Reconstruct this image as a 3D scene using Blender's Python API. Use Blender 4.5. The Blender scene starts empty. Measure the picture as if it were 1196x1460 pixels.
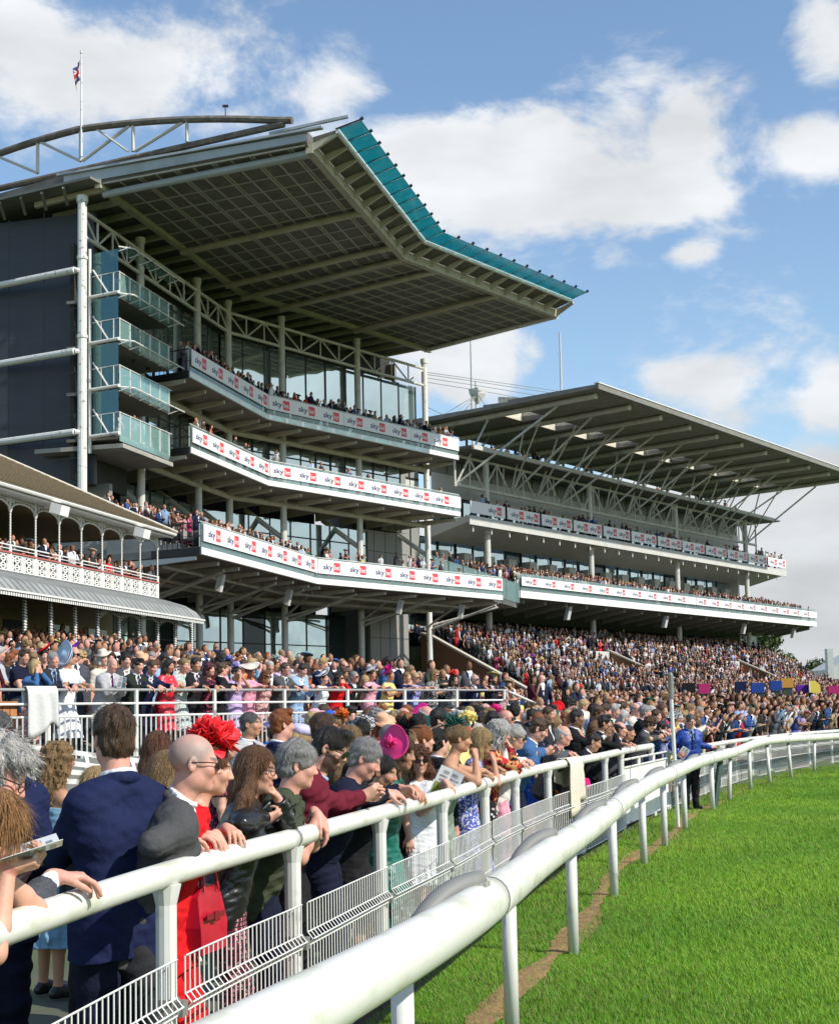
import bpy, math, random
import numpy as np
from mathutils import Matrix, Vector
rnd = random.Random(7)
npr = np.random.default_rng(11)
SC = bpy.context.scene
COL = SC.collection
rad = math.radians
# ------------------------------------------------------------------ camera, sky, sun, exposure
FPX, PCX, PCY, EYE = 2000.0, 598.0, 851.0, 1.8
cam_data = bpy.data.cameras.new('camera')
cam = bpy.data.objects.new('camera', cam_data)
COL.objects.link(cam)
cam_data.sensor_fit = 'HORIZONTAL'
cam_data.sensor_width = 36.0
cam_data.lens = FPX / 1196.0 * 36.0
cam_data.shift_y = (PCY - 730.0) / 1196.0
cam_data.clip_start = 0.1
cam_data.clip_end = 6000.0
CAM_ROT = Matrix.Rotation(math.pi / 2 + math.atan(1 / 12.0), 4, 'X') @ Matrix.Rotation(-0.02, 4, 'Z')
cam.matrix_world = Matrix.Translation((0, 0, EYE)) @ CAM_ROT
SC.camera = cam
R3 = np.array(CAM_ROT.to_3x3())
def ray(u, v):
 return R3 @ np.array([(u - PCX) / FPX, -(v - PCY) / FPX, -1.0])
def at_z(u, v, z=0.0):            # the world point on the height z that a bearing of the survey photo meets
 d = ray(u, v); t = (z - EYE) / d[2]
 return np.array([0, 0, EYE]) + t * d
def at_y(u, v, y):
 d = ray(u, v)
 return np.array([0, 0, EYE]) + d * (y / d[1])
SUN_AZ, SUN_EL = rad(118.0), rad(39.0)
world = bpy.data.worlds.new('World')
SC.world = world
world.use_nodes = True
def build_sky():
 nt = world.node_tree
 N, L = nt.nodes, nt.links
 N.clear()
 def nd(t, **kw):
  n = N.new(t)
  for k, v in kw.items():
   setattr(n, k, v)
  return n
 def mth(op, a, b=None, c=None, clamp=False):
  n = nd('ShaderNodeMath', operation=op); n.use_clamp = clamp
  for i, x in enumerate((a, b, c)):
   if x is None: continue
   if isinstance(x, (int, float)): n.inputs[i].default_value = x
   else: L.new(x, n.inputs[i])
  return n.outputs[0]
 out = nd('ShaderNodeOutputWorld'); bg = nd('ShaderNodeBackground')
 sky = nd('ShaderNodeTexSky', sky_type='NISHITA')
 sky.sun_disc = False
 sky.sun_elevation = SUN_EL
 sky.sun_rotation = SUN_AZ
 sky.air_density = 1.25; sky.dust_density = 0.1; sky.ozone_density = 3.0
 tc = nd('ShaderNodeTexCoord')
 sep = nd('ShaderNodeSeparateXYZ'); L.new(tc.outputs['Generated'], sep.inputs[0])
 az = mth('ARCTAN2', sep.outputs[0], sep.outputs[1])
 el = mth('ARCSINE', sep.outputs[2])
 # cloud noise, a little flattened towards the horizon
 mp = nd('ShaderNodeMapping'); mp.inputs['Scale'].default_value = (1, 1, 1.7)
 L.new(tc.outputs['Generated'], mp.inputs['Vector'])
 n1 = nd('ShaderNodeTexNoise'); n1.inputs['Scale'].default_value = 7.0; n1.inputs['Detail'].default_value = 11; n1.inputs['Roughness'].default_value = 0.63
 n1.inputs['Distortion'].default_value = 0.25
 L.new(mp.outputs[0], n1.inputs['Vector'])
 n2 = nd('ShaderNodeTexNoise'); n2.inputs['Scale'].default_value = 16.0; n2.inputs['Detail'].default_value = 6; n2.inputs['Roughness'].default_value = 0.6
 L.new(mp.outputs[0], n2.inputs['Vector'])
 # cumulus masses: bearing (deg), elevation (deg), half widths (deg), weight
 blobs = [(-13, 25, 5.6, 2.0, .95), (-16, 26.5, 4, 2.0, .8), (-8.6, 23.6, 2.4, 1.0, .5), (-3.1, 24.7, 2.4, 1.1, .55), (1.0, 21.8, 4.2, 2.0, .9), (5, 21.5, 5.2, 2.4, 1.0), (11.4, 22.3, 1.7, 1.5, .8), (9, 20.5, 4.2, 1.7, .85), (12.3, 20, 1.6, .9, .7),
   (16.4, 21.4, 2.2, 1.1, .85), (17.3, 25.7, 1.7, 2.0, .9), (11.5, 18, 1.4, .6, .62), (8.2, 18, 1.4, .8, .5), (11.6, 13, 3.0, 1.3, .8), (17.2, 12.3, 2.0, 2.0, .9), (2.0, 14.3, 3.2, 1.7, .8), (4.9, 14.6, 1, .7, .55), (14, 7.5, 9, 3.0, .95), (16, 3.5, 12, 4.5, .95), (-4, 5, 20, 5, .9), (6, 20.5, 11, 5, .3), (-7, 25, 9, 3.2, .3), (13, 13, 8, 4, .34), (85, 12, 34, 11, .8)]
 dens = None
 for ba, be, wa, we, w in blobs:
  da = mth('MULTIPLY', mth('SUBTRACT', az, rad(ba)), 1.0 / rad(wa))
  de = mth('MULTIPLY', mth('SUBTRACT', el, rad(be)), 1.0 / rad(we))
  d2 = mth('ADD', mth('MULTIPLY', da, da), mth('MULTIPLY', de, de))
  g = mth('MULTIPLY', mth('EXPONENT', mth('MULTIPLY', d2, -0.9)), w)
  dens = g if dens is None else mth('MAXIMUM', dens, g)
 # behind and beside the photographer: broken cloud everywhere
 side = mth('GREATER_THAN', mth('ABSOLUTE', az), rad(26))
 dens = mth('ADD', dens, mth('MULTIPLY', side, 0.2))
 tot = mth('ADD', dens, mth('MULTIPLY', mth('SUBTRACT', n1.outputs['Fac'], 0.5), 2.2))
 tot = mth('ADD', tot, mth('MULTIPLY', mth('SUBTRACT', n2.outputs['Fac'], 0.5), 0.5))
 ramp = nd('ShaderNodeMapRange', interpolation_type='SMOOTHSTEP')
 ramp.inputs['From Min'].default_value = 0.24; ramp.inputs['From Max'].default_value = 0.7
 L.new(tot, ramp.inputs['Value'])
 # cloud brightness: thick parts and low parts greyer
 shade = nd('ShaderNodeMapRange'); shade.inputs['From Min'].default_value = 0.35; shade.inputs['From Max'].default_value = 0.68
 shade.inputs['To Min'].default_value = 1.0; shade.inputs['To Max'].default_value = 0.78
 n3 = nd('ShaderNodeTexNoise'); n3.inputs['Scale'].default_value = 9.0; n3.inputs['Detail'].default_value = 5
 mp3 = nd('ShaderNodeMapping'); mp3.inputs['Location'].default_value = (3.1, 1.7, 0.45); mp3.inputs['Scale'].default_value = (1, 1, 2.6)
 L.new(tc.outputs['Generated'], mp3.inputs['Vector']); L.new(mp3.outputs[0], n3.inputs['Vector']); L.new(n3.outputs['Fac'], shade.inputs['Value'])
 lowg = nd('ShaderNodeMapRange'); lowg.inputs['From Min'].default_value = rad(2); lowg.inputs['From Max'].default_value = rad(14)
 lowg.inputs['To Min'].default_value = 0.78; lowg.inputs['To Max'].default_value = 1.0
 L.new(el, lowg.inputs['Value'])
 bri = mth('MULTIPLY', mth('MULTIPLY', shade.outputs[0], lowg.outputs[0]), 0.84)
 ccol = nd('ShaderNodeCombineColor')
 L.new(mth('MULTIPLY', bri, 0.955), ccol.inputs[0]); L.new(mth('MULTIPLY', bri, 0.985), ccol.inputs[1]); L.new(mth('MULTIPLY', bri, 1.02), ccol.inputs[2])
 skym = nd('ShaderNodeVectorMath', operation='SCALE'); skym.inputs['Scale'].default_value = 1.0
 L.new(sky.outputs[0], skym.inputs[0])
 cm = nd('ShaderNodeVectorMath', operation='SCALE'); cm.inputs['Scale'].default_value = 1.0 / SKY_STRENGTH
 L.new(ccol.outputs[0], cm.inputs[0])
 mix = nd('ShaderNodeMix', data_type='RGBA')
 L.new(ramp.outputs[0], mix.inputs['Factor']); L.new(skym.outputs[0], mix.inputs['A']); L.new(cm.outputs[0], mix.inputs['B'])
 L.new(mix.outputs['Result'], bg.inputs['Color'])
 bg.inputs['Strength'].default_value = SKY_STRENGTH
 L.new(bg.outputs[0], out.inputs['Surface'])
SKY_STRENGTH = 0.15
build_sky()
sd = bpy.data.lights.new('sun', 'SUN')
sd.energy = 4.5; sd.angle = rad(0.55); sd.color = (1.0, 0.94, 0.85)
sun = bpy.data.objects.new('sun', sd); COL.objects.link(sun)
sun_dir = Vector((math.sin(SUN_AZ) * math.cos(SUN_EL), math.cos(SUN_AZ) * math.cos(SUN_EL), math.sin(SUN_EL)))
sun.rotation_euler = (-sun_dir).to_track_quat('-Z', 'Y').to_euler()
sun.location = (40, -30, 60)
vs = SC.view_settings
vs.view_transform = 'Standard'; vs.look = 'None'; vs.exposure = 0.2; vs.gamma = 1.0; vs.use_curve_mapping = False
SC.cycles.max_bounces = 6; SC.cycles.diffuse_bounces = 3; SC.cycles.glossy_bounces = 3; SC.cycles.transmission_bounces = 4; SC.cycles.transparent_max_bounces = 8
SC.cycles.caustics_reflective = False; SC.cycles.caustics_refractive = False
# ------------------------------------------------------------------ materials
MATS = {}
def mat(name, col, rough=0.7, metal=0.0, noise=0.0, nscale=6.0, dirt=None, dscale=1.5, damt=0.4, bump=0.0, bscale=40.0, spec=0.5, stretch=None, alpha=1.0, attr=False, coat=0.0, sheen=0.0, dthr=(0.5, 0.75)):
 if name in MATS: return MATS[name]
 m = bpy.data.materials.new(name); m.use_nodes = True
 nt = m.node_tree; N, L = nt.nodes, nt.links
 b = N['Principled BSDF']
 b.inputs['Base Color'].default_value = (*col, 1); b.inputs['Roughness'].default_value = rough; b.inputs['Metallic'].default_value = metal
 b.inputs['Specular IOR Level'].default_value = spec
 if coat: b.inputs['Coat Weight'].default_value = coat; b.inputs['Coat Roughness'].default_value = 0.15
 if sheen: b.inputs['Sheen Weight'].default_value = sheen
 if alpha < 1: b.inputs['Alpha'].default_value = alpha
 src = None
 if attr:
  a = N.new('ShaderNodeVertexColor'); a.layer_name = 'Col'; src = a.outputs['Color']
 tc = N.new('ShaderNodeTexCoord'); vec = tc.outputs['Object']
 if stretch:
  mp = N.new('ShaderNodeMapping'); mp.inputs['Scale'].default_value = stretch; L.new(vec, mp.inputs['Vector']); vec = mp.outputs[0]
 def noise_node(sc, det=4):
  n = N.new('ShaderNodeTexNoise'); n.inputs['Scale'].default_value = sc; n.inputs['Detail'].default_value = det; L.new(vec, n.inputs['Vector']); return n.outputs['Fac']
 if noise:
  mr = N.new('ShaderNodeMapRange'); mr.inputs['From Min'].default_value = .25; mr.inputs['From Max'].default_value = .75
  mr.inputs['To Min'].default_value = 1 - noise; mr.inputs['To Max'].default_value = 1 + noise
  L.new(noise_node(nscale), mr.inputs['Value'])
  vm = N.new('ShaderNodeVectorMath'); vm.operation = 'SCALE'; L.new(mr.outputs[0], vm.inputs['Scale'])
  if src is not None: L.new(src, vm.inputs[0])
  else: vm.inputs[0].default_value = col
  src = vm.outputs[0]
 if dirt is not None:
  mr = N.new('ShaderNodeMapRange'); mr.interpolation_type = 'SMOOTHSTEP'
  mr.inputs['From Min'].default_value = dthr[0]; mr.inputs['From Max'].default_value = dthr[1]; mr.inputs['To Max'].default_value = damt
  L.new(noise_node(dscale, 6), mr.inputs['Value'])
  mx = N.new('ShaderNodeMix'); mx.data_type = 'RGBA'; L.new(mr.outputs[0], mx.inputs['Factor'])
  if src is not None: L.new(src, mx.inputs['A'])
  else: mx.inputs['A'].default_value = (*col, 1)
  mx.inputs['B'].default_value = (*dirt, 1); src = mx.outputs['Result']
 if src is not None: L.new(src, b.inputs['Base Color'])
 if bump:
  bn = N.new('ShaderNodeBump'); bn.inputs['Strength'].default_value = bump; bn.inputs['Distance'].default_value = 0.02
  L.new(noise_node(bscale), bn.inputs['Height']); L.new(bn.outputs[0], b.inputs['Normal'])
 MATS[name] = m
 return m
M = dict(
 steel=mat('painted_steel', (.6, .6, .55), .45, noise=.08, nscale=1.2, dirt=(.25, .24, .2), dscale=2.2, damt=.45),
 steelw=mat('white_painted_steel', (.72, .72, .68), .42, noise=.05, nscale=2, dirt=(.16, .14, .11), dscale=5, damt=.7, dthr=(.58, .7)),
 beige=mat('beige_steel', (.5, .47, .37), .55, noise=.1, nscale=1.5, dirt=(.25, .22, .15), dscale=1.2, damt=.4),
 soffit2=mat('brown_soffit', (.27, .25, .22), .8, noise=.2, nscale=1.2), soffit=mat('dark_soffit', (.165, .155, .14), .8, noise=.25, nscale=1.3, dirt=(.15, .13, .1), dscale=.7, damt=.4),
 soffit_line=mat('soffit_joint', (.5, .48, .43), .7, noise=.15),
 gable=mat('gable_sheet', (.36, .4, .43), .4, noise=.1, nscale=.8, dirt=(.2, .2, .19), dscale=1, damt=.4),
 blue=mat('dark_blue_cladding', (.034, .042, .054), .45, noise=.12, nscale=.5, dirt=(.05, .06, .07), dscale=.6, damt=.5),
 conc=mat('concrete', (.36, .35, .32), .85, noise=.12, nscale=2, dirt=(.2, .19, .17), dscale=.9, damt=.5),
 concd=mat('dark_concrete', (.2, .2, .18), .85, noise=.15, nscale=1.5),
 weather=mat('weathered_truss', (.15, .13, .11), .85, noise=.35, nscale=2.5, dirt=(.3, .28, .24), dscale=3, damt=.6),
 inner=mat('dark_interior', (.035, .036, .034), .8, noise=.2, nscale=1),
 white=mat('white_sheet', (.8, .8, .78), .5, noise=.03, nscale=2, dirt=(.5, .48, .42), dscale=1.3, damt=.25),
 greyw=mat('grey_white_panel', (.55, .55, .52), .55, noise=.06, nscale=1, dirt=(.35, .34, .3), dscale=.8, damt=.4),
 fwall=mat('grey_wall_panel', (.27, .27, .25), .6, noise=.1, nscale=.6),
 red=mat('banner_red', (.72, .06, .075), .45), navy=mat('banner_navy', (.03, .035, .12), .45),
 bwhite=mat('banner_white', (.82, .82, .82), .45, noise=.02, nscale=1),
 black=mat('black_rail', (.02, .02, .02), .5),
 mull=mat('dark_mullion', (.03, .035, .035), .5),
 tile=mat('mossy_roof_tiles', (.14, .11, .065), .9, noise=.3, nscale=9, dirt=(.11, .1, .07), dscale=1.4, damt=.7, bump=.6, bscale=14),
 lead=mat('lead_sheet', (.3, .31, .3), .55, noise=.12, nscale=1.5, dirt=(.16, .16, .15), dscale=1.2, damt=.5),
 iron=mat('white_cast_iron', (.72, .72, .68), .5, noise=.06, nscale=3, dirt=(.4, .38, .33), dscale=3, damt=.35),
 cream=mat('cream_plaster', (.3, .25, .12), .8, noise=.08), redrail=mat('red_handrail', (.45, .12, .1), .5),
 brick=mat('brown_brick', (.2, .095, .05), .85, noise=.2, nscale=12, dirt=(.12, .06, .035), dscale=1, damt=.5),
 stone=mat('stone_coping', (.5, .46, .38), .8, noise=.1), wood=mat('orange_wood', (.45, .2, .08), .6, noise=.15, nscale=8, stretch=(1, 1, .15)),
 bark=mat('bark', (.07, .05, .035), .9, noise=.3), seat=mat('grey_seat', (.34, .33, .3), .5),
)
def glass_mat(name, tint, metal=.75, rough=.02, bump=.012, bscale=.6, see=0.0):
 m = bpy.data.materials.new(name); m.use_nodes = True
 N, L = m.node_tree.nodes, m.node_tree.links; b = N['Principled BSDF']
 b.inputs['Base Color'].default_value = (*tint, 1); b.inputs['Metallic'].default_value = metal; b.inputs['Roughness'].default_value = rough
 tc = N.new('ShaderNodeTexCoord'); n = N.new('ShaderNodeTexNoise'); n.inputs['Scale'].default_value = bscale; n.inputs['Detail'].default_value = 1
 L.new(tc.outputs['Object'], n.inputs['Vector']); bn = N.new('ShaderNodeBump'); bn.inputs['Strength'].default_value = bump; bn.inputs['Distance'].default_value = 1.0
 L.new(n.outputs['Fac'], bn.inputs['Height']); L.new(bn.outputs[0], b.inputs['Normal'])
 if see:
  b.inputs['Alpha'].default_value = 1 - see
 MATS[name] = m
 return m
M['glass'] = glass_mat('reflective_glazing', (.6, .76, .78), .9)
M['glassd'] = glass_mat('dark_tinted_glazing', (.045, .07, .075), .25)
def teal_glass():
 m = bpy.data.materials.new('teal_canopy_glass'); m.use_nodes = True; N, L = m.node_tree.nodes, m.node_tree.links; N.clear(); o = N.new('ShaderNodeOutputMaterial')
 a = N.new('ShaderNodeBsdfTranslucent'); a.inputs[0].default_value = (.03, .36, .37, 1); b = N.new('ShaderNodeBsdfTransparent'); b.inputs[0].default_value = (.12, .5, .54, 1); g = N.new('ShaderNodeBsdfGlossy'); g.inputs['Roughness'].default_value = .06
 t = N.new('ShaderNodeTexCoord'); n = N.new('ShaderNodeTexNoise'); n.inputs['Scale'].default_value = 2.2; n.inputs['Detail'].default_value = 5; L.new(t.outputs['Object'], n.inputs['Vector'])
 r = N.new('ShaderNodeMapRange'); r.inputs['From Min'].default_value = .35; r.inputs['From Max'].default_value = .65; r.inputs['To Min'].default_value = .3; r.inputs['To Max'].default_value = .85; L.new(n.outputs['Fac'], r.inputs['Value'])
 x = N.new('ShaderNodeMixShader'); L.new(r.outputs[0], x.inputs[0]); L.new(a.outputs[0], x.inputs[1]); L.new(b.outputs[0], x.inputs[2])
 y = N.new('ShaderNodeMixShader'); y.inputs[0].default_value = .08; L.new(x.outputs[0], y.inputs[1]); L.new(g.outputs[0], y.inputs[2]); L.new(y.outputs[0], o.inputs[0]); return m
M['teal'] = teal_glass()
M['balglass'] = glass_mat('balcony_glass', (.3, .43, .42), .35, .05, see=.55)
M['sideglass'] = glass_mat('side_glazing', (.1, .22, .23), .6, .03, see=.2)
M['bayglass'] = glass_mat('bay_glazing', (.4, .68, .64), .4, .05, see=.4)
# ------------------------------------------------------------------ mesh building
def V3(*a): return np.array(a, float)
class MB:
 def __init__(s): s.v = []; s.f = []; s.m = []; s.n = 0; s.mi = 0
 def add(s, vs, fs, mi=None):
  vs = np.asarray(vs, float).reshape(-1, 3); k = s.n
  s.v.append(vs); s.n += len(vs)
  s.f += [tuple(i + k for i in f) for f in fs]; s.m += [s.mi if mi is None else mi] * len(fs)
  return s
 def quad(s, a, b, c, d, mi=None): return s.add([a, b, c, d], [(0, 1, 2, 3)], mi)
 def hexa(s, p, mi=None):     # 8 corners, bottom ring 0-3, top ring 4-7
  return s.add(p, [(3, 2, 1, 0), (4, 5, 6, 7), (0, 1, 5, 4), (1, 2, 6, 5), (2, 3, 7, 6), (3, 0, 4, 7)], mi)
 def box(s, c, ax, ay, az, mi=None):   # centre and three half vectors
  c, ax, ay, az = [np.asarray(q, float) for q in (c, ax, ay, az)]
  return s.hexa([c - ax - ay - az, c + ax - ay - az, c + ax + ay - az, c - ax + ay - az, c - ax - ay + az, c + ax - ay + az, c + ax + ay + az, c - ax + ay + az], mi)
 def abox(s, x0, x1, y0, y1, z0, z1, mi=None):
  return s.box(((x0 + x1) / 2, (y0 + y1) / 2, (z0 + z1) / 2), ((x1 - x0) / 2, 0, 0), (0, (y1 - y0) / 2, 0), (0, 0, (z1 - z0) / 2), mi)
 def beam(s, p, q, w, h, mi=None, up=(0, 0, 1)):
  p, q = np.asarray(p, float), np.asarray(q, float); d = q - p; L = np.linalg.norm(d)
  if L < 1e-6: return s
  d = d / L; up = np.asarray(up, float)
  if abs(d @ up) > .98: up = V3(1, 0, 0)
  x = np.cross(d, up); x /= np.linalg.norm(x); z = np.cross(x, d)
  return s.box((p + q) / 2, x * w / 2, d * L / 2, z * h / 2, mi)
 def tube(s, pts, r, n=8, mi=None, cap=True, flat=1.0):
  pts = [np.asarray(p, float) for p in pts]; k = len(pts)
  rs = r if hasattr(r, '__len__') else [r] * k
  t0 = pts[1] - pts[0]; up = V3(0, 0, 1) if abs(t0[2]) < .95 * np.linalg.norm(t0) else V3(1, 0, 0)
  vs = []
  for i in range(k):
   t = pts[min(i + 1, k - 1)] - pts[max(i - 1, 0)]; t = t / (np.linalg.norm(t) + 1e-9)
   x = np.cross(t, up); x /= np.linalg.norm(x) + 1e-9; y = np.cross(x, t); 
   for j in range(n):
    a = 2 * math.pi * j / n
    vs.append(pts[i] + rs[i] * (x * math.cos(a) + y * math.sin(a) * flat))
  fs = [(i * n + j, i * n + (j + 1) % n, (i + 1) * n + (j + 1) % n, (i + 1) * n + j) for i in range(k - 1) for j in range(n)]
  if cap: fs += [tuple(range(n - 1, -1, -1)), tuple(range((k - 1) * n, k * n))]
  return s.add(vs, fs, mi)
 def loft(s, rings, closed=True, cap=True, mi=None):
  n = len(rings[0]); k = len(rings)
  fs = [(i * n + j, i * n + (j + 1) % n, (i + 1) * n + (j + 1) % n, (i + 1) * n + j) for i in range(k - 1) for j in range(n if closed else n - 1)]
  if cap and closed: fs += [tuple(range(n - 1, -1, -1)), tuple(range((k - 1) * n, k * n))]
  return s.add(np.concatenate([np.asarray(r, float) for r in rings]), fs, mi)
 def build(s, name, mats, parent=None, smooth=False, origin=None):
  me = bpy.data.meshes.new(name)
  v = np.concatenate(s.v) if s.v else np.zeros((0, 3))
  if origin is not None: v = v - np.asarray(origin, float)
  me.from_pydata(v.tolist(), [], s.f)
  mats = mats if isinstance(mats, (list, tuple)) else [mats]
  for q in mats: me.materials.append(q)
  if len(mats) > 1: me.polygons.foreach_set('material_index', np.array(s.m, dtype=np.int32))
  if smooth: me.polygons.foreach_set('use_smooth', np.ones(len(s.f), dtype=bool))
  me.update()
  import bmesh as _b
  bm = _b.new(); bm.from_mesh(me); _b.ops.recalc_face_normals(bm, faces=bm.faces); bm.to_mesh(me); bm.free()
  o = bpy.data.objects.new(name, me); COL.objects.link(o)
  if origin is not None: o.location = tuple(np.asarray(origin, float))
  if parent is not None:
   o.parent = parent
   if parent.type == 'EMPTY' and origin is None: o.matrix_parent_inverse = Matrix.Translation(-parent.location)
  return o
def thing(name, label, cat, loc, group=None):
 o = bpy.data.objects.new(name, None); COL.objects.link(o); o.empty_display_size = .3
 o.location = tuple(float(x) for x in loc); o['label'] = label; o['category'] = cat
 if group: o['group'] = group
 return o
def tag(o, label, cat, group=None, kind=None):
 if label: o['label'] = label
 if cat: o['category'] = cat
 if group: o['group'] = group
 if kind: o['kind'] = kind
 return o
def struct(o, kind='structure'):
 o['kind'] = kind
 return o
# ------------------------------------------------------------------ frames of the stands
AZA, AZB = rad(14.7), rad(38.5)
dA = V3(math.sin(AZA), math.cos(AZA), 0); dB = V3(math.sin(AZB), math.cos(AZB), 0)
nA = V3(dA[1], -dA[0], 0); nB = V3(dB[1], -dB[0], 0)
BIS = (nA + nB) / np.linalg.norm(nA + nB); CB = float(BIS @ nA)
K0 = V3(-10.82, 80.0, 0)
def W(wing, s, d, z):     # s along the wing from the bend, d out towards the course
 k = K0 + BIS * (d / CB)
 return k + (dA if wing == 'A' else dB) * s + V3(0, 0, z)
def sweep(mb, prof, sL, sR, mi=None):   # profile of (d, z) swept along both wings, mitred at the bend
 mb.loft([[W('A', sL, d, z) for d, z in prof], [W('A', 0, d, z) for d, z in prof], [W('B', sR, d, z) for d, z in prof]], mi=mi)
AZF = rad(37.0); dF = V3(math.sin(AZF), math.cos(AZF), 0); nF = V3(dF[1], -dF[0], 0)
F0 = at_y(740, 840, 100.0); F0[2] = 0
def F(s, d, z): return F0 + dF * s + nF * d + V3(0, 0, z)
AZP = rad(13.5); dP = V3(math.sin(AZP), math.cos(AZP), 0); nP = V3(dP[1], -dP[0], 0)
P0 = V3(-10.67, 57.0, 0)
def P(s, d, z): return P0 + dP * s + nP * d + V3(0, 0, z)
# ------------------------------------------------------------------ advertising banners: lettering from font curves
def text_geo(txt, bold=0.0):
 cu = bpy.data.curves.new('t', 'FONT'); cu.body = txt; cu.size = 1; cu.resolution_u = 2; cu.offset = bold
 o = bpy.data.objects.new('t', cu); COL.objects.link(o)
 dg = bpy.context.evaluated_depsgraph_get(); me = bpy.data.meshes.new_from_object(o.evaluated_get(dg))
 v = np.array([q.co[:] for q in me.vertices]); f = [tuple(p.vertices) for p in me.polygons]
 bpy.data.objects.remove(o); bpy.data.curves.remove(cu); bpy.data.meshes.remove(me)
 return v[:, :2], f
T_SKY, T_BET = text_geo('sky', .02), text_geo('bet', .012)
def add_text(mb, geo, org, ex, ez, en, x, z, w, h, off, mi):
 v, f = geo
 a = (v[:, 0] - v[:, 0].min()) / (v[:, 0].max() - v[:, 0].min()) * w + x
 b = (v[:, 1] - v[:, 1].min()) / (v[:, 1].max() - v[:, 1].min()) * h + z
 mb.add(org + np.outer(a, ex) + np.outer(b, ez) + en * off, f, mi)
def banner(org, ex, en, length, z0, z1, logos, label, group, lw=1.4):
 # flat printed board: org at its left foot, ex along, en outward
 org = np.asarray(org, float) + V3(0, 0, z0); ez = V3(0, 0, 1); hgt = z1 - z0
 mb = MB(); th = .05
 mb.box(org + ex * length / 2 + ez * hgt / 2, ex * length / 2, en * th / 2, ez * hgt / 2, 0)
 for x in logos:
  sq = hgt * .68; zz = hgt * .17
  add_text(mb, T_SKY, org, ex, ez, en, x, zz + .01 * hgt, lw - sq - .08, hgt * .52, th / 2 + .006, 2)
  sx = x + lw - sq
  c = .06 * sq
  pts = [(sx + c, zz), (sx + sq - c, zz), (sx + sq, zz + c), (sx + sq, zz + sq - c), (sx + sq - c, zz + sq), (sx + c, zz + sq), (sx, zz + sq - c), (sx, zz + c)]
  mb.add([org + ex * a + ez * b + en * (th / 2 + .006) for a, b in pts], [tuple(range(8))], 1)
  add_text(mb, T_BET, org, ex, ez, en, sx + sq * .12, zz + sq * .24, sq * .76, sq * .5, th / 2 + .014, 0)
 o = mb.build('advertising_banner', [M['bwhite'], M['red'], M['navy']], origin=org)
 return tag(o, label, 'banner', group)
# ================================================================== the near grandstand
GS = thing('grandstand', 'tall modern grandstand with huge cantilever roof, teal glass edge and three white bannered balconies', 'grandstand', W('A', -17.4, 0, 3))
def gs(name, mb, mats, **k): return mb.build(name, mats, GS, **k)
NC = [('A', -17.4), ('A', -11.4), ('A', -4.4), ('A', 0.0), ('B', 4.44), ('B', 11.4), ('B', 18.4)]
for i, (w, s) in enumerate(NC):
 r = .215 if i == 0 else .2
 mb = MB()
 z0 = 10.0 if i == 0 else 2.5
 mb.tube([W(w, s, 0, z0), W(w, s, 0, 25.75)], r, 12)
 mb.tube([W(w, s, 0, 25.7), W(w, s, 0, 26.0)], r * 1.25, 12)
 for zz in ((9.2, 14.6, 18.4) if i else (19.3, 23.0)): mb.tube([W(w, s, 0, zz), W(w, s, 0, zz + .14)], r * 1.18, 12)
 gs('column', mb, M['steelw'] if i in (0, 6) else M['steel'], smooth=False)
# roof-level truss between the columns
for (w0, s0), (w1, s1) in zip(NC[:-1], NC[1:]):
 w = w1 if (w0 != w1 or w0 == 'B') else 'A'
 if w0 == 'A' and w1 == 'B': w = 'B'
 mb = MB(); zt, zb = 25.32, 24.15
 mb.tube([W(w, s0 if w0 == w else 0, 0, zt), W(w, s1, 0, zt)], .1, 8); mb.tube([W(w, s0 if w0 == w else 0, 0, zb), W(w, s1, 0, zb)], .1, 8)
 a, b = (s0 if w0 == w else 0), s1
 n = 3 if abs(b - a) < 5.5 else 4
 for k in range(n):
  x0 = a + (b - a) * k / n; x1 = a + (b - a) * (k + 1) / n
  if k: mb.tube([W(w, x0, 0, zb), W(w, x0, 0, zt)], .055, 6)
  p, q = (zb, zt) if k % 2 else (zt, zb)
  mb.tube([W(w, x0, 0, p), W(w, x1, 0, q)], .055, 6)
 gs('roof_truss', mb, M['steel'])
# enclosing walls, one storey after another
def wallstrip(name, d, z0, z1, m, sL=-17, sR=19.0, th=.15):
 mb = MB(); sweep(mb, [(d, z0), (d, z1), (d - th, z1), (d - th, z0)], sL, sR); return gs(name, mb, M[m] if isinstance(m, str) else m)
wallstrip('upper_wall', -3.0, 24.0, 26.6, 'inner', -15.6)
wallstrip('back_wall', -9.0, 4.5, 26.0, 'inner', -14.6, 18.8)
# glazing in tall panes: each a slightly different tilt so that reflections break at the joints
def glazing(d, z0, z1, sL, sR, step, zrail=None, m='glass', mull=.05, skipdark=0, drop=0):
 mb = MB()
 for w, a, b in (('A', sL, 0), ('B', 0, sR)):
  n = max(1, int(round(abs(b - a) / step)))
  for k in range(n):
   x0, x1 = a + (b - a) * k / n, a + (b - a) * (k + 1) / n
   t = rnd.uniform(-.012, .012); t2 = rnd.uniform(-.01, .01)
   dark = 1 if (skipdark and (k % skipdark == skipdark - 1)) else 0
   mb.quad(W(w, x0 + .01, d + t, z0), W(w, x1 - .01, d - t, z0), W(w, x1 - .01, d - t + t2, z1), W(w, x0 + .01, d + t + t2, z1), dark)
 gs('glazing', mb, [M[m], M['glassd']])
 mb = MB()
 for w, a, b in (('A', sL, 0), ('B', 0, sR)):
  n = max(1, int(round(abs(b - a) / step)))
  for k in range(n + 1):
   x = a + (b - a) * k / n
   mb.beam(W(w, x, d + .03, z0), W(w, x, d + .03, z1), mull, .09)
 for zz in (zrail or []):
  mb2 = [(d + .06, zz), (d + .06, zz + .07), (d - .02, zz + .07), (d - .02, zz)]
  sweep(mb, mb2, sL, sR)
 gs('mullions', mb, M['mull'])
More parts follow.
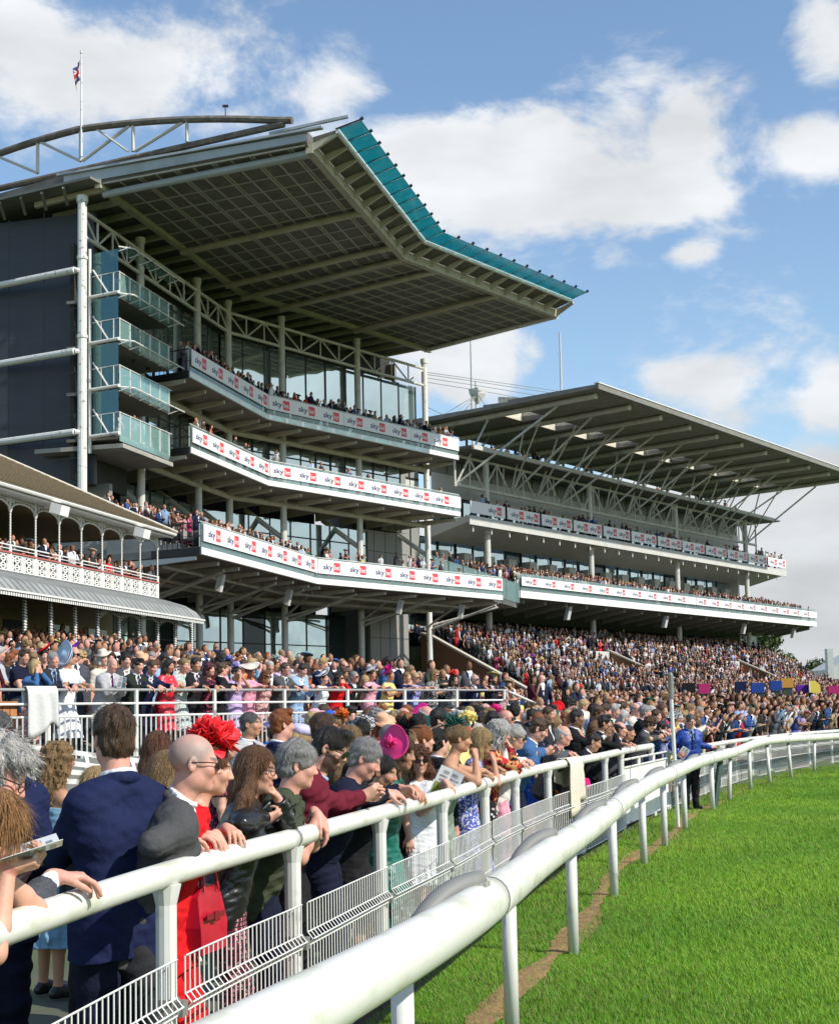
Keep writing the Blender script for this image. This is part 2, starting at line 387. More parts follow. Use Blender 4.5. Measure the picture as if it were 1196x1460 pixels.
glazing(-.6, 19.0, 24.1, -10.6, 18.2, 1.75, m='glass', mull=.035)
glazing(-.75, 15.4, 18.25, -10.6, 16.6, 1.35, [16.35, 17.55], m='glass', mull=.07)
glazing(-1.8, 10.2, 13.9, -10.6, 14.5, 1.9, [12.9], m='glass', mull=.04)
glazing(-4.0, 4.0, 8.4, -15.0, 15.2, 1.8, [6.3], m='glass', mull=.04, skipdark=4)
# blank grey end bays beside the far column
for z0, z1, s0 in ((14.2, 18.4, 16.6), (9.9, 14.1, 14.5), (3.5, 8.6, 15.2)):
 mb = MB(); mb.box((W('B', (s0 + 19.2) / 2, -2.2, (z0 + z1) / 2)), dB * (19.2 - s0) / 2, nB * .1, V3(0, 0, (z1 - z0) / 2), 0)
 for k in range(1, 4): mb.beam(W('B', s0 + (19.2 - s0) * k / 4, -2.09, z0), W('B', s0 + (19.2 - s0) * k / 4, -2.09, z1), .03, .02, 1)
 for k in range(1, 3): mb.beam(W('B', s0, -2.085, z0 + (z1 - z0) * k / 3), W('B', 19.2, -2.085, z0 + (z1 - z0) * k / 3), .02, .03, 1)
 gs('end_panel_wall', mb, [M['fwall'], M['mull']])
mb = MB(); mb.box(W('B', 19.15, -5.5, 15), dB * .1, nB * 3.3, V3(0, 0, 11)); gs('far_end_wall', mb, M['fwall'])
# balconies: slab with white lip, brackets, cross tube, glass balustrade foot
def balcony(name, d, ztop, sL, sR, lip, depth, ribstep, tubeD, big=False):
 mb = MB()
 sweep(mb, [(d, ztop - lip), (d, ztop), (d - .3, ztop), (-3.5, ztop - .02), (-3.5, ztop - .3), (d - depth, ztop - .34), (d - .25, ztop - lip + .02)], sL, sR)
 slab = gs(name, mb, M['soffit2'])
 mb = MB(); sweep(mb, [(d + .012, ztop - lip), (d + .06, ztop - lip + .03), (d + .06, ztop - .02), (d + .012, ztop)], sL - .02, sR + .02)
 gs('white_lip', mb, M['white'])
 mb = MB()
 for w, a, b in (('A', sL, -.6), ('B', .6, sR)):
  n = int(abs(b - a) / ribstep)
  for k in range(n + 1):
   x = a + (b - a) * k / n
   p, q = W(w, x, d - .25, ztop - .42), W(w, x, -2.6, ztop - .62)
   mb.hexa([p + V3(0, 0, -.16) - dA * .08, p + V3(0, 0, -.16) + dA * .08, q + V3(0, 0, -.34) + dA * .08, q + V3(0, 0, -.34) - dA * .08,
     p - dA * .08, p + dA * .08, q + V3(0, 0, .2) + dA * .08, q + V3(0, 0, .2) - dA * .08])
 gs('brackets', mb, M['beige'] if not big else M['steel'])
 mb = MB(); pts = [W('A', sL, tubeD, ztop - .75), W('A', 0, tubeD, ztop - .75), W('B', sR, tubeD, ztop - .75)]
 mb.tube(pts, .17, 10); gs('edge_tube', mb, M['beige'] if not big else M['steel'])
 return slab
balcony('upper_balcony', 2.54, 19.03, -10.68, 18.08, .34, 5, 2.3, .05)
balcony('middle_balcony', 2.56, 15.2, -10.66, 18.12, .34, 5, 2.3, .05)
balcony('lower_balcony', 5.6, 9.42, -15.8, 17.8, .36, 8, 2.5, .05, True)
# dark space-frame and rakers under the lower balcony
mb = MB()
for w, s in NC[1:]:
 for q in (-2.2, 2.2):
  mb.tube([W(w, s, 0, 7.7), W(w, s + q, 3.6, 8.85)], .07, 6)
 mb.tube([W(w, s, 0, 7.4), W(w, s, 4.8, 8.8)], .09, 6)
 mb.tube([W(w, s, 0, 12.4), W(w, s, -2.7, 14.4)], .16, 8)
for d_, z_ in ((1.6, 8.5), (3.4, 8.7)):
 mb.tube([W('A', -15.5, d_, z_), W('A', 0, d_, z_), W('B', 17.5, d_, z_)], .08, 6)
gs('raking_struts', mb, M['steel'])
# raked seating of the lower balcony: treads and pale seats
mb = MB(); ms = MB()
for k in range(5):
 d1 = 5.4 - k * 1.0; z = 9.45 + k * .22
 sweep(mb, [(d1, 9.42), (d1, z), (d1 - 1.02, z), (d1 - 1.02, 9.42)], -15.7, 17.7)
 for w, a, b in (('A', -15.4, -.5), ('B', .5, 17.4)):
  for j in range(int(abs(b - a) / .52)):
   x = a + j * .52
   c = W(w, x, d1 - .62, z + .42); dd, nn = (dA, nA) if w == 'A' else (dB, nB)
   ms.box(c, dd * .21, nn * .19, V3(0, 0, .02)); ms.box(c - nn * .2 + V3(0, 0, .2), dd * .21, nn * .02, V3(0, 0, .2))
gs('seating_steps', mb, M['conc']); gs('seats', ms, M['seat'])
# balustrade glass strips under the banners and handrails above them
for d, z, sL, sR in ((2.54, 19.03, -10.68, 18.08), (2.56, 15.2, -10.66, 18.12), (5.6, 9.42, -15.8, 17.8)):
 mb = MB(); sweep(mb, [(d + .03, z), (d + .03, z + 1.12), (d, z + 1.12), (d, z)], sL, sR); gs('balustrade_glass', mb, M['balglass'])
 mb = MB(); mb.tube([W('A', sL, d - .02, z + 1.15), W('A', 0, d - .02, z + 1.15), W('B', sR, d - .02, z + 1.15)], .03, 6)
 for q in np.arange(sL, sR, 1.6): mb.beam(W('A' if q < 0 else 'B', q, d - .05, z), W('A' if q < 0 else 'B', q, d - .05, z + 1.15), .04, .04)
 gs('handrail', mb, M['steel'])
 mb = MB()
 for k in range(9):
  dd = d - .1 - k * .28
  mb.beam(W('A', sL - .02, dd, z - .1), W('A', sL - .02, dd, z + 1.1), .03, .03)
 mb.beam(W('A', sL - .02, d, z + 1.1), W('A', sL - .02, d - 2.4, z + 1.1), .05, .05); mb.beam(W('A', sL - .02, d, z + .5), W('A', sL - .02, d - 2.4, z + .5), .03, .03)
 mb.beam(W('A', sL - .06, d, z - .2), W('A', sL - .06, d - 2.6, z - .2), .1, .35)
 gs('end_railing', mb, M['black'])
# small loudspeakers hung below the lower balcony
for w, s in (('A', -11.0), ('A', -1.5), ('B', 9), ('B', 15.2)):
 mb = MB(); c = W(w, s, 4.4, 8.3)
 mb.box(c, dA * .16, nA * .14 + V3(0, 0, -.05), V3(.1, -.02, .42)); mb.tube([c + V3(0, 0, .3), c + V3(0, 0, .9)], .03, 6)
 gs('loudspeaker', mb, M['greyw'])
# ---- roof: its two ends are splayed, so lengths shorten towards the front
def WR(wing, s, d, z): return W(wing, s * (1 - (.0098 if wing == 'A' else .0085) * max(d, 0)), d, z)
def sweepR(mb, prof, sL, sR, mi=None): mb.loft([[WR('A', sL, d, z) for d, z in prof], [WR('A', 0, d, z) for d, z in prof], [WR('B', sR, d, z) for d, z in prof]], mi=mi)
SL, SR = -17.45, 17.4
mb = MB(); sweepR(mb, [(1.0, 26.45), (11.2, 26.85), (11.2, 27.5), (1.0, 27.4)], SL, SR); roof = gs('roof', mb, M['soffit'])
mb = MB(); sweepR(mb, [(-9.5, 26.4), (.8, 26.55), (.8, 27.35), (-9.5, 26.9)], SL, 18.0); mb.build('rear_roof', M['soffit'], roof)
mb = MB()
for k in range(1, 11):      # joints of the soffit sheets, along and across
 d = 1.0 + 10.2 * k / 11; z = 26.45 + .4 * (d - 1) / 10.2 - .03
 sweepR(mb, [(d - .05, z + .04), (d - .05, z), (d + .05, z), (d + .05, z + .04)], SL, SR)
 if k % 2 == 0:
  sweepR(mb, [(d + .12, z + .04), (d + .12, z), (d + .2, z), (d + .2, z + .04)], SL, SR)
for w, a, b in (('A', SL, 0), ('B', 0, SR)):
 n = int(abs(b - a) / 1.45)
 for k in range(n + 1):
  x = a + (b - a) * k / n
  mb.beam(WR(w, x, 1.1, 26.44), WR(w, x, 11.1, 26.84), .09, .05)
mb.build('soffit_joints', M['soffit_line'], roof)
for w, s in [('A', -17.0), ('A', -8.3), ('A', -2.2), ('A', .2), ('B', 3.3), ('B', 10.1)]:      # cantilever tubes
 mb = MB(); mb.tube([WR(w, s, .9, 26.1), WR(w, s, 11.0, 26.62)], .17, 10); mb.tube([WR(w, s, 11.0, 26.62), WR(w, s, 11.12, 26.63)], .2, 10)
 mb.build('roof_tube', M['beige'] if s > -16 else M['gable'], roof)
mb = MB(); mb.tube([WR('B', SR - .1, .9, 26.25), WR('B', SR - .1, 11.1, 26.75)], .15, 10); mb.build('roof_tube', M['steelw'], roof)
mb = MB(); sweepR(mb, [(.78, 26.2), (.78, 26.6), (1.08, 26.6), (1.08, 26.2)], SL - .2, SR + .5); mb.build('inner_edge_beam', M['beige'], roof)
mb = MB(); sweepR(mb, [(11.05, 26.55), (11.05, 27.0), (11.4, 27.0), (11.4, 26.55)], SL + .2, SR - .5); mb.build('front_beam', M['beige'], roof)
for w, a, b in (('A', SL + .3, -.4), ('B', .9, SR - .6)):
 n = int(abs(b - a) / 1.55)
 for k in range(n + 1):
  x = a + (b - a) * k / n
  p, q = WR(w, x, 11.3, 26.85), WR(w, x, 12.55, 27.25)
  dd = dA if w == 'A' else dB; mb = MB()
  mb.hexa([p + V3(0, 0, -.25) - dd * .07, p + V3(0, 0, -.25) + dd * .07, q + V3(0, 0, -.05) + dd * .07, q + V3(0, 0, -.05) - dd * .07, p + V3(0, 0, .15) - dd * .07, p + V3(0, 0, .15) + dd * .07, q + V3(0, 0, .1) + dd * .07, q + V3(0, 0, .1) - dd * .07])
  p, q = WR(w, x, .9, 26.3), WR(w, x, -2.9, 26.2)       # rafters inside the edge beam
  mb.build('bracket', M['beige'], roof); mb = MB(); mb.beam(p, q, .2, .26); mb.build('rafter', M['beige'], roof)
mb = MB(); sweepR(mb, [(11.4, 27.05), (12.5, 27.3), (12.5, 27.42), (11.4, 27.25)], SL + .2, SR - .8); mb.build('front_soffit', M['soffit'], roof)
mb = MB(); sweepR(mb, [(12.5, 27.22), (12.62, 27.25), (12.62, 27.45), (12.5, 27.45)], SL + .1, SR - .9); mb.build('white_edge_strip', M['white'], roof)
mb = MB()
glass_n = {'A': 11, 'B': 11}
for w, a, b in (('A', SL + .1, 0), ('B', 0, SR - .9)):
 for k in range(11):
  x0, x1 = a + (b - a) * k / 11, a + (b - a) * (k + 1) / 11; mb = MB()
  ps = [WR(w, x0 + .05, 12.66, 27.4), WR(w, x1 - .05, 12.66, 27.4), WR(w, x1 - .05, 13.7, 27.62), WR(w, x0 + .05, 13.7, 27.62)]
  mb.hexa(ps + [q + V3(0, 0, .03) for q in ps]); mb.build('canopy_glass', M['teal'], roof)
for w, a, b in (('A', SL + .1, 0), ('B', 0, SR - .9)):
 for k in range(12):
  x = a + (b - a) * k / 11; mb = MB()
  mb.beam(WR(w, x, 12.5, 27.42), WR(w, x, 13.75, 27.70), .05, .07)
  mb.beam(WR(w, x, 13.65, 27.68), WR(w, x, 13.78, 27.76), .12, .1); mb.build('glass_clip', M['mull'], roof)
# gable sheet at the near end and its eave on the left
mb = MB(); mb.loft([[WR('A', SL - .05, -.9, 26.55), WR('A', SL - .05, 11.2, 26.95), WR('A', SL - .05, 11.2, 27.28), WR('A', SL - .05, -.9, 27.05)], [WR('A', SL - .25, -.9, 26.55), WR('A', SL - .25, 11.2, 26.95), WR('A', SL - .25, 11.2, 27.28), WR('A', SL - .25, -.9, 27.05)]])
mb.beam(WR('A', SL - .3, -1.2, 27.1), WR('A', SL - .3, 12.0, 27.42), .25, .1); mb.beam(WR('A', SL - .28, 9.5, 27.5), WR('A', SL - .28, 13.2, 27.75), .12, .12)
mb.build('gable_sheet', M['gable'], roof)
mb = MB(); mb.beam(WR('A', SL - .45, -9, 26.35), WR('A', SL - .45, 1.0, 26.45), .9, .12)
for k in range(6):
 d = -.6 - k * 1.25; mb.beam(WR('A', SL - .75, d, 26.25), WR('A', SL + .1, d - .3, 25.8), .12, .14)
mb.build('left_eave', M['concd'], roof)
mb = MB()                                     # bow truss lying across the roof at the near end
top = [(d, 27.62 + .03 * (d - 3) + max(.08, 1.57 * (1 - ((d + 2) / 12.8) ** 2))) for d in np.linspace(-10, 10.6, 26)]
bot = lambda d: 27.62 + .03 * (d - 3)
S_T = -17.75
mb.tube([WR('A', S_T, d, max(z, bot(d) + .1)) for d, z in top], .17, 8); mb.tube([WR('A', S_T, -10, bot(-10)), WR('A', S_T, 10.2, bot(10.2))], .16, 8)
mw = MB()
zt = lambda d: bot(d) + 1.57 * (1 - ((d + 2) / 12.8) ** 2)
st = [-7.6, -5.0, -2.4, .1, 2.8, 5.5]
for k, d in enumerate(st): mw.tube([WR('A', S_T, d, bot(d)), WR('A', S_T, d, zt(d))], .085, 6)
for k in range(5):
 a, b = st[k], st[k + 1]
 if k < 3: mw.tube([WR('A', S_T, a, zt(a)), WR('A', S_T, b, bot(b))], .08, 6)
 if k >= 3: mw.tube([WR('A', S_T, a + .1, bot(a)), WR('A', S_T, b, zt(b))], .08, 6)
mw.tube([WR('A', S_T, .8, zt(.8)), WR('A', S_T - .1, 2.6, bot(2.6))], .06, 6)
bt = mb.build('bow_truss', M['weather'], roof); mw.build('truss_web', M['greyw'], bt)
mb = MB(); c = WR('A', S_T, 7.4, zt(7.4) + .1); mb.tube([c, c + V3(0, 0, .55)], .03, 6); mb.box(c + V3(0, 0, .5), V3(.13, 0, 0), V3(0, .04, 0), V3(0, 0, .05)); mb.build('roof_sensor', M['black'], roof)
# ---- near end: dark blue cladding, white tubes, grey wall
SE = -17.15
mb = MB(); mb.box(W('A', SE, -6.6, 19.3), nA * 6.4, dA * .15, V3(0, 0, 6.5), 0)
for k in range(1, 6): mb.beam(W('A', SE - .155, -.2 - k * 2.1, 12.9), W('A', SE - .155, -.2 - k * 2.1, 25.7), .03, .03, 1)
for k in range(1, 13): mb.beam(W('A', SE - .153, -.2, 12.8 + k), W('A', SE - .153, -13, 12.8 + k), .02, .025, 1)
gs('end_cladding', mb, [M['blue'], M['mull']])
mb = MB(); mb.box(W('A', -15.6, -5.6, 8.4), nA * 5.5, dA * .15, V3(0, 0, 4.6)); gs('end_wall', mb, M['fwall'])
mb = MB(); mb.box(W('A', -14.25, -.5, 14.3), nA * 2.25, dA * 2.7, V3(0, 0, .1)); gs('bay_underside', mb, M['conc'])
for z in (22.45, 18.65, 14.9):
 mb = MB(); mb.tube([W('A', -17.7, -.25, z), W('A', -17.7, -13.0, z)], .16, 10); mb.tube([W('A', -17.7, -.25, z), W('A', -17.5, -.05, z)], .13, 8); gs('end_tube', mb, M['steelw'])
# glazed corner bay of stacked small balconies
for k in range(4):
 z0 = 14.78 + k * 2.18
 mb = MB(); mb.quad(W('A', -16.9, .3, z0), W('A', -16.9, 1.75, z0), W('A', -16.9, 1.75, z0 + 2.05), W('A', -16.9, .3, z0 + 2.05))
 bay = gs('bay_side_glass', mb, M['sideglass'])
 mb = MB()
 mb.quad(W('A', -16.85, 1.78, z0 - .35 if k == 0 else z0 - .1), W('A', -11.6, 1.78, z0 - .35 if k == 0 else z0 - .1), W('A', -11.6, 1.78, z0 + .95), W('A', -16.85, 1.78, z0 + .95))
 gs('bay_balustrade', mb, M['bayglass'])
 mb = MB(); mb.quad(W('A', -16.9, 1.8, z0 + 1.98), W('A', -11.6, 1.8, z0 + 1.98), W('A', -11.6, 2.25, z0 + 2.1), W('A', -16.4, 2.25, z0 + 2.1)); gs('bay_glass_canopy', mb, M['bayglass'])
 mb = MB()
 mb.tube([W('A', -16.95, .1, z0), W('A', -16.95, 1.8, z0)], .085, 8); mb.tube([W('A', -16.95, .35, z0 + 1.25), W('A', -16.95, 1.2, z0 + .05)], .045, 6)
 mb.tube([W('A', -16.95, 1.8, z0 + 2.13), W('A', -16.3, 2.3, z0 + 2.15), W('A', -10.8, 2.3, z0 + 2.15)], .035, 6)
 for s in np.linspace(-16.85, -11.6, 6):
  mb.beam(W('A', s, 1.8, z0 - .1), W('A', s, 1.8, z0 + 1.0), .05, .05)
  mb.beam(W('A', s, 1.75, z0 + 1.95), W('A', s + .2, 2.3, z0 + 2.12), .04, .04)
 for d in (.8, 1.5): mb.beam(W('A', -16.93, d, z0), W('A', -16.93, d, z0 + .95), .04, .04)
 mb.tube([W('A', -16.93, .3, z0 + .95), W('A', -16.93, 1.8, z0 + .97), W('A', -11.3, 1.8, z0 + 1.0)], .025, 6)
 gs('bay_frame', mb, M['steelw'])
 mb = MB(); mb.box(W('A', -14.2, .3, z0 - .1), nA * 1.4, dA * 2.6, V3(0, 0, .07)); gs('bay_floor', mb, M['concd'])
mb = MB(); mb.box(W('A', -14.2, -.9, 18.5), dA * 2.7, nA * .1, V3(0, 0, 5.6), 0)
for k in range(4):
 for s in (-15.3, -13.6, -12.2): mb.box(W('A', s, -.79, 15.85 + k * 2.18), dA * .06, nA * .03, V3(0, 0, .9), 1)
gs('bay_back_wall', mb, [M['inner'], M['greyw']])
mb = MB(); mb.tube([W('A', -16.95, .15, 14), W('A', -16.95, .15, 23.6)], .08, 8); gs('bay_post', mb, M['steelw'])
# banners on the near stand, one board per seam-to-seam stretch
def banner_run(wing, sL, sR, d, z0, z1, pitch, first, per, tier, group):
 dd, nn = (dA, nA) if wing == 'A' else (dB, nB)
 x = sL; i = 0; logos = list(np.arange(sL + first, sR - 1.5, pitch))
 cuts = [sL] + [l - .3 for l in logos[per::per]] + [sR]
 n = len(cuts) - 1
 for a, b in zip(cuts[:-1], cuts[1:]):
  i += 1
  place = {1: 'first', 2: 'second', 3: 'third', 4: 'fourth', 5: 'fifth', 6: 'sixth', 7: 'seventh', 8: 'eighth'}[i] if n > 1 else 'only'
  side = 'left wing' if wing == 'A' else 'right wing'
  banner(W(wing, a + .015, d + .1, 0), dd, nn, b - a - .03, z0, z1, [l - a for l in logos if a <= l < b - .5],
   f'{place} white board from left along {side} of {tier}', group)
banner_run('A', -10.6, -.02, 2.54, 19.3, 20.1, 2.15, .35, 3, "tall grandstand's top balcony", 'advertising boards on the tall grandstand')
banner_run('B', .02, 18.05, 2.54, 19.3, 20.1, 2.15, .3, 3, "tall grandstand's top balcony", 'advertising boards on the tall grandstand')
banner_run('A', -10.6, -.02, 2.56, 15.42, 16.17, 2.15, .35, 3, "tall grandstand's middle balcony", 'advertising boards on the tall grandstand')
banner_run('B', .02, 18.1, 2.56, 15.42, 16.17, 2.15, .3, 3, "tall grandstand's middle balcony", 'advertising boards on the tall grandstand')
banner_run('A', -15.7, -.02, 5.6, 9.68, 10.47, 2.2, .5, 3, "tall grandstand's lowest balcony", 'advertising boards on the tall grandstand')
banner_run('B', .02, 17.75, 5.6, 9.68, 10.47, 2.25, .4, 3, "tall grandstand's lowest balcony", 'advertising boards on the tall grandstand')
# flagpole and flag on the roof
fp = thing('flagpole', 'thin white flagpole standing on the near end of the tall roof', 'flagpole', WR('A', S_T, .6, 29.4))
pu = at_y(116, 75, WR('A', S_T, .6, 0)[1]); zb = 27.7
mb = MB(); b0 = V3(pu[0], pu[1], zb); mb.tube([b0, V3(pu[0], pu[1], pu[2])], [.06, .035], 8); mb.build('pole', M['steelw'], fp)
mb = MB(); mb.tube([V3(pu[0], pu[1], pu[2] - .02), V3(pu[0], pu[1], pu[2] + .1)], .06, 8); mb.build('finial', M['steelw'], fp)
def flag():
 mb = MB(); nx, nz = 30, 16; L_, H_ = 1.7, .95
 base = V3(pu[0], pu[1], pu[2] - .35)
 # limp flag: hangs down and folds along the pole, upper hoist corner at the top
 def pt(a, b):
  droop = a * L_
  x = -.06 - .30 * a * (1 - .25 * b) - .05 * math.sin(9 * a + 2 * b); y = .12 * math.sin(7 * a + 1.5 * b) * a + .06 * math.sin(13 * a)
  z = -b * H_ * (.92) - .55 * a ** 1.2
  return base + V3(x, y, z)
 def colr(a, b):
  x, y = (a - .5) * 2, (b - .5)          # union flag: x -1..1, y -.5..5
  if abs(y) < .1 or abs(x) < .1: return 1
  if abs(y) < .165 or abs(x) < .165: return 2
  dg = min(abs(y - x / 2), abs(y + x / 2))
  if dg < .04: return 1
  if dg < .11: return 2
  return 0
 vs = [pt(i / nx, j / nz) for i in range(nx + 1) for j in range(nz + 1)]
 for i in range(nx):
  for j in range(nz):
   k = i * (nz + 1) + j
   mb.f.append((k, k + nz + 1, k + nz + 2, k + 1)); mb.m.append(colr((i + .5) / nx, (j + .5) / nz))
 mb.v.append(np.array(vs)); mb.n = len(vs)
 o = mb.build('flag', [mat('flag_blue', (.02, .03, .16), .8), mat('flag_red', (.5, .03, .04), .8), mat('flag_white', (.75, .75, .75), .8)], smooth=True)
 so = o.modifiers.new('thickness', 'SOLIDIFY'); so.thickness = .01
 tag(o, 'red white and blue national flag hanging limp near the top of the roof flagpole', 'flag')
flag()
# ================================================================== the far grandstand
FS = thing('grandstand', 'long lower grandstand farther along the course with flat overhanging roof on slanting struts', 'grandstand', F(0, -4, 6))
def fs(name, mb, mats, **k): return mb.build(name, mats, FS, **k)
def fbox(mb, s0, s1, d0, d1, z0, z1, mi=None):
 return mb.box(F((s0 + s1) / 2, (d0 + d1) / 2, (z0 + z1) / 2), dF * (s1 - s0) / 2, nF * (d1 - d0) / 2, V3(0, 0, (z1 - z0) / 2), mi)
for s in (2.0, 17.3, 33.0, 48.4):
 mb = MB(); mb.tube([F(s, -4, 4.5), F(s, -4, 20.7)], .24, 12); fs('column', mb, M['steel'])
 for z in (9.6, 15.1): mb = MB(); mb.tube([F(s, -4, z), F(s, -4, z + .3)], .34, 12); fs('column_collar', mb, M['steel'])
# truss on the column line with panel wall behind it
mb = MB(); mb.tube([F(-2, -4, 20.5), F(51, -4, 20.5)], .11, 8); mb.tube([F(-2, -4, 18.35), F(51, -4, 18.35)], .13, 8)
nb = 14; LS = 50.6; nodes = [-1.9 + LS * k / nb for k in range(nb + 1)]
for k in range(nb):
 a, b = nodes[k], nodes[k + 1]; m_ = (a + b) / 2
 mb.tube([F(m_, -4, 18.35), F(m_, -4, 20.5)], .06, 6); mb.tube([F(m_ + (b - m_) * .5, -4, 18.35), F(m_ + (b - m_) * .5, -4, 20.5)], .05, 6) if k % 2 else None
 mb.tube([F(a, -4, 18.35), F(m_, -4, 20.5)], .085, 6); mb.tube([F(m_, -4, 20.5), F(b, -4, 18.35)], .085, 6)
mb.tube([F(-2, -4, 18.2), F(-2, -4, 20.6)], .1, 6); mb.tube([F(51, -4, 17), F(51, -4, 20.6)], .08, 6)
fs('truss', mb, M['steel'])
tubes = [1.0 + 4.9 * k for k in range(11)]
mb = MB()
for k, s in enumerate(tubes):
 a = min(nodes, key=lambda q: abs(q - (s - 2.2)))
 mb.tube([F(a, -4, 18.35), F(s, 3.0, 23.55)], .085, 6)
 mb.tube([F(a, -4, 18.35), F(s, -3.0, 23.45)], .07, 6)
 mb.tube([F(a, -4, 18.35), F(s - 3.4, .8, 23.5)], .06, 6) if k else None
fs('roof_struts', mb, M['steel'])
mb = MB(); fbox(mb, -2, 51, -6.3, -6.1, 19.55, 20.6, 0); fbox(mb, -2, 51, -6.15, -5.95, 17.9, 19.5, 1)
for k in range(28): mb.beam(F(-2 + 53 * k / 27, -6.08, 19.6), F(-2 + 53 * k / 27, -6.08, 20.6), .06, .06, 2)
fs('upper_wall', mb, [M['fwall'], M['greyw'], M['mull']])
mb = MB(); mb.hexa([F(-2.2, -6.5, 20.6), F(52, -6.5, 20.6), F(53.5, -2.3, 20.85), F(-2.2, -2.3, 20.85), F(-2.2, -6.5, 21.1), F(52, -6.5, 21.1), F(53.5, -2.3, 21.0), F(-2.2, -2.3, 21.0)]); fs('eave', mb, M['soffit'])
mb = MB(); fbox(mb, -2, 52, -2.5, -2.25, 20.75, 21.06); fs('gutter', mb, M['greyw'])
# canopy roof
mb = MB()
rl, rr, df, db = -.2, 52.5, 7.0, -9.4
sk = [(tubes[k] + .5, tubes[k + 1] - .5) for k in range(10)]
def rz(d): return 23.75 + (d - db) * .02
def slab(a, b, c, d_):
 mb.hexa([F(a, c, rz(c)), F(b, c, rz(c)), F(b, d_, rz(d_)), F(a, d_, rz(d_)), F(a, c, rz(c) + .4), F(b, c, rz(c) + .4), F(b, d_, rz(d_) + .25), F(a, d_, rz(d_) + .25)])
slab(rl, rr, db, -2.6); slab(rl, rr, -.4, df)
x = rl
for a, b in sk:
 slab(x, a + .3, -2.595, -.405); x = b - .3
slab(x, rr, -2.595, -.405)
froof = fs('roof', mb, M['soffit2'])
mb = MB()
for a, b in sk:
 a, b = a + .3, b - .3
 mb.quad(F(a, -2.59, rz(-2.6) + .02), F(b, -2.59, rz(-2.6) + .02), F(b, -2.59, rz(0) + 1.3), F(a, -2.59, rz(0) + 1.3))
 mb.quad(F(b, -2.59, rz(-2.6) + .02), F(b, -.41, rz(0) + .02), F(b, -.41, rz(0) + 1.3), F(b, -2.59, rz(0) + 1.3))
 mb.quad(F(a, -2.59, rz(-2.6) + .02), F(a, -.41, rz(0) + .02), F(a, -.41, rz(0) + .9), F(a, -2.59, rz(0) + 1.3))
mb.build('skylight_well', mat('skylight_lining', (.62, .57, .45), .8, noise=.3, nscale=4), froof)
mb = MB(); fbox(mb, rl - .1, rr + .1, df, df + .14, rz(df) - .12, rz(df) + .28); mb.build('front_edge', M['concd'], froof)
mb = MB(); fbox(mb, rl - .15, rr + .15, df - .2, df + .2, rz(df) + .28, rz(df) + .34); mb.build('white_capping', M['white'], froof)
for s in tubes:
 mb = MB(); mb.tube([F(s, db + .4, rz(db) - .22), F(s, 6.1, rz(6.1) - .24)], .2, 10, 0); mb.tube([F(s, 6.1, rz(6.1) - .24), F(s, 6.2, rz(6.2) - .24)], .22, 10, 1)
 mb.build('roof_tube', [M['steel'], M['white']], froof)
for s in tubes:
 mb = MB(); mb.tube([F(s, db + 1, 20.9), F(s, db + 1, 23.5)], .12, 6); mb.tube([F(s, db + 1, 21), F(s, db + 3.4, 23.5)], .05, 5); fs('rear_post', mb, M['fwall'])
# upper gallery
mb = MB(); mb.hexa([F(-1.8, -7, 14.6), F(56, -7, 14.6), F(56, -3, 15.55), F(-1.8, -3, 15.55), F(-1.8, -7, 15.6), F(56, -7, 15.6), F(56, -3, 16.0), F(-1.8, -3, 16.0)]); fs('upper_deck', mb, M['greyw'])
mb = MB(); fbox(mb, -1.8, 56, -3.02, -2.9, 15.35, 16.02); fs('deck_fascia', mb, M['greyw'])
mb = MB()
for k in range(24): mb.tube([F(-1 + k * 2.4, -3.2, 15.3), F(-1 + k * 2.4, -3.2, 14.9)], .06, 6)
fs('deck_lights', mb, M['white'])
def fglaze(d, z0, z1, s0, s1, step, mull, name='glazing', rail=None):
 mb = MB(); n = int((s1 - s0) / step); m2 = MB()
 for k in range(n):
  a, b = s0 + (s1 - s0) * k / n, s0 + (s1 - s0) * (k + 1) / n; t = rnd.uniform(-.02, .02); t2 = rnd.uniform(-.02, .02)
  mb.quad(F(a, d + t, z0), F(b, d - t, z0), F(b, d - t + t2, z1), F(a, d + t + t2, z1), 1 if k % 6 == 5 else 0)
  m2.beam(F(a, d + .05, z0), F(a, d + .05, z1), mull, .1)
 for z in (rail or []) + [z0, z1]: m2.beam(F(s0, d + .05, z), F(s1, d + .05, z), .08, .08)
 fs(name, mb, [M['glass'], M['glassd']]); fs('mullions', m2, M['mull'])
fglaze(-6.2, 16.0, 17.9, -1.8, 51, 1.25, .14)
fglaze(-7.5, 11.6, 14.9, -1.8, 51, 2.2, .18, rail=[13.4])
fglaze(-9.5, 7.6, 9.2, -8, 49, 2.6, .2)
for s in np.arange(0, 50, 3.1): mb = MB(); fbox(mb, s, s + 1.1, -7.45, -6.9, 11.6, 14.0); fs('partition_panel', mb, M['greyw'])
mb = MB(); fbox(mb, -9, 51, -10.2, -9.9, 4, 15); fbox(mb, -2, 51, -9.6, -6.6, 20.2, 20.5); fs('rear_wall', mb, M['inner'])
mb = MB(); fbox(mb, 50.7, 51, -9.9, -6, 4, 20.6); fs('end_wall', mb, M['greyw'])
mb = MB(); fbox(mb, 47.5, 51, -4.4, -4.3, 7.3, 10.3); fs('end_glazing', mb, M['balglass'])
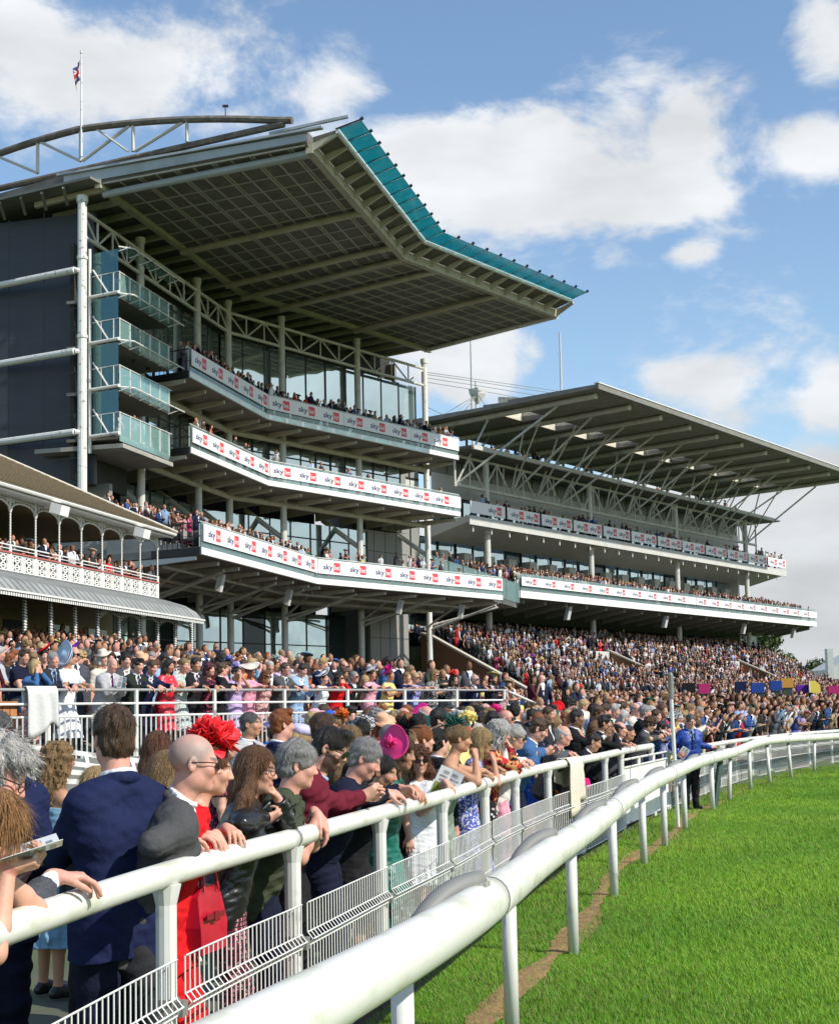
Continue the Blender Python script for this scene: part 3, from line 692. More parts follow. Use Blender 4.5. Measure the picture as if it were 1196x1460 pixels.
# lower seating deck
mb = MB(); mb.hexa([F(-.1, -8, 9.0), F(56, -8, 9.0), F(56, 0, 9.95), F(-.1, 0, 9.95), F(-.1, -8, 11.5), F(56, -8, 11.5), F(56, 0, 10.42), F(-.1, 0, 10.42)]); fs('lower_deck', mb, M['concd'])
mb = MB(); fbox(mb, -.15, 56.05, 0, .1, 9.93, 10.44); fs('deck_beam', mb, M['white'])
mb = MB()
for k in range(19): 
 s = 1.0 + k * 3.0
 mb.hexa([F(s - .12, -.3, 9.6), F(s + .12, -.3, 9.6), F(s + .12, -4, 9.0), F(s - .12, -4, 9.0), F(s - .12, -.3, 9.96), F(s + .12, -.3, 9.96), F(s + .12, -4, 9.6), F(s - .12, -4, 9.6)])
fs('deck_ribs', mb, M['concd'])
for s in (8, 24, 40, 52): mb = MB(); c = F(s, -.8, 9.2); mb.box(c, dF * .2, nF * .16, V3(.12, -.03, .5)); fs('loudspeaker', mb, M['greyw'])
mb = MB(); fbox(mb, -.1, 56, -.02, .02, 10.44, 11.7); fs('balustrade_glass', mb, M['balglass'])
mb = MB(); mb.tube([F(0, -4.5, 12.4), F(44, -4.5, 12.4)], .03, 5); fbox(mb, 18, 44, -4.5, -4.45, 11.3, 12.4); fs('rear_balustrade', mb, M['balglass'])
# glass-sided stair at the near end of the lower deck
mb = MB(); mb.hexa([F(-7.2, -3.5, 11.6), F(-.3, .2, 9.5), F(-.3, -.1, 9.5), F(-7.2, -3.8, 11.6), F(-7.2, -3.5, 13.0), F(-.3, .2, 10.9), F(-.3, -.1, 10.9), F(-7.2, -3.8, 13.0)]); fs('stair_glass', mb, M['balglass'])
mb = MB(); mb.hexa([F(-7.2, -7, 11.1), F(-.2, -4, 9.3), F(-.2, -.1, 9.2), F(-7.2, -3.6, 11.1), F(-7.2, -7, 11.6), F(-.2, -4, 9.8), F(-.2, -.1, 9.6), F(-7.2, -3.6, 11.6)]); fs('stair', mb, M['conc'])
mb = MB()
for k in range(8): s = -7.2 + k; mb.beam(F(s, -3.5 + .53 * k, 11.6 - .3 * k), F(s, -3.5 + .53 * k, 13.1 - .3 * k), .06, .06)
for k in range(7): mb.beam(F(-.25, -.1 - k * .5, 9.6), F(-.25, -.1 - k * .5, 11.2), .05, .05)
mb.beam(F(-.25, -.1, 11.2), F(-.25, -3.5, 11.2), .07, .07); mb.beam(F(-.25, -.1, 9.6), F(-.25, -3.5, 9.6), .07, .2)
fs('stair_rail', mb, M['black'])
mb = MB(); fbox(mb, -9.5, -2, -7.6, -7.3, 11.5, 22.2, 0); fbox(mb, -9.4, -2.1, -7.28, -7.2, 19.0, 19.1, 1); fbox(mb, -9.4, -2.1, -7.3, -7.22, 17.2, 18.9, 2)
for k in range(4): fbox(mb, -8.6 + k * 1.8, -8.55 + k * 1.8, -7.3, -7.2, 11.5, 22, 1)
fs('link_wall', mb, [M['fwall'], M['mull'], M['greyw']])
banner(F(0.1, .16, 0), dF, nF, 28.0, 10.8, 11.44, list(np.arange(.5, 26.5, 2.66)), 'long white advertising board on the near half of the distant low grandstand', 'advertising boards on the distant low grandstand')
banner(F(28.2, .16, 0), dF, nF, 27.8, 10.8, 11.44, list(np.arange(.4, 26.5, 2.66)), 'long white advertising board on the far half of the distant low grandstand', 'advertising boards on the distant low grandstand')
nth = ['nearest', 'second', 'third', 'fourth', 'fifth', 'sixth', 'seventh', 'eighth', 'ninth', 'tenth', 'eleventh', 'farthest']
for k in range(12):
 s = -1.7 + k * 4.82
 banner(F(s, -2.9, 0), dF, nF, 4.5, 16.2, 17.08, [2.3] if k == 0 else [.5, 2.6], f'{nth[k]} short board on the upper gallery of the distant low grandstand', 'short advertising boards on the upper gallery of the distant low grandstand', 1.7)
# ================================================================== old iron pavilion
PV = thing('pavilion', 'old white iron pavilion with arched balcony, lattice railing and mossy tiled roof', 'pavilion', P(0, 0, 3))
def pv(name, mb, mats, par=None, **k): return mb.build(name, mats, par or PV, **k)
NPC = 16; PS = 1.66
cols = [-.02 - PS * k for k in range(NPC)]
def twist_col(mb, s, d, z0, z1, r):     # column with a painted spiral: raised bands
 mb.tube([P(s, d, z0), P(s, d, z1)], r, 8, 0)
 n = int((z1 - z0) / .09) * 4; pts = [P(s, d, z0 + (z1 - z0) * k / n) + (dP * math.cos(k * 1.57) + nP * math.sin(k * 1.57)) * r for k in range(n)]
 mb.tube(pts, r * .5, 4, 1, cap=False)
for s in cols:
 mb = MB(); twist_col(mb, s, 0, 7.6, 8.7, .035); mb.tube([P(s, 0, 6.7), P(s, 0, 7.6)], .06, 8, 0); mb.tube([P(s, 0, 8.66), P(s, 0, 8.8)], [.04, .09], 8, 0); mb.tube([P(s, 0, 8.8), P(s, 0, 9.2)], .035, 6, 0)
 pv('column', mb, [M['iron'], M['mull']])
 mb = MB(); twist_col(mb, s - .05, 1.5, 2.5, 5.65, .075); pv('lower_column', mb, [M['iron'], M['mull']])
# arches with pierced spandrels
for s0, s1 in zip(cols[1:], cols[:-1]):
 mb = MB(); c, r, n = (s0 + s1) / 2, (s1 - s0) / 2 - .05, 12
 pa = [(c + r * math.cos(math.pi * k / n), 8.75 + .28 * math.sin(math.pi * k / n)) for k in range(n + 1)]
 for (a, za), (b, zb) in zip(pa[:-1], pa[1:]):
  mb.beam(P(a, 0, za), P(b, 0, zb), .05, .045)
 for k in range(15):
  x = s0 + (s1 - s0) * (k + .5) / 15; zz = 8.75 + .28 * math.sqrt(max(0, 1 - ((x - c) / r) ** 2)); 
  if 9.2 - zz > .03: mb.beam(P(x, 0, zz), P(x, 0, 9.2), .022, .02); 
 for q in (-1, 1):
  for rr_ in (.075, .045):
   cc = (c + q * r * .83, 9.07); m = 10 if rr_ > .05 else 6
   for k in range(m):
    a0, a1 = 2 * math.pi * k / m, 2 * math.pi * (k + 1) / m
    mb.beam(P(cc[0] + rr_ * math.cos(a0), 0, cc[1] + rr_ * math.sin(a0)), P(cc[0] + rr_ * math.cos(a1), 0, cc[1] + rr_ * math.sin(a1)), .03, .02)
 mb.beam(P(s0, 0, 9.2), P(s1, 0, 9.2), .05, .05); mb.beam(P(s0, 0, 9.1), P(s1, 0, 9.1), .03, .02)
 pv('arch', mb, M['iron'])
 mb = MB()                                   # pierced lattice panel
 a, b = s0 + .05, s1 - .05; nn = 4
 for z in (6.74, 7.27): mb.beam(P(a, 0, z), P(b, 0, z), .04, .045)
 for q in range(2):
  x0, x1 = a + (b - a) * q / 2, a + (b - a) * (q + 1) / 2; w_ = x1 - x0
  mb.beam(P(x0 + .02, 0, 6.74), P(x0 + .02, 0, 7.27), .04, .04); mb.beam(P(x1 - .02, 0, 6.74), P(x1 - .02, 0, 7.27), .04, .04)
  cx_, cz_ = (x0 + x1) / 2, 7.0
  for (p_, q_) in (((-.5, 0), (0, .5)), ((0, .5), (.5, 0)), ((.5, 0), (0, -.5)), ((0, -.5), (-.5, 0)), ((-.5, .5), (.5, -.5)), ((-.5, -.5), (.5, .5))):
   mb.beam(P(cx_ + p_[0] * w_, 0, cz_ + p_[1] * .5), P(cx_ + q_[0] * w_, 0, cz_ + q_[1] * .5), .03, .055)
  for u_ in (-.32, .32): mb.beam(P(cx_ + u_ * w_, 0, 6.74), P(cx_ + u_ * w_, 0, 7.27), .03, .05)
  for v_ in (-.12, .12): mb.beam(P(x0, 0, 7.0 + v_), P(x1, 0, 7.0 + v_), .03, .04)
 pv('lattice_panel', mb, M['iron'])
e0, e1 = cols[-1], .1
mb = MB(); mb.beam(P(e0, .02, 7.33), P(e1, .02, 7.33), .09, .05); pv('red_rail', mb, M['redrail'])
mb = MB(); mb.beam(P(e0, 0, 7.58), P(e1, 0, 7.58), .05, .04); mb.beam(P(e0, 0, 7.46), P(e1, 0, 7.46), .03, .025); pv('handrail', mb, M['iron'])
mb = MB(); mb.beam(P(e0, .1, 9.27), P(e1 + .2, .1, 9.27), .5, .1); mb.tube([P(e0, .62, 9.33), P(e1 + .25, .62, 9.33)], .08, 8); mb.tube([P(e0, .5, 9.22), P(e1 + .25, .5, 9.22)], .05, 6); mb.beam(P(e1 + .2, .6, 9.3), P(e1 + .2, -6, 9.3), .12, .14); pv('gutter', mb, M['iron'])
mb = MB()   # roof hipped at its right end
mb.loft([[P(e0, .7, 9.38), P(e0, -4.6, 12.1), P(e0, -9.5, 9.38)], [P(-4.6, .7, 9.38), P(-4.6, -4.6, 12.1), P(-4.6, -9.5, 9.38)]], closed=True, cap=False)
mb.add([P(-4.6, .7, 9.38), P(e1 + .3, .7, 9.38), P(e1 + .3, -9.5, 9.38), P(-4.6, -9.5, 9.38), P(-4.6, -4.6, 12.1)], [(0, 1, 4), (1, 2, 4), (2, 3, 4)])
for k in range(1, 22):       # courses of tiles
 t = k / 22.; z = 9.38 + 2.72 * t; d = .7 - 5.3 * t
 mb.beam(P(e0, d + .03, z + .012), P(-4.6 + (e1 + 4.9) * (1 - t), d + .03, z + .012), .05, .03)
pvroof = pv('roof', mb, M['tile'])
mb = MB(); mb.tube([P(e0, -4.6, 12.12), P(-4.6, -4.6, 12.12), P(e1 + .3, .7, 9.42)], .07, 6); pv('ridge_tiles', mb, M['stone'], pvroof)
mb = MB(); mb.loft([[P(e0, 2.25, 5.72), P(e0, 1.9, 6.08), P(e0, 1.2, 6.4), P(e0, .0, 6.7), P(e0, 0, 6.62), P(e0, 1.2, 6.3), P(e0, 1.85, 6.0), P(e0, 2.2, 5.66)],
    [P(-1.2, 2.25, 5.72), P(-1.2, 1.9, 6.08), P(-1.2, 1.2, 6.4), P(-1.2, 0, 6.7), P(-1.2, 0, 6.62), P(-1.2, 1.2, 6.3), P(-1.2, 1.85, 6.0), P(-1.2, 2.2, 5.66)],
    [P(-.4, 2.1, 5.72), P(-.2, 1.75, 6.06), P(.25, 1.1, 6.36), P(.6, 0, 6.66), P(.6, 0, 6.6), P(.25, 1.1, 6.28), P(-.2, 1.7, 5.98), P(-.4, 2.05, 5.66)]])
for k in range(60):
 s = e0 + (e1 - e0 - 1.3) * k / 60
 for (da, za), (db_, zb_) in (((2.26, 5.74), (1.92, 6.1)), ((1.92, 6.1), (1.21, 6.42)), ((1.21, 6.42), (0.02, 6.72))):
  mb.beam(P(s, da, za), P(s, db_, zb_), .03, .014)
canopy = pv('canopy', mb, M['lead'])
mb = MB()
for k in range(170):
 s = e0 + (e1 - .6 - e0) * k / 170
 mb.box(P(s, 2.22, 5.6), dP * .045, nP * .015, V3(0, 0, .06))
mb.beam(P(e0, 2.24, 5.69), P(e1 - .6, 2.24, 5.69), .06, .06); pv('valance', mb, M['iron'], canopy)
mb = MB(); mb.box(P(-13, -3.2, 6.55), dP * 13.2, nP * 3.3, V3(0, 0, .1)); pv('balcony_floor', mb, M['concd'])
mb = MB(); mb.box(P(-13, -6.5, 6), dP * 13, nP * .1, V3(0, 0, 3.4)); mb.box(P(-13, -3.2, 9.32), dP * 13, nP * 3.4, V3(0, 0, .05)); pv('rear_wall', mb, M['cream'])
mb = MB(); mb.box(P(-13, -2.0, 4.2), dP * 12.8, nP * .1, V3(0, 0, 2.3)); 
for k in range(8): mb.box(P(-24 + k * 3.2, -1.88, 4.4), dP * .8, nP * .02, V3(0, 0, 1.0), 1)
pv('ground_floor_wall', mb, [M['cream'], M['glassd']])
for s in (-3.1, -9.7):
 mb = MB(); c = P(s, .75, 8.98); mb.box(c, dP * .3, nP * .2 + V3(0, 0, -.06), V3(0, 0, .17) + nP * .04); mb.beam(P(s, .2, 9.1), c, .06, .06); pv('floodlight', mb, M['white'])
for s0, s1 in zip(cols[1:6], cols[:5]):           # lace brackets below the canopy
 mb = MB(); 
 for k in range(9):
  a = s0 + (s1 - s0) * k / 9; q = abs(k - 4.5) / 4.5
  mb.beam(P(a, 1.5, 5.6), P(a + .19, 1.5, 5.6 - .22 * q ** 2 - .04), .03, .05); mb.beam(P(a, 1.5, 5.6 - .22 * q ** 2), P(a + .19, 1.5, 5.55), .03, .04)
 pv('lace_bracket', mb, M['iron'])
# ================================================================== ground
AZT = rad(39.0); dT = V3(math.sin(AZT), math.cos(AZT), 0); nT = V3(dT[1], -dT[0], 0); T0 = V3(-5.5, 22.0, 0)
CR = [(-1.62, 2.2), (-1.30, 4.25), (-1.05, 5.75), (-.66, 7.4), (-.31, 8.91), (.11, 10.6), (.72, 13.3), (1.44, 16.05), (2.32, 18.9), (3.2, 21.95), (4.75, 26.3), (6.3, 30.6), (8.4, 35.7), (11.3, 41.3), (15.5, 47.5), (24, 58)]
RL = [(-1.0, 2.0, 1.07), (-.09, 5.2, 1.04), (.47, 8.03, .97), (1.09, 10.6, .965), (1.83, 13.8, .97), (2.56, 16.6, .975), (3.15, 18.6, .98), (3.9, 21.2, .97), (5.1, 25.0, .94), (6.0, 27.6, .93), (7.1, 30.7, .98), (8.15, 33.4, .995), (9.2, 35.5, .98), (10.75, 38.7, .93), (12.7, 42.3, .89), (15.0, 45.8, .88), (18, 49.5, .88)]
def curve(pts, step):      # smooth resampling of a polyline
 pts = np.array(pts, float); t = np.r_[0, np.cumsum(np.linalg.norm(np.diff(pts[:, :2], axis=0), axis=1))]
 m = np.gradient(pts, t, axis=0); out = []
 for x in np.arange(0, t[-1], step):
  i = min(np.searchsorted(t, x, 'right') - 1, len(t) - 2); h = t[i + 1] - t[i]; q = (x - t[i]) / h
  out.append((2 * q ** 3 - 3 * q ** 2 + 1) * pts[i] + (q ** 3 - 2 * q ** 2 + q) * h * m[i] + (-2 * q ** 3 + 3 * q ** 2) * pts[i + 1] + (q ** 3 - q ** 2) * h * m[i + 1])
 return np.array(out), np.arange(0, t[-1], step)
CRC, CRT = curve(CR, .1)
def sstep(x, a, b):
 t = np.clip((x - a) / (b - a), 0, 1); return t * t * (3 - 2 * t)
def step_z(d): return 6.7 - .5 * np.clip(d + 4, 0, 8.6) - .08 * np.clip(d - 4.6, 0, 30)
def floor_z(x, y):
 x, y = np.asarray(x, float), np.asarray(y, float)
 px, py = x - T0[0], y - T0[1]
 w = -(px * nT[0] + py * nT[1]); s = px * dT[0] + py * dT[1]
 zl = np.where(w < .3, 0.0, 1.2 + np.clip(w - 2, 0, 60) * .088 + np.clip(w - 12, 0, 26) * .022)
 zl = np.where(w < .3, .03 * np.clip(w + 8, 0, 8.2), zl)
 zr = .035 * np.clip(w + 7, 0, 38)
 s0 = 11.2 + .3 * np.clip(w - 4, 0, 40); z = zl + (zr - zl) * sstep(s - s0, 0, 8)
 fx, fy = x - F0[0], y - F0[1]; d = fx * nF[0] + fy * nF[1]; sf = fx * dF[0] + fy * dF[1]
 zs = step_z(d)
 inside = (sf > -5.6) & (sf < 50.5) & (d < 19)
 z = np.where(inside, np.maximum(z, zs) if False else np.where(zs > z, zs, z), z)
 return z
def build_ground():
 mb = MB(); mb.quad((-1500, -300, -.35), (1500, -300, -.35), (1500, 3000, -.35), (-1500, 3000, -.35))
 o = mb.build('ground', mat('distant_field', (.06, .1, .03), .9, noise=.3, nscale=.05)); struct(o)
 # the racecourse turf: one sheet from the crowd fence outward
 m = bpy.data.materials.new('turf'); m.use_nodes = True; N, L = m.node_tree.nodes, m.node_tree.links; b = N['Principled BSDF']; b.inputs['Roughness'].default_value = .85; b.inputs['Specular IOR Level'].default_value = .15
 tc = N.new('ShaderNodeTexCoord')
 def nz(sc, det, st=None):
  n = N.new('ShaderNodeTexNoise'); n.inputs['Scale'].default_value = sc; n.inputs['Detail'].default_value = det
  if st:
   mp = N.new('ShaderNodeMapping'); mp.inputs['Scale'].default_value = st; mp.inputs['Rotation'].default_value = (0, 0, rad(-20)); L.new(tc.outputs['Object'], mp.inputs[0]); L.new(mp.outputs[0], n.inputs['Vector'])
  else: L.new(tc.outputs['Object'], n.inputs['Vector'])
  return n.outputs['Fac']
 r1 = N.new('ShaderNodeValToRGB'); r1.color_ramp.elements[0].color = (.06, .15, .008, 1); r1.color_ramp.elements[1].color = (.125, .26, .014, 1); r1.color_ramp.elements[0].position = .3; r1.color_ramp.elements[1].position = .7
 L.new(nz(1.1, 8), r1.inputs[0])
 r2 = N.new('ShaderNodeMapRange'); r2.inputs['From Min'].default_value = .56; r2.inputs['From Max'].default_value = .72; L.new(nz(1.6, 6), r2.inputs['Value'])
 mx = N.new('ShaderNodeMix'); mx.data_type = 'RGBA'; mx.inputs['B'].default_value = (.13, .12, .035, 1); L.new(r1.outputs[0], mx.inputs['A'])
 mm = N.new('ShaderNodeMath'); mm.operation = 'MULTIPLY'; mm.inputs[1].default_value = .35; L.new(r2.outputs[0], mm.inputs[0]); L.new(mm.outputs[0], mx.inputs['Factor'])
 L.new(mx.outputs['Result'], b.inputs['Base Color'])
 bp = N.new('ShaderNodeBump'); bp.inputs['Strength'].default_value = .8; bp.inputs['Distance'].default_value = .04; L.new(nz(45, 4), bp.inputs['Height']); L.new(bp.outputs[0], b.inputs['Normal'])
 M['turf'] = m
 mb = MB(); c = [p for p in CRC[::10]]
 L_ = [V3(p[0] + .0, p[1], 0) for p in c]; 
 rows = []
 for p in L_:
  rows.append([V3(p[0] + q, p[1] - q * .2, 0) for q in (0, .5, 1.2, 2, 3, 5, 8, 14, 30, 120)])
 n = len(rows[0]); vs = [q for r in rows for q in r]
 mb.add(vs, [(i * n + j, i * n + j + 1, (i + 1) * n + j + 1, (i + 1) * n + j) for i in range(len(rows) - 1) for j in range(n - 1)])
 o = mb.build('turf', M['turf']); struct(o)
 # lawn, terraces and steps behind the fence as one stepped sheet
 us = np.arange(-36, 75, 1.0); ws = np.arange(-34, 62, .5)
 vs = []; idx = {}
 ws = ws - .2
 X = T0[0] + us[:, None] * dT[0] - ws[None, :] * nT[0]; Y = T0[1] + us[:, None] * dT[1] - ws[None, :] * nT[1]
 Z = floor_z(X, Y); Z = np.where(Z > 1.3, np.floor(Z / .16) * .16, Z) - .012
 cx_ = np.interp(Y, CRC[:, 1], CRC[:, 0])
 ok = (X < cx_ - .02) & (Y > 1.5)
 fs_ = []; nw = len(ws)
 for i in range(len(us) - 1):
  for j in range(nw - 1):
   if ok[i, j] or ok[i + 1, j + 1] or ok[i, j + 1] or ok[i + 1, j]: fs_.append((i * nw + j, i * nw + j + 1, (i + 1) * nw + j + 1, (i + 1) * nw + j))
 mb = MB(); Z = np.where(ok, Z, np.minimum(Z, -.02))
 mb.add(np.stack([X, Y, Z], -1).reshape(-1, 3), fs_)
 o = mb.build('terrace', mat('worn_lawn_and_concrete', (.12, .12, .085), .9, noise=.3, nscale=.8, dirt=(.045, .09, .02), dscale=.35, damt=.8, dthr=(.4, .6))); struct(o)
 # bare earth worn by the rail posts, along the leg line
 mb = MB(); lw = []
 C_, _ = curve([(p[0], p[1]) for p in RL], .12)
 for i, p in enumerate(C_):
  t = C_[min(i + 1, len(C_) - 1)] - C_[max(i - 1, 0)]; t = t / np.linalg.norm(t); q = V3(t[1], -t[0], 0)
  wd = .03 + .09 * abs(math.sin(i * .13) * math.sin(i * .05 + 1)) + rnd.uniform(0, .05); off = -.16 + .07 * math.sin(i * .09)
  if p[1] > 27: wd *= .4
  lw.append([V3(p[0], p[1], .006) + q * (off - wd), V3(p[0], p[1], .012) + q * off, V3(p[0], p[1], .006) + q * (off + wd)])
 for a, b2 in zip(lw[:-1], lw[1:]):
  mb.quad(a[0], a[1], b2[1], b2[0]); mb.quad(a[1], a[2], b2[2], b2[1])
 o = mb.build('worn_track', mat('bare_earth', (.3, .175, .075), .95, noise=.35, nscale=7, dirt=(.06, .1, .02), dscale=5, damt=.6, bump=.8, bscale=30)); struct(o)
 mb = MB()                         # running rail's shadow along the fence foot, painted as a dark strip
 CC = [p for p in CRC if p[1] < 46]
 for a, b2 in zip(CC[:-1:3], CC[3::3]):
  mb.quad((a[0] - .1, a[1], .007), (a[0] + .16, a[1], .007), (b2[0] + .16, b2[1], .007), (b2[0] - .1, b2[1], .007))
 o = mb.build('shade_strip', mat('painted_shade', (.06, .042, .025), .95, noise=.4, nscale=5, bump=.8, bscale=25)); struct(o)
build_ground()
def grass_blades():       # real blades over the nearest turf, one object nobody could count
 n = 450000
 # density falls with distance; kept inside the camera's reach of the near turf and a margin beside it
 y = 4.2 + (46 - 4.2) * npr.random(n * 2) ** 2.1
 lo = np.interp(y, [p[1] for p in RL], [p[0] for p in RL]) - .9
 hi = y * .36 + .5
 x = lo + (hi - lo) * npr.random(n * 2); keep = (hi > lo); x, y = x[keep][:n], y[keep][:n]; n = len(x); leg = None
 leg = np.interp(y, [p[1] for p in RL], [p[0] for p in RL])
 bare = (np.abs(x - leg + .16) < .12) & (npr.random(n) < .62) & (y < 24); x, y = x[~bare], y[~bare]; n = len(x)
 sc = .55 + .09 * y
 h = npr.uniform(.012, .032, n) * np.minimum(sc, 1.5); wd = npr.uniform(.0015, .0028, n) * (.6 + .055 * y); a = npr.uniform(0, 6.28, n); le = npr.uniform(.2, 1.1, n) * h
 clump = np.sin(x * 2.1 + 1.3 * np.sin(y * 1.2)) * np.sin(y * 1.5 + np.sin(x * 1.7)); h *= 1 + .25 * clump
 la = npr.normal(2.2, 1.0, n)
 v = np.zeros((n, 3, 3)); 
 v[:, 0] = np.stack([x - wd * np.cos(a), y - wd * np.sin(a), np.zeros(n)], -1); v[:, 1] = np.stack([x + wd * np.cos(a), y + wd * np.sin(a), np.zeros(n)], -1)
 v[:, 2] = np.stack([x + le * np.cos(la), y + le * np.sin(la), h], -1)
 me = bpy.data.meshes.new('grass'); me.vertices.add(n * 3); me.vertices.foreach_set('co', v.ravel()); me.loops.add(n * 3); me.loops.foreach_set('vertex_index', np.arange(n * 3, dtype=np.int32))
 me.polygons.add(n); me.polygons.foreach_set('loop_start', np.arange(0, n * 3, 3, dtype=np.int32)); me.polygons.foreach_set('loop_total', np.full(n, 3, dtype=np.int32))
 leg = np.interp(y, [p[1] for p in RL], [p[0] for p in RL])
 base = np.stack([npr.uniform(.11, .2, n), npr.uniform(.26, .39, n), npr.uniform(.008, .025, n)], -1)
 pt_ = .5 + .5 * np.sin(x * .9 + 1.7 * np.sin(y * .55)) * np.sin(y * .8 + 1.3 * np.sin(x * .7 + 1)); base *= (.72 + .42 * pt_)[:, None]; base[:, 0] *= .85 + .3 * pt_
 dry = (npr.random(n) < (.07 + .1 * (np.sin(x * 1.3) * np.sin(y * .9) > .45)) + .3 * np.exp(-((x - leg + .3) / .5) ** 2)); base[dry] = base[dry] * .3 + np.array([.22, .19, .07]) * .7
 ca = me.color_attributes.new('Col', 'FLOAT_COLOR', 'POINT'); ca.data.foreach_set('color', np.repeat(np.c_[base, np.ones(n)], 3, axis=0).ravel())
 m = mat('grass_blades', (.1, .2, .02), .6, attr=True, spec=.25)
 m.node_tree.nodes['Principled BSDF'].inputs['Subsurface Weight'].default_value = 0
 me.materials.append(m); me.update(); me.validate()
 o = bpy.data.objects.new('grass', me); COL.objects.link(o); tag(o, 'short bright green grass covering the course', 'grass', kind='stuff')
grass_blades()
# ================================================================== rails and fences
def normal2(c, i):
 t = c[min(i + 1, len(c) - 1)] - c[max(i - 1, 0)]; t = t[:2] / np.linalg.norm(t[:2]); return V3(t[0], t[1], 0), V3(t[1], -t[0], 0)
PVC = mat('white_rail_plastic', (.74, .74, .68), .32, noise=.04, nscale=2, dirt=(.42, .43, .26), dscale=4, damt=.6, dthr=(.48, .72), spec=.4, stretch=(1, 1, 2.2))
PVC2 = mat('white_post_plastic', (.68, .68, .64), .4, noise=.04, nscale=3, dirt=(.25, .24, .2), dscale=7, damt=.5, dthr=(.58, .75))
GREYT = mat('grey_gooseneck', (.2, .2, .185), .55, noise=.05, nscale=3, dirt=(.3, .3, .26), dscale=5, damt=.4)
def running_rail():
 T = thing('running_rail', 'curving white plastic running rail in front, on gooseneck posts along the turf edge', 'rail', (.49, 8.03, 0))
 C_, _ = curve(RL, .1); off = .2
 pts = []
 for i, p in enumerate(C_):
  t, q = normal2(C_, i); pts.append(V3(p[0], p[1], p[2]) + q * off * (1 if p[1] < 18 else max(.3, 1 - (p[1] - 18) / 20)))
 pts = np.array(pts)
 # sections of tube with collars where they join
 seg = [0]; acc = 0
 for i in range(1, len(pts)):
  acc += np.linalg.norm(pts[i] - pts[i - 1])
  if acc > (4.06 if len(seg) == 1 else 6.0): seg.append(i); acc = 0
 seg.append(len(pts) - 1)
 for a, b in zip(seg[:-1], seg[1:]):
  mb = MB(); r = .083
  mb.tube(pts[a:b + 1], r, 20, flat=1.12); mb.build('rail_tube', PVC, T, smooth=True)
  mb = MB(); mb.tube([pts[b] - (pts[b] - pts[b - 1]) * .12, pts[b] + (pts[b] - pts[b - 1]) * .12], r + .0025, 20, flat=1.12); mb.build('rail_collar', GREYT, T)
 for k, (x, y, z) in enumerate(RL[1:-1]):
  i = int(np.argmin(np.linalg.norm(C_[:, :2] - np.array([x, y]), axis=1))); t, q = normal2(C_, i); o = pts[i]
  lean = rnd.uniform(-.02, .02)
  mb = MB(); base = V3(x, y, -.05); top = V3(x, y, z - .16) + t * lean
  if y > 27: base = base + q * rnd.uniform(-.05, .05) + t * rnd.uniform(-.08, .08)
  mb.tube([base, top], .042, 12, 0); mb.build('post', PVC2, T, smooth=True)
  # gooseneck: from the leg up behind the rail, over and down on to its crown
  off_k = float((o - V3(x, y, o[2])) @ q)
  pl = []
  for a in np.linspace(0, 1, 12):
   ang = math.pi * .5 * a
   pl.append(top + V3(0, 0, .16 * a * .0) + V3(0, 0, (z + .1 - top[2]) * math.sin(ang)) + q * ((off_k + .0) * (1 - math.cos(ang))) + t * (.5 * a if y < 27 else .1 * a))
  rr = [.036 + .006 * math.sin(math.pi * a) for a in np.linspace(0, 1, 12)]
  mb = MB(); mb.tube(pl, rr, 12); 
  mb.build('gooseneck', GREYT, T, smooth=True)
  mb = MB(); e = pl[-1]; mb.tube([e - t * .03 - V3(0, 0, .02), e + t * .05 - V3(0, 0, .02)], .03, 8); mb.box(e - V3(0, 0, .03), t * .05, q * .03, V3(0, 0, .02)); mb.build('bracket_bolt', M['steelw'], T)
 return pts
RAILPTS = running_rail()
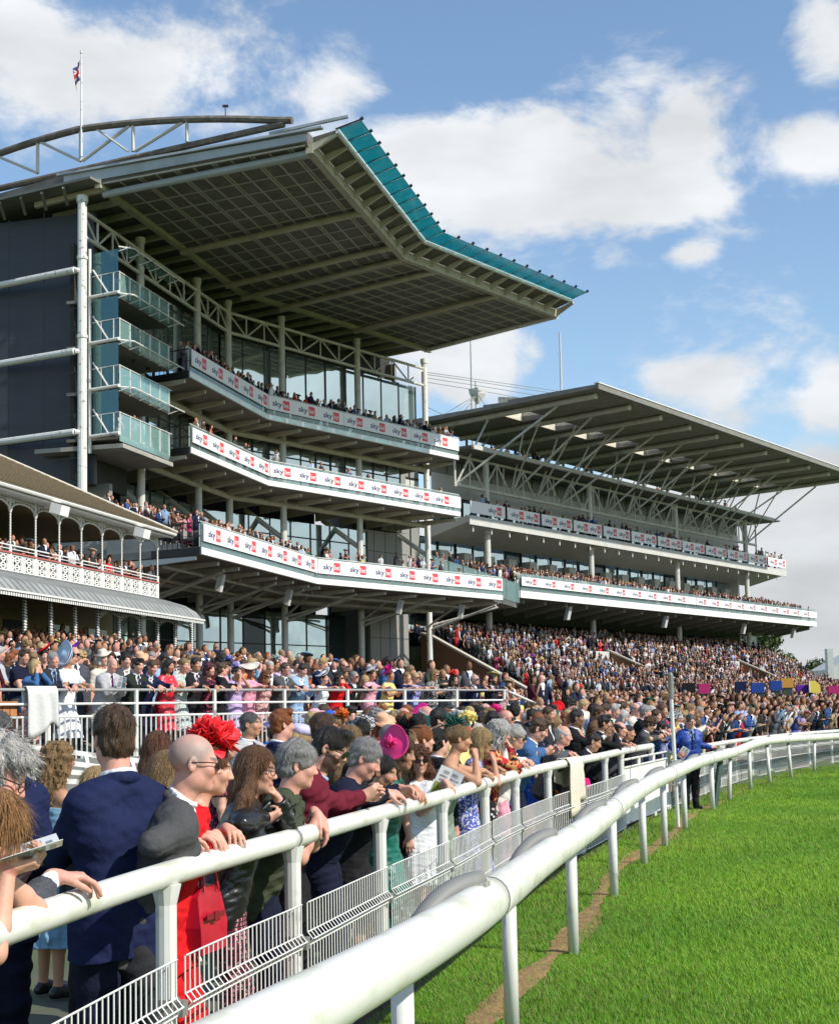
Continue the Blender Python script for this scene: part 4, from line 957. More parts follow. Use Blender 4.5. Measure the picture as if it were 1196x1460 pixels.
def crowd_fence():
 T = thing('crowd_fence', 'white crowd barrier with thick round top rail and welded mesh panels that people lean on', 'fence', (-.31, 8.91, 0))
 C_, tt = curve(CR, .05)
 zr = 1.17
 rail = np.c_[C_[:, :2], np.where(C_[:, 1] < 24.7, zr, 1.0)]
 gate = (rail[:, 1] > 24.2) & (rail[:, 1] < 25.2)
 i0, i1 = np.argmax(gate), len(gate) - np.argmax(gate[::-1])
 def seg_tube(a, b, n=0):
  k = 0; step = int(5.2 / .05)
  cuts = list(range(a, b, step)) + [b]
  for p, q in zip(cuts[:-1], cuts[1:]):
   if q - p < 3: continue
   mb = MB(); mb.tube(rail[p:q + 1:2] if (q - p) % 2 == 0 else np.r_[rail[p:q:2], rail[q:q + 1]], .052, 16); mb.build('top_rail', PVC, T, smooth=True)
   mb = MB(); mb.tube([rail[q] - (rail[q] - rail[q - 1]) * .3, rail[q] + (rail[q] - rail[q - 1]) * .3], .0545, 16); mb.build('rail_joint', GREYT, T)
 seg_tube(0, i0 - 6); seg_tube(i1, len(rail) - 2)
 # posts, clamps and mesh
 post_t = [0.2]; 
 marks = [(222, 1480, -1.06, 5.72), (416, 0, -.60, 7.65)]
 s_known = [p for p in (5.76, 7.3, 9.0, 10.7, 12.5, 14.1, 15.9, 17.8, 19.6, 21.2, 23.9)]
 ys = [2.6, 4.1] + s_known
 y = 25.3
 while y < 55: ys.append(y); y += 2.0
 idx = [int(np.argmin(np.abs(C_[:, 1] - y))) for y in ys]
 for i in idx:
  t, q = normal2(C_, i); b = V3(C_[i][0], C_[i][1], 0); zr = 1.17 if C_[i][1] < 24.7 else 1.0
  mb = MB(); mb.tube([b + V3(0, 0, -.05), b + V3(0, 0, zr - .05)], .043, 12); mb.tube([b + V3(0, 0, zr - .12), b + V3(0, 0, zr - .04)], [.043, .062], 12); mb.build('post', PVC2, T, smooth=False)
  mb = MB(); mb.tube([b + V3(0, 0, .60), b + V3(0, 0, .68)], .053, 12); mb.box(b + V3(0, 0, .64) + q * .055, t * .03, q * .025, V3(0, 0, .03)); mb.build('clamp', GREYT, T)
 def wire_mesh(ia, ib, fine=True):
  mb = MB(); a = C_[ia]; 
  ztop = .84; prof = [(0, .06), (0, .62), (.028, .655), (0, .69), (0, .77), (.0, ztop)]
  sp = .052 if fine else .11
  n = max(2, int((tt[ib] - tt[ia]) / sp)); rw = .0038 if fine else .006
  P_ = []
  for k in range(n + 1):
   f = ia + (ib - ia) * k / n; j = int(f); fr = f - j; j2 = min(j + 1, len(C_) - 1)
   c = C_[j] * (1 - fr) + C_[j2] * fr; t, q = normal2(C_, j); P_.append((V3(c[0], c[1], 0) + q * .06, q))
  for c, q in P_:
   pl = [c + q * d + V3(0, 0, z) for d, z in prof]
   mb.tube(pl, rw, 4 if fine else 3, cap=False)
  for d, z in ((0, .06), (0, .24), (0, .43), (0, .62), (.028, .655), (0, .69), (0, ztop)):
   mb.tube([c + q * (d + .004) + V3(0, 0, z) for c, q in P_], rw * 1.2, 4, cap=False)
  mb.build('mesh_panel', mat('galvanised_white_wire', (.66, .66, .63), .4, noise=.06), T)
 for a, b in zip(idx[:-1], idx[1:]):
  if C_[a][1] < 21 or C_[a][1] > 25: wire_mesh(a + 1, b - 1, C_[a][1] < 15)
 # horizontal bars beyond the gate
 for z in (.2, .42, .65, .85):
  mb = MB(); mb.tube([V3(p[0], p[1], z) for p in C_[i1::8]], .012, 5); mb.build('bar', PVC2, T)
 return C_, i0, i1
CF, CFI0, CFI1 = crowd_fence()
def gate():
 T = thing('gate', 'white panelled gate standing open in the crowd barrier beside the steward', 'gate', (2.6, 19.7, 0))
 g0 = int(np.argmin(np.abs(CF[:, 1] - 21.3))); a, b = V3(CF[g0][0], CF[g0][1], 0), V3(CF[CFI1][0], CF[CFI1][1], 0)
 d = (b - a) / np.linalg.norm(b - a); q = V3(d[1], -d[0], 0); L_ = np.linalg.norm(b - a)
 for k in range(3):
  x0, x1 = L_ * k / 3 + .05, L_ * (k + 1) / 3 - .05
  mb = MB(); mb.box(a + d * (x0 + x1) / 2 + V3(0, 0, .5), d * (x1 - x0) / 2, q * .012, V3(0, 0, .42), 0); mb.build('panel', M['white'], T)
  mb = MB()
  for x in (x0, x1): mb.tube([a + d * x, a + d * x + V3(0, 0, 1.05)], .025, 8)
  for z in (.08, .5, .92, 1.04): mb.tube([a + d * x0 + V3(0, 0, z) + q * .02, a + d * x1 + V3(0, 0, z) + q * .02], .018, 6)
  mb.build('frame', M['steelw'], T)
gate()
lp = at_y(962, 1045, 21.5); lt = at_y(956, 972, 21.5)
t_ = thing('marker_post', 'tall slim white post sticking up above the crowd beside the steward', 'post', (lp[0], lp[1], 0))
mb = MB(); mb.tube([V3(lp[0], lp[1], 0), lt - V3(0, 0, .25)], .03, 10); mb.build('shaft', PVC2, t_); mb = MB(); mb.tube([lt - V3(0, 0, .26), lt + V3(0, 0, .1)], .045, 10); mb.tube([lt + V3(0, 0, .1), lt + V3(0, 0, .14)], [.045, .02], 10); mb.build('cap', GREYT, t_)
gp = at_z(1019, 1150, 0); g2 = at_y(1027, 1082, gp[1] + .3)
mb = MB(); mb.tube([gp, g2], .055, 10); o = mb.build('support_post', mat('dark_green_paint', (.02, .06, .045), .5), origin=gp); tag(o, 'leaning dark green post under the far bend of the running rail', 'post')
def terrace_fence():
 T = thing('terrace_fence', 'white terrace railing with two top bars over close upright pickets', 'fence', T0 + V3(0, 0, 1.2))
 def Q(s, w, z): return T0 + dT * s - nT * w + V3(0, 0, z)
 s0, s1 = -9.0, 11.7; zf = 1.2
 posts = np.arange(s0, s1 + .1, 1.72)
 for z, r, nm in ((zf + 1.08, .024, 'top_bar'), (zf + .86, .02, 'middle_bar'), (zf + .66, .02, 'picket_bar'), (zf - .05, .02, 'foot_bar')):
  mb = MB(); mb.tube([Q(s0, 0, z), Q(s1, 0, z)], r, 8); mb.build(nm, mat('grey_bar', (.3, .3, .29), .5) if nm == 'top_bar' else M['steelw'], T)
 for s in posts:
  mb = MB(); mb.tube([Q(s, 0, zf - .1), Q(s, 0, zf + 1.08)], .035, 8); mb.build('post', M['steelw'], T)
 for a, b in zip(posts[:-1], posts[1:]):
  mb = MB()
  for x in np.arange(a + .1, b - .03, .105): mb.beam(Q(x, 0, zf - .05), Q(x, 0, zf + .66), .022, .022)
  mb.build('picket_panel', M['steelw'], T)
 # return rail stepping down at the right end
 mb = MB(); e = [Q(s1, 0, zf + 1.08), Q(s1 + 2.2, .3, zf + .62), Q(s1 + 4.2, .8, zf + .35)]
 mb.tube(e, .028, 8); mb.tube([p - V3(0, 0, .3) for p in e], .02, 8); mb.tube([p - V3(0, 0, .55) for p in e], .02, 8)
 for p in e[1:]: mb.tube([p, p - V3(0, 0, 1.3)], .03, 8)
 mb.build('return_rail', M['steelw'], T)
 mb = MB(); mb.box(Q((s0 + s1) / 2, .42, .6), dT * (s1 - s0 + .4) / 2, nT * .47, V3(0, 0, .6)); o = mb.build('terrace_wall', M['concd'], origin=Q(0, 0, 0)); tag(o, 'low grey retaining wall under the white terrace railing', 'wall')
 # second railing farther back on the left, and the wooden box
 T2 = thing('rear_railing', 'short white railing farther back on the left of the terrace', 'railing', Q(-7, 4, 1.3))
 mb = MB()
 for z in (1.1, .8, .5): mb.tube([Q(-12, 4.2, 1.35 + z), Q(-3.6, 4.2, 1.35 + z)], .022, 6)
 for x in np.arange(-12, -3.5, .9): mb.tube([Q(x, 4.2, 1.3), Q(x, 4.2, 2.45)], .025, 6)
 mb.build('bars', M['steelw'], T2)
 mb = MB()
 for x in np.arange(-12, -3.6, .12): mb.beam(Q(x, 4.2, 1.4), Q(x, 4.2, 1.85), .02, .02)
 mb.build('pickets', M['steelw'], T2)
 b = at_y(27, 1016, 20.6)
 mb = MB(); c = V3(b[0] - .6, b[1] + 1.6, 1.75)
 for k in range(9): mb.box(c + dT * (-.55 + k * .138), dT * .062, nT * .3, V3(0, 0, .3))
 o = mb.build('planter', M['wood'], origin=c); mb = MB(); mb.box(c + V3(0, 0, .33), dT * .64, nT * .36, V3(0, 0, .035)); mb.build('rim', M['wood'], o, origin=None); 
 tag(o, 'orange slatted wooden planter box behind the white terrace railing', 'planter')
 o.children[0].matrix_parent_inverse = Matrix.Translation(-Vector(c.tolist()))
terrace_fence()
def white_steps():        # white tiered barrier on the lawn in front of the terrace
 T = thing('step_barrier', 'low white tiered steel barrier below the terrace railing on the left', 'barrier', at_y(120, 1110, 18.5) * V3(1, 1, 0))
 def q(u, v, y): return at_y(u, v, y)
 mb = MB()
 for (u0, v0, y0, u1, v1, y1) in ((30, 1064, 20, 205, 1086, 21), (55, 1083, 19.6, 200, 1101, 20.6), (60, 1098, 19.3, 215, 1110, 20.3), (75, 1113, 19, 200, 1120, 19.8)):
  mb.beam(q(u0, v0, y0), q(u1, v1, y1), .06, .07)
 mb.build('bars', M['steelw'], T)
 mb = MB()
 for u, v, y in ((44, 1066, 20.1), (122, 1077, 20.5), (188, 1086, 20.9)):
  p = q(u, v, y); mb.beam(p, V3(p[0], p[1], .1), .08, .08)
  mb.beam(p, V3(p[0] + .5, p[1] - 1.0, .15), .05, .05)
 mb.build('uprights', M['steelw'], T)
white_steps()
# ---- brick walls of the far stand's steps
def step_wall(s, dtop, dbot, h, label, thick=.35):
 mb = MB(); n = 12
 ds = np.linspace(dtop, dbot, n); x, y = F(s, 0, 0)[:2]
 top = []; bot = []
 for d in ds:
  zz = float(step_z(d)) + h
  top.append(zz); bot.append(zz - 7 if h > .5 else zz - 1.4)
 mb.loft([[F(s - thick, d, max(0, b)), F(s, d, max(0, b)), F(s, d, t), F(s - thick, d, t)] for d, t, b in zip(ds, top, bot)])
 o = mb.build('step_wall', M['brick'], origin=F(s, (dtop + dbot) / 2, 2)); tag(o, label, 'wall')
 mb = MB(); mb.loft([[F(s - thick - .05, d, t + .004), F(s + .05, d, t + .004), F(s + .05, d, t + .16), F(s - thick - .05, d, t + .16)] for d, t in zip(ds, top)])
 c = mb.build('coping', M['stone'], o); c.matrix_parent_inverse = Matrix.Translation(-o.location)
step_wall(-5.6, -4.4, 4.4, .6, 'long sloping brown brick wall with stone coping between the two grandstands')
def vomitory(s, d, label):
 T = thing('stairwell', label, 'stairwell', F(s, d, 3)); z = float(step_z(d))
 mb = MB(); fb = lambda a, b, c, e, z0, z1: mb.box(F((a + b) / 2, (c + e) / 2, (z0 + z1) / 2), dF * (b - a) / 2, nF * (e - c) / 2, V3(0, 0, (z1 - z0) / 2))
 fb(s, s + 3.4, d - .15, d, z - .4, z + 1.15); mb.build('white_screen', M['greyw'], T)
 mb = MB(); fb(s + .3, s + 3.4, d, d + .1, z - .9, z - .1); mb.build('portal', M['cream'], T)
 mb = MB(); 
 mb.loft([[F(s + 3.45, d + q, z + 1.1 - q * .45 - .9), F(s + 3.7, d + q, z + 1.1 - q * .45 - .9), F(s + 3.7, d + q, z + 1.1 - q * .45), F(s + 3.45, d + q, z + 1.1 - q * .45)] for q in (-.2, 1, 2.2, 3.4)]); mb.build('sloping_wall', M['brick'], T)
 mb = MB(); mb.loft([[F(s + 3.4, d + q, z + 1.12 - q * .45), F(s + 3.75, d + q, z + 1.12 - q * .45), F(s + 3.75, d + q, z + 1.25 - q * .45), F(s + 3.4, d + q, z + 1.25 - q * .45)] for q in (-.2, 1, 2.2, 3.4)]); mb.build('coping', M['stone'], T)
vomitory(11.5, -1.2, 'white screened stairwell with sloping brick wall among the crowd, nearest of the three'); vomitory(34.5, -.4, 'white screened stairwell with sloping brick wall, farthest of the three below the distant grandstand'); vomitory(13.5, 3.4, 'white screened stairwell low on the steps, middle of the three')
# ---- masts and cables behind
def mast(u0, v0, v1, y, lab, head=False):
 a, b = at_y(u0, v0, y), at_y(u0 - 2, v1, y)
 T = thing('mast', lab, 'mast', (a[0], a[1], 0)); mb = MB(); mb.tube([V3(a[0], a[1], 0), V3(b[0], b[1], b[2])], [.22, .1], 8); mb.build('pole', M['greyw'], T); return T, a, b
T_, a, b = mast(680, 600, 543, 135, 'white steel cable mast with a fan of stay cables behind the stands', True)
c = at_y(681, 562, 135); mb = MB(); mb.loft([[c + V3(x, y, z) for x, y in ((-r, 0), (0, -r), (r, 0), (0, r))] for z, r in ((-.9, .2), (0, .8), (.5, .9), (.6, .3))]); mb.build('cable_head', M['greyw'], T_)
mb = MB()
for u, v in ((612, 603), (628, 606), (650, 601), (660, 590), (698, 587)): mb.tube([c, at_y(u, v, 128)], .035, 4)
for dv, du in ((0, 0), (3, 0), (8, 0), (14, 2)): mb.tube([at_y(604, 530 + dv, 108), at_y(682, 541 + dv * 1.1, 134), at_y(800, 558 + dv * 1.4, 150)], .03, 4)
mb.tube([at_y(604, 578, 108), at_y(650, 600, 128)], .03, 4)
mb.build('stay_cables', M['fwall'], T_)
mast(673, 640, 480, 140, 'tall thin grey aerial pole left of the cable mast'); mast(800, 640, 474, 150, 'tall thin pole rising behind the far roof')
# ---- far right building
def far_house():
 c = at_y(1186, 985, 215); T = thing('building', 'pale grey rendered building with chimney at the far right behind the crowd', 'building', (c[0], c[1], 0)); sc = 215 / 2000.
 x0 = at_y(1179, 985, 215)[0]; zt = at_y(1180, 955, 215)[2]; zg = at_y(1180, 940, 215)[2]
 mb = MB(); mb.abox(x0, x0 + 14, 213, 225, 0, zt); mb.add([(x0, 213, zt), (x0 + 7, 213, zt + 3.6), (x0 + 14, 213, zt), (x0, 225, zt), (x0 + 7, 225, zt + 3.6), (x0 + 14, 225, zt)], [(0, 1, 2), (3, 5, 4), (0, 3, 4, 1), (1, 4, 5, 2)]); mb.build('wall', M['greyw'], T)
 mb = MB(); mb.abox(x0 - .4, x0 + .5, 212.6, 214, 0, at_y(1178, 926, 215)[2]); mb.build('chimney', M['greyw'], T)
 mb = MB(); mb.abox(x0 + .6, x0 + 6, 212.9, 213.1, at_y(1180, 979, 215)[2], at_y(1180, 969, 215)[2]); mb.build('window', M['glassd'], T)
 mb = MB(); mb.abox(x0 - .1, x0 + 6.5, 212.7, 213.0, at_y(1180, 984, 215)[2], at_y(1180, 982, 215)[2]); mb.build('window_sill', M['white'], T)
 mb = MB(); mb.abox(x0 + 4.5, x0 + 5.6, 213.5, 214.6, zt, at_y(1192, 927, 215)[2]); mb.build('chimney', M['greyw'], T)
far_house()
def tree(c, w, h, trunk, label, n=2600, leaf=.28):
 T = thing('tree', label, 'tree', (c[0], c[1], 0))
 mb = MB(); mb.tube([V3(c[0], c[1], 0), V3(c[0] + .1, c[1], trunk)], [w * .06, w * .035], 8)
 cl = []
 for k in range(26):
  a, r = rnd.uniform(0, 6.28), math.sqrt(rnd.random()) * w * .42; z = trunk + (h - trunk) * (rnd.random() ** .8) * .9
  r *= 1 - .65 * max(0, (z - trunk) / (h - trunk) - .35)
  p = V3(c[0] + r * math.cos(a), c[1] + r * math.sin(a), z); cl.append((p, rnd.uniform(.13, .22) * w))
  mb.tube([V3(c[0], c[1], trunk * .8), (V3(c[0], c[1], trunk) + p) / 2 + V3(0, 0, .2), p], [w * .015, w * .01, w * .003], 5)
 mb.build('trunk', M['bark'], T)
 k = npr.integers(0, len(cl), n); ctr = np.array([q[0] for q in cl])[k]; rr_ = np.array([q[1] for q in cl])[k]
 d = npr.normal(size=(n, 3)); d /= np.linalg.norm(d, axis=1)[:, None]; d[:, 2] *= .75
 p = ctr + d * (rr_ * npr.uniform(.6, 1.0, n))[:, None]
 a = npr.normal(size=(n, 3)); b = npr.normal(size=(n, 3)); a *= leaf / np.linalg.norm(a, axis=1)[:, None]; b *= leaf * .6 / np.linalg.norm(b, axis=1)[:, None]
 v = np.stack([p - a, p + b, p + a, p - b], 1).reshape(-1, 3); me = bpy.data.meshes.new('crown')
 me.vertices.add(n * 4); me.vertices.foreach_set('co', (v - np.array([c[0], c[1], 0])).ravel()); me.loops.add(n * 4); me.loops.foreach_set('vertex_index', np.arange(n * 4, dtype=np.int32))
 me.polygons.add(n); me.polygons.foreach_set('loop_start', np.arange(0, n * 4, 4, dtype=np.int32)); me.polygons.foreach_set('loop_total', np.full(n, 4, dtype=np.int32))
 base = np.array([.07, .11, .02]) * npr.uniform(.5, 1.4, (n, 1)) * (1 + .25 * np.sin(k)[:, None]); ca = me.color_attributes.new('Col', 'FLOAT_COLOR', 'POINT'); ca.data.foreach_set('color', np.repeat(np.c_[base, np.ones(n)], 4, axis=0).ravel())
 me.materials.append(mat('leaves', (.07, .11, .02), .6, attr=True)); me.update(); o = bpy.data.objects.new('crown', me); COL.objects.link(o); o.parent = T
tc_ = at_y(1076, 900, 172); tree(tc_, 9.5, at_y(1076, 868, 172)[2], 4.0, 'tall green tree just beyond the far end of the distant low grandstand', 5200, .26)
for u, lab in ((1120, 'low round green tree left of the pale building'), (1158, 'low round green tree touching the pale building')):
 p = at_y(u, 950, 260); tree(p, 8.5 if u < 1150 else 11, at_y(u, 951 if u < 1150 else 942, 260)[2], 2.0, lab, 2600, .4)
# ================================================================== people: signed distance bodies turned into one continuous mesh each
class SDF:
 def __init__(s, lo, hi, res):
  s.lo = np.asarray(lo, np.float32); s.res = float(res)
  s.n = np.maximum(4, np.ceil((np.asarray(hi) - np.asarray(lo)) / res).astype(int) + 1)
  s.f = np.full(tuple(s.n), .2, np.float32)
  s.ax = [s.lo[i] + np.arange(s.n[i], dtype=np.float32) * s.res for i in range(3)]
 def win(s, lo, hi):
  a = np.clip(np.floor((np.asarray(lo) - s.lo) / s.res).astype(int), 0, s.n - 1); b = np.clip(np.ceil((np.asarray(hi) - s.lo) / s.res).astype(int) + 1, 1, s.n)
  if np.any(b - a < 1): return None
  sl = tuple(slice(a[i], b[i]) for i in range(3))
  return sl, s.ax[0][sl[0]][:, None, None], s.ax[1][sl[1]][None, :, None], s.ax[2][sl[2]][None, None, :]
 def smin(s, sl, d, k):
  f = s.f[sl]
  if k <= 0: s.f[sl] = np.minimum(f, d); return
  h = np.clip(.5 + .5 * (f - d) / k, 0, 1); s.f[sl] = f + (d - f) * h - k * h * (1 - h)
 def smax(s, sl, d, k):
  f = s.f[sl]; h = np.clip(.5 - .5 * (f - d) / max(k, 1e-5), 0, 1); s.f[sl] = f + (d - f) * h + k * h * (1 - h)
 def cone(s, a, b, ra, rb, k=.02):
  a, b = np.asarray(a, np.float32), np.asarray(b, np.float32); m = max(ra, rb) + k + 2.5 * s.res
  w = s.win(np.minimum(a, b) - m, np.maximum(a, b) + m)
  if w is None: return
  sl, X, Y, Z = w; d = b - a; L = float(d @ d) + 1e-9
  px, py, pz = X - a[0], Y - a[1], Z - a[2]
  t = np.clip((px * d[0] + py * d[1] + pz * d[2]) / L, 0, 1)
  q = np.sqrt((px - t * d[0]) ** 2 + (py - t * d[1]) ** 2 + (pz - t * d[2]) ** 2) - (ra + (rb - ra) * t)
  s.smin(sl, q, k)
 def ell_d(s, X, Y, Z, c, r, R):
  px, py, pz = X - c[0], Y - c[1], Z - c[2]
  if R is not None:
   px, py, pz = R[0][0] * px + R[1][0] * py + R[2][0] * pz, R[0][1] * px + R[1][1] * py + R[2][1] * pz, R[0][2] * px + R[1][2] * py + R[2][2] * pz
  k0 = np.sqrt((px / r[0]) ** 2 + (py / r[1]) ** 2 + (pz / r[2]) ** 2); k1 = np.sqrt((px / r[0] ** 2) ** 2 + (py / r[1] ** 2) ** 2 + (pz / r[2] ** 2) ** 2) + 1e-6
  return k0 * (k0 - 1) / k1
 def ell(s, c, r, R=None, k=.02, sub=False):
  m = max(r) + k + 2.5 * s.res; w = s.win(np.asarray(c) - m, np.asarray(c) + m)
  if w is None: return
  sl, X, Y, Z = w; d = s.ell_d(X, Y, Z, c, r, R)
  if sub: s.smax(sl, -d, k)
  else: s.smin(sl, d, k)
 def cut(s, c, n, rad_, k=.004):      # remove the half space beyond c along n, within a ball
  c, n = np.asarray(c, np.float32), np.asarray(n, np.float32); n = n / np.linalg.norm(n)
  w = s.win(c - rad_, c + rad_)
  if w is None: return
  sl, X, Y, Z = w; pl = (X - c[0]) * n[0] + (Y - c[1]) * n[1] + (Z - c[2]) * n[2]
  ball = np.sqrt((X - c[0]) ** 2 + (Y - c[1]) ** 2 + (Z - c[2]) ** 2) - rad_
  s.smax(sl, -np.maximum(-pl, ball), k)
 def disp(s, fn, amp):
  act = np.abs(s.f) < amp * 2.5 + 2 * s.res
  i = np.nonzero(act); s.f[i] += fn(s.ax[0][i[0]], s.ax[1][i[1]], s.ax[2][i[2]]).astype(np.float32)
 def mesh(s):
  f = s.f; f[0] = f[-1] = .1; f[:, 0] = f[:, -1] = .1; f[:, :, 0] = f[:, :, -1] = .1
  ins = f < 0; nx, ny, nz = f.shape
  c = np.zeros((nx - 1, ny - 1, nz - 1), np.uint8)
  for i in (0, 1):
   for j in (0, 1):
    for k in (0, 1): c += ins[i:nx - 1 + i, j:ny - 1 + j, k:nz - 1 + k]
  I = np.nonzero((c > 0) & (c < 8)); n = len(I[0])
  if n == 0: return np.zeros((0, 3)), np.zeros((0, 4), int)
  ids = np.full(c.shape, -1, np.int32); ids[I] = np.arange(n)
  acc = np.zeros((n, 3), np.float32); cnt = np.zeros(n, np.float32)
  cor = {(i, j, k): f[I[0] + i, I[1] + j, I[2] + k] for i in (0, 1) for j in (0, 1) for k in (0, 1)}
  for a in range(3):
   for p in (0, 1):
    for q in (0, 1):
     o = [0, 0, 0]; oth = [x for x in range(3) if x != a]; o[oth[0]] = p; o[oth[1]] = q; o2 = list(o); o2[a] = 1
     v0, v1 = cor[tuple(o)], cor[tuple(o2)]; m = (v0 < 0) != (v1 < 0); t = v0 / np.where(m, v0 - v1, 1)
     for x in range(3): acc[:, x] += np.where(m, o[x] + (t if x == a else 0), 0)
     cnt += m
  V = s.lo + (np.stack(I, -1) + acc / cnt[:, None]) * s.res
  Fs = []
  for a in range(3):
   b, c_ = [x for x in range(3) if x != a]
   A = [slice(None)] * 3; B = [slice(None)] * 3; A[a] = slice(0, -1); B[a] = slice(1, None)
   ia, ib = ins[tuple(A)], ins[tuple(B)]; E = np.array(np.nonzero(ia != ib))
   E = E[:, (E[b] > 0) & (E[c_] > 0) & (E[b] < s.n[b] - 1) & (E[c_] < s.n[c_] - 1)]
   def at(db_, dc_):
    q = E.copy(); q[b] += db_; q[c_] += dc_; return ids[q[0], q[1], q[2]]
   quad = np.stack([at(-1, -1), at(0, -1), at(0, 0), at(-1, 0)], -1); fl = ia[tuple(E)]
   if a == 1: fl = ~fl
   quad[~fl] = quad[~fl][:, ::-1]; Fs.append(quad)
  return V, np.concatenate(Fs)
def np_mesh(name, V, Fq, mats, parent=None, col=None, smooth=True):
 me = bpy.data.meshes.new(name); n, m = len(V), len(Fq)
 me.vertices.add(n); me.vertices.foreach_set('co', np.asarray(V, np.float32).ravel()); k = Fq.shape[1] if m else 4
 me.loops.add(m * k); me.loops.foreach_set('vertex_index', np.asarray(Fq, np.int32).ravel())
 me.polygons.add(m); me.polygons.foreach_set('loop_start', np.arange(0, m * k, k, dtype=np.int32)); me.polygons.foreach_set('loop_total', np.full(m, k, dtype=np.int32))
 if smooth: me.polygons.foreach_set('use_smooth', np.ones(m, dtype=bool))
 for q in (mats if isinstance(mats, (list, tuple)) else [mats]): me.materials.append(q)
 if col is not None:
  ca = me.color_attributes.new('Col', 'FLOAT_COLOR', 'POINT'); ca.data.foreach_set('color', np.c_[col, np.ones(n)].astype(np.float32).ravel())
 me.update(); o = bpy.data.objects.new(name, me); COL.objects.link(o)
 if parent is not None: o.parent = parent
 return o
def nrm(v): v = np.asarray(v, float); return v / (np.linalg.norm(v) + 1e-9)
def rotm(axis, a):
 return np.array(Matrix.Rotation(a, 3, Vector(axis)))
def wob(seed, amp, freq, st=(1, 1, 1)):     # smooth pseudo-noise
 r = np.random.default_rng(seed); ds = r.normal(size=(6, 3)) * freq * np.array(st); ph = r.uniform(0, 6.28, 6)
 return lambda x, y, z: amp / 2.2 * sum(np.sin(ds[i, 0] * x + ds[i, 1] * y + ds[i, 2] * z + ph[i]) for i in range(6))
SKINS = dict(fair=(.62, .34, .24), pink=(.64, .32, .24), tan=(.48, .25, .15), olive=(.42, .23, .14), brown=(.22, .11, .06), dark=(.1, .05, .03))
HAIRS = dict(brown=(.075, .042, .022), dark=(.018, .013, .01), black=(.01, .009, .008), grey=(.26, .25, .24), lgrey=(.45, .43, .4), white=(.6, .58, .54), blonde=(.45, .31, .14), dblonde=(.23, .14, .06), ginger=(.24, .075, .02), auburn=(.13, .05, .022), darkgrey=(.1, .095, .09))
skin_mat = mat('skin', (.5, .28, .2), .5, attr=True, noise=.05, nscale=60, bump=.12, bscale=160, spec=.4)
skin_mat.node_tree.nodes['Principled BSDF'].inputs['Subsurface Weight'].default_value = .06
skin_mat.node_tree.nodes['Principled BSDF'].inputs['Subsurface Radius'].default_value = (.012, .004, .002)
def hair_mat(c):
 k = 'hair_' + str(c)
 if k in MATS: return MATS[k]
 h = HAIRS[c] if isinstance(c, str) else c
 m = mat(k, h, .42, noise=.55, nscale=190, stretch=(1, 1, .07), bump=.6, bscale=260, spec=.4)
 return m
def cloth(name, c, rough=.85, **kw):
 kk = dict(noise=.14, nscale=90, bump=.38, bscale=24, spec=.15); kk.update(kw)
 return mat('cloth_' + name, c, rough, **kk)
def pattern(name, base, spots, scale=28, thr=.45, kind='floral', rough=.8):
 k = 'cloth_' + name
 if k in MATS: return MATS[k]
 m = mat(k, base, rough, spec=.2); N, L = m.node_tree.nodes, m.node_tree.links; b = N['Principled BSDF']; tc = N.new('ShaderNodeTexCoord'); prev = None
 for i, c in enumerate(spots):
  if kind == 'floral':
   t = N.new('ShaderNodeTexNoise'); t.inputs['Scale'].default_value = scale * (1 + .35 * i); t.inputs['Detail'].default_value = 2; t.noise_dimensions = '4D'; t.inputs['W'].default_value = i * 3.7
   o, lo, hi = t.outputs['Fac'], .56 - thr * .1, .6 - thr * .1
  elif kind == 'dots':
   t = N.new('ShaderNodeTexVoronoi'); t.inputs['Scale'].default_value = scale; o, lo, hi = t.outputs['Distance'], .32, .3
  else:
   t = N.new('ShaderNodeTexWave'); t.inputs['Scale'].default_value = scale; t.bands_direction = 'Z' if i % 2 else 'X'; o, lo, hi = t.outputs['Fac'], .78, .86
  L.new(tc.outputs['Object'], t.inputs['Vector'])
  r = N.new('ShaderNodeMapRange'); r.inputs['From Min'].default_value = lo; r.inputs['From Max'].default_value = hi; L.new(o, r.inputs['Value'])
  mx = N.new('ShaderNodeMix'); mx.data_type = 'RGBA'; L.new(r.outputs[0], mx.inputs['Factor']); mx.inputs['B'].default_value = (*c, 1)
  if prev is None: mx.inputs['A'].default_value = (*base, 1)
  else: L.new(prev, mx.inputs['A'])
  prev = mx.outputs['Result']
 L.new(prev, b.inputs['Base Color']); return m
GLOSSB = mat('glossy_black_plastic', (.012, .012, .013), .12, spec=.6)
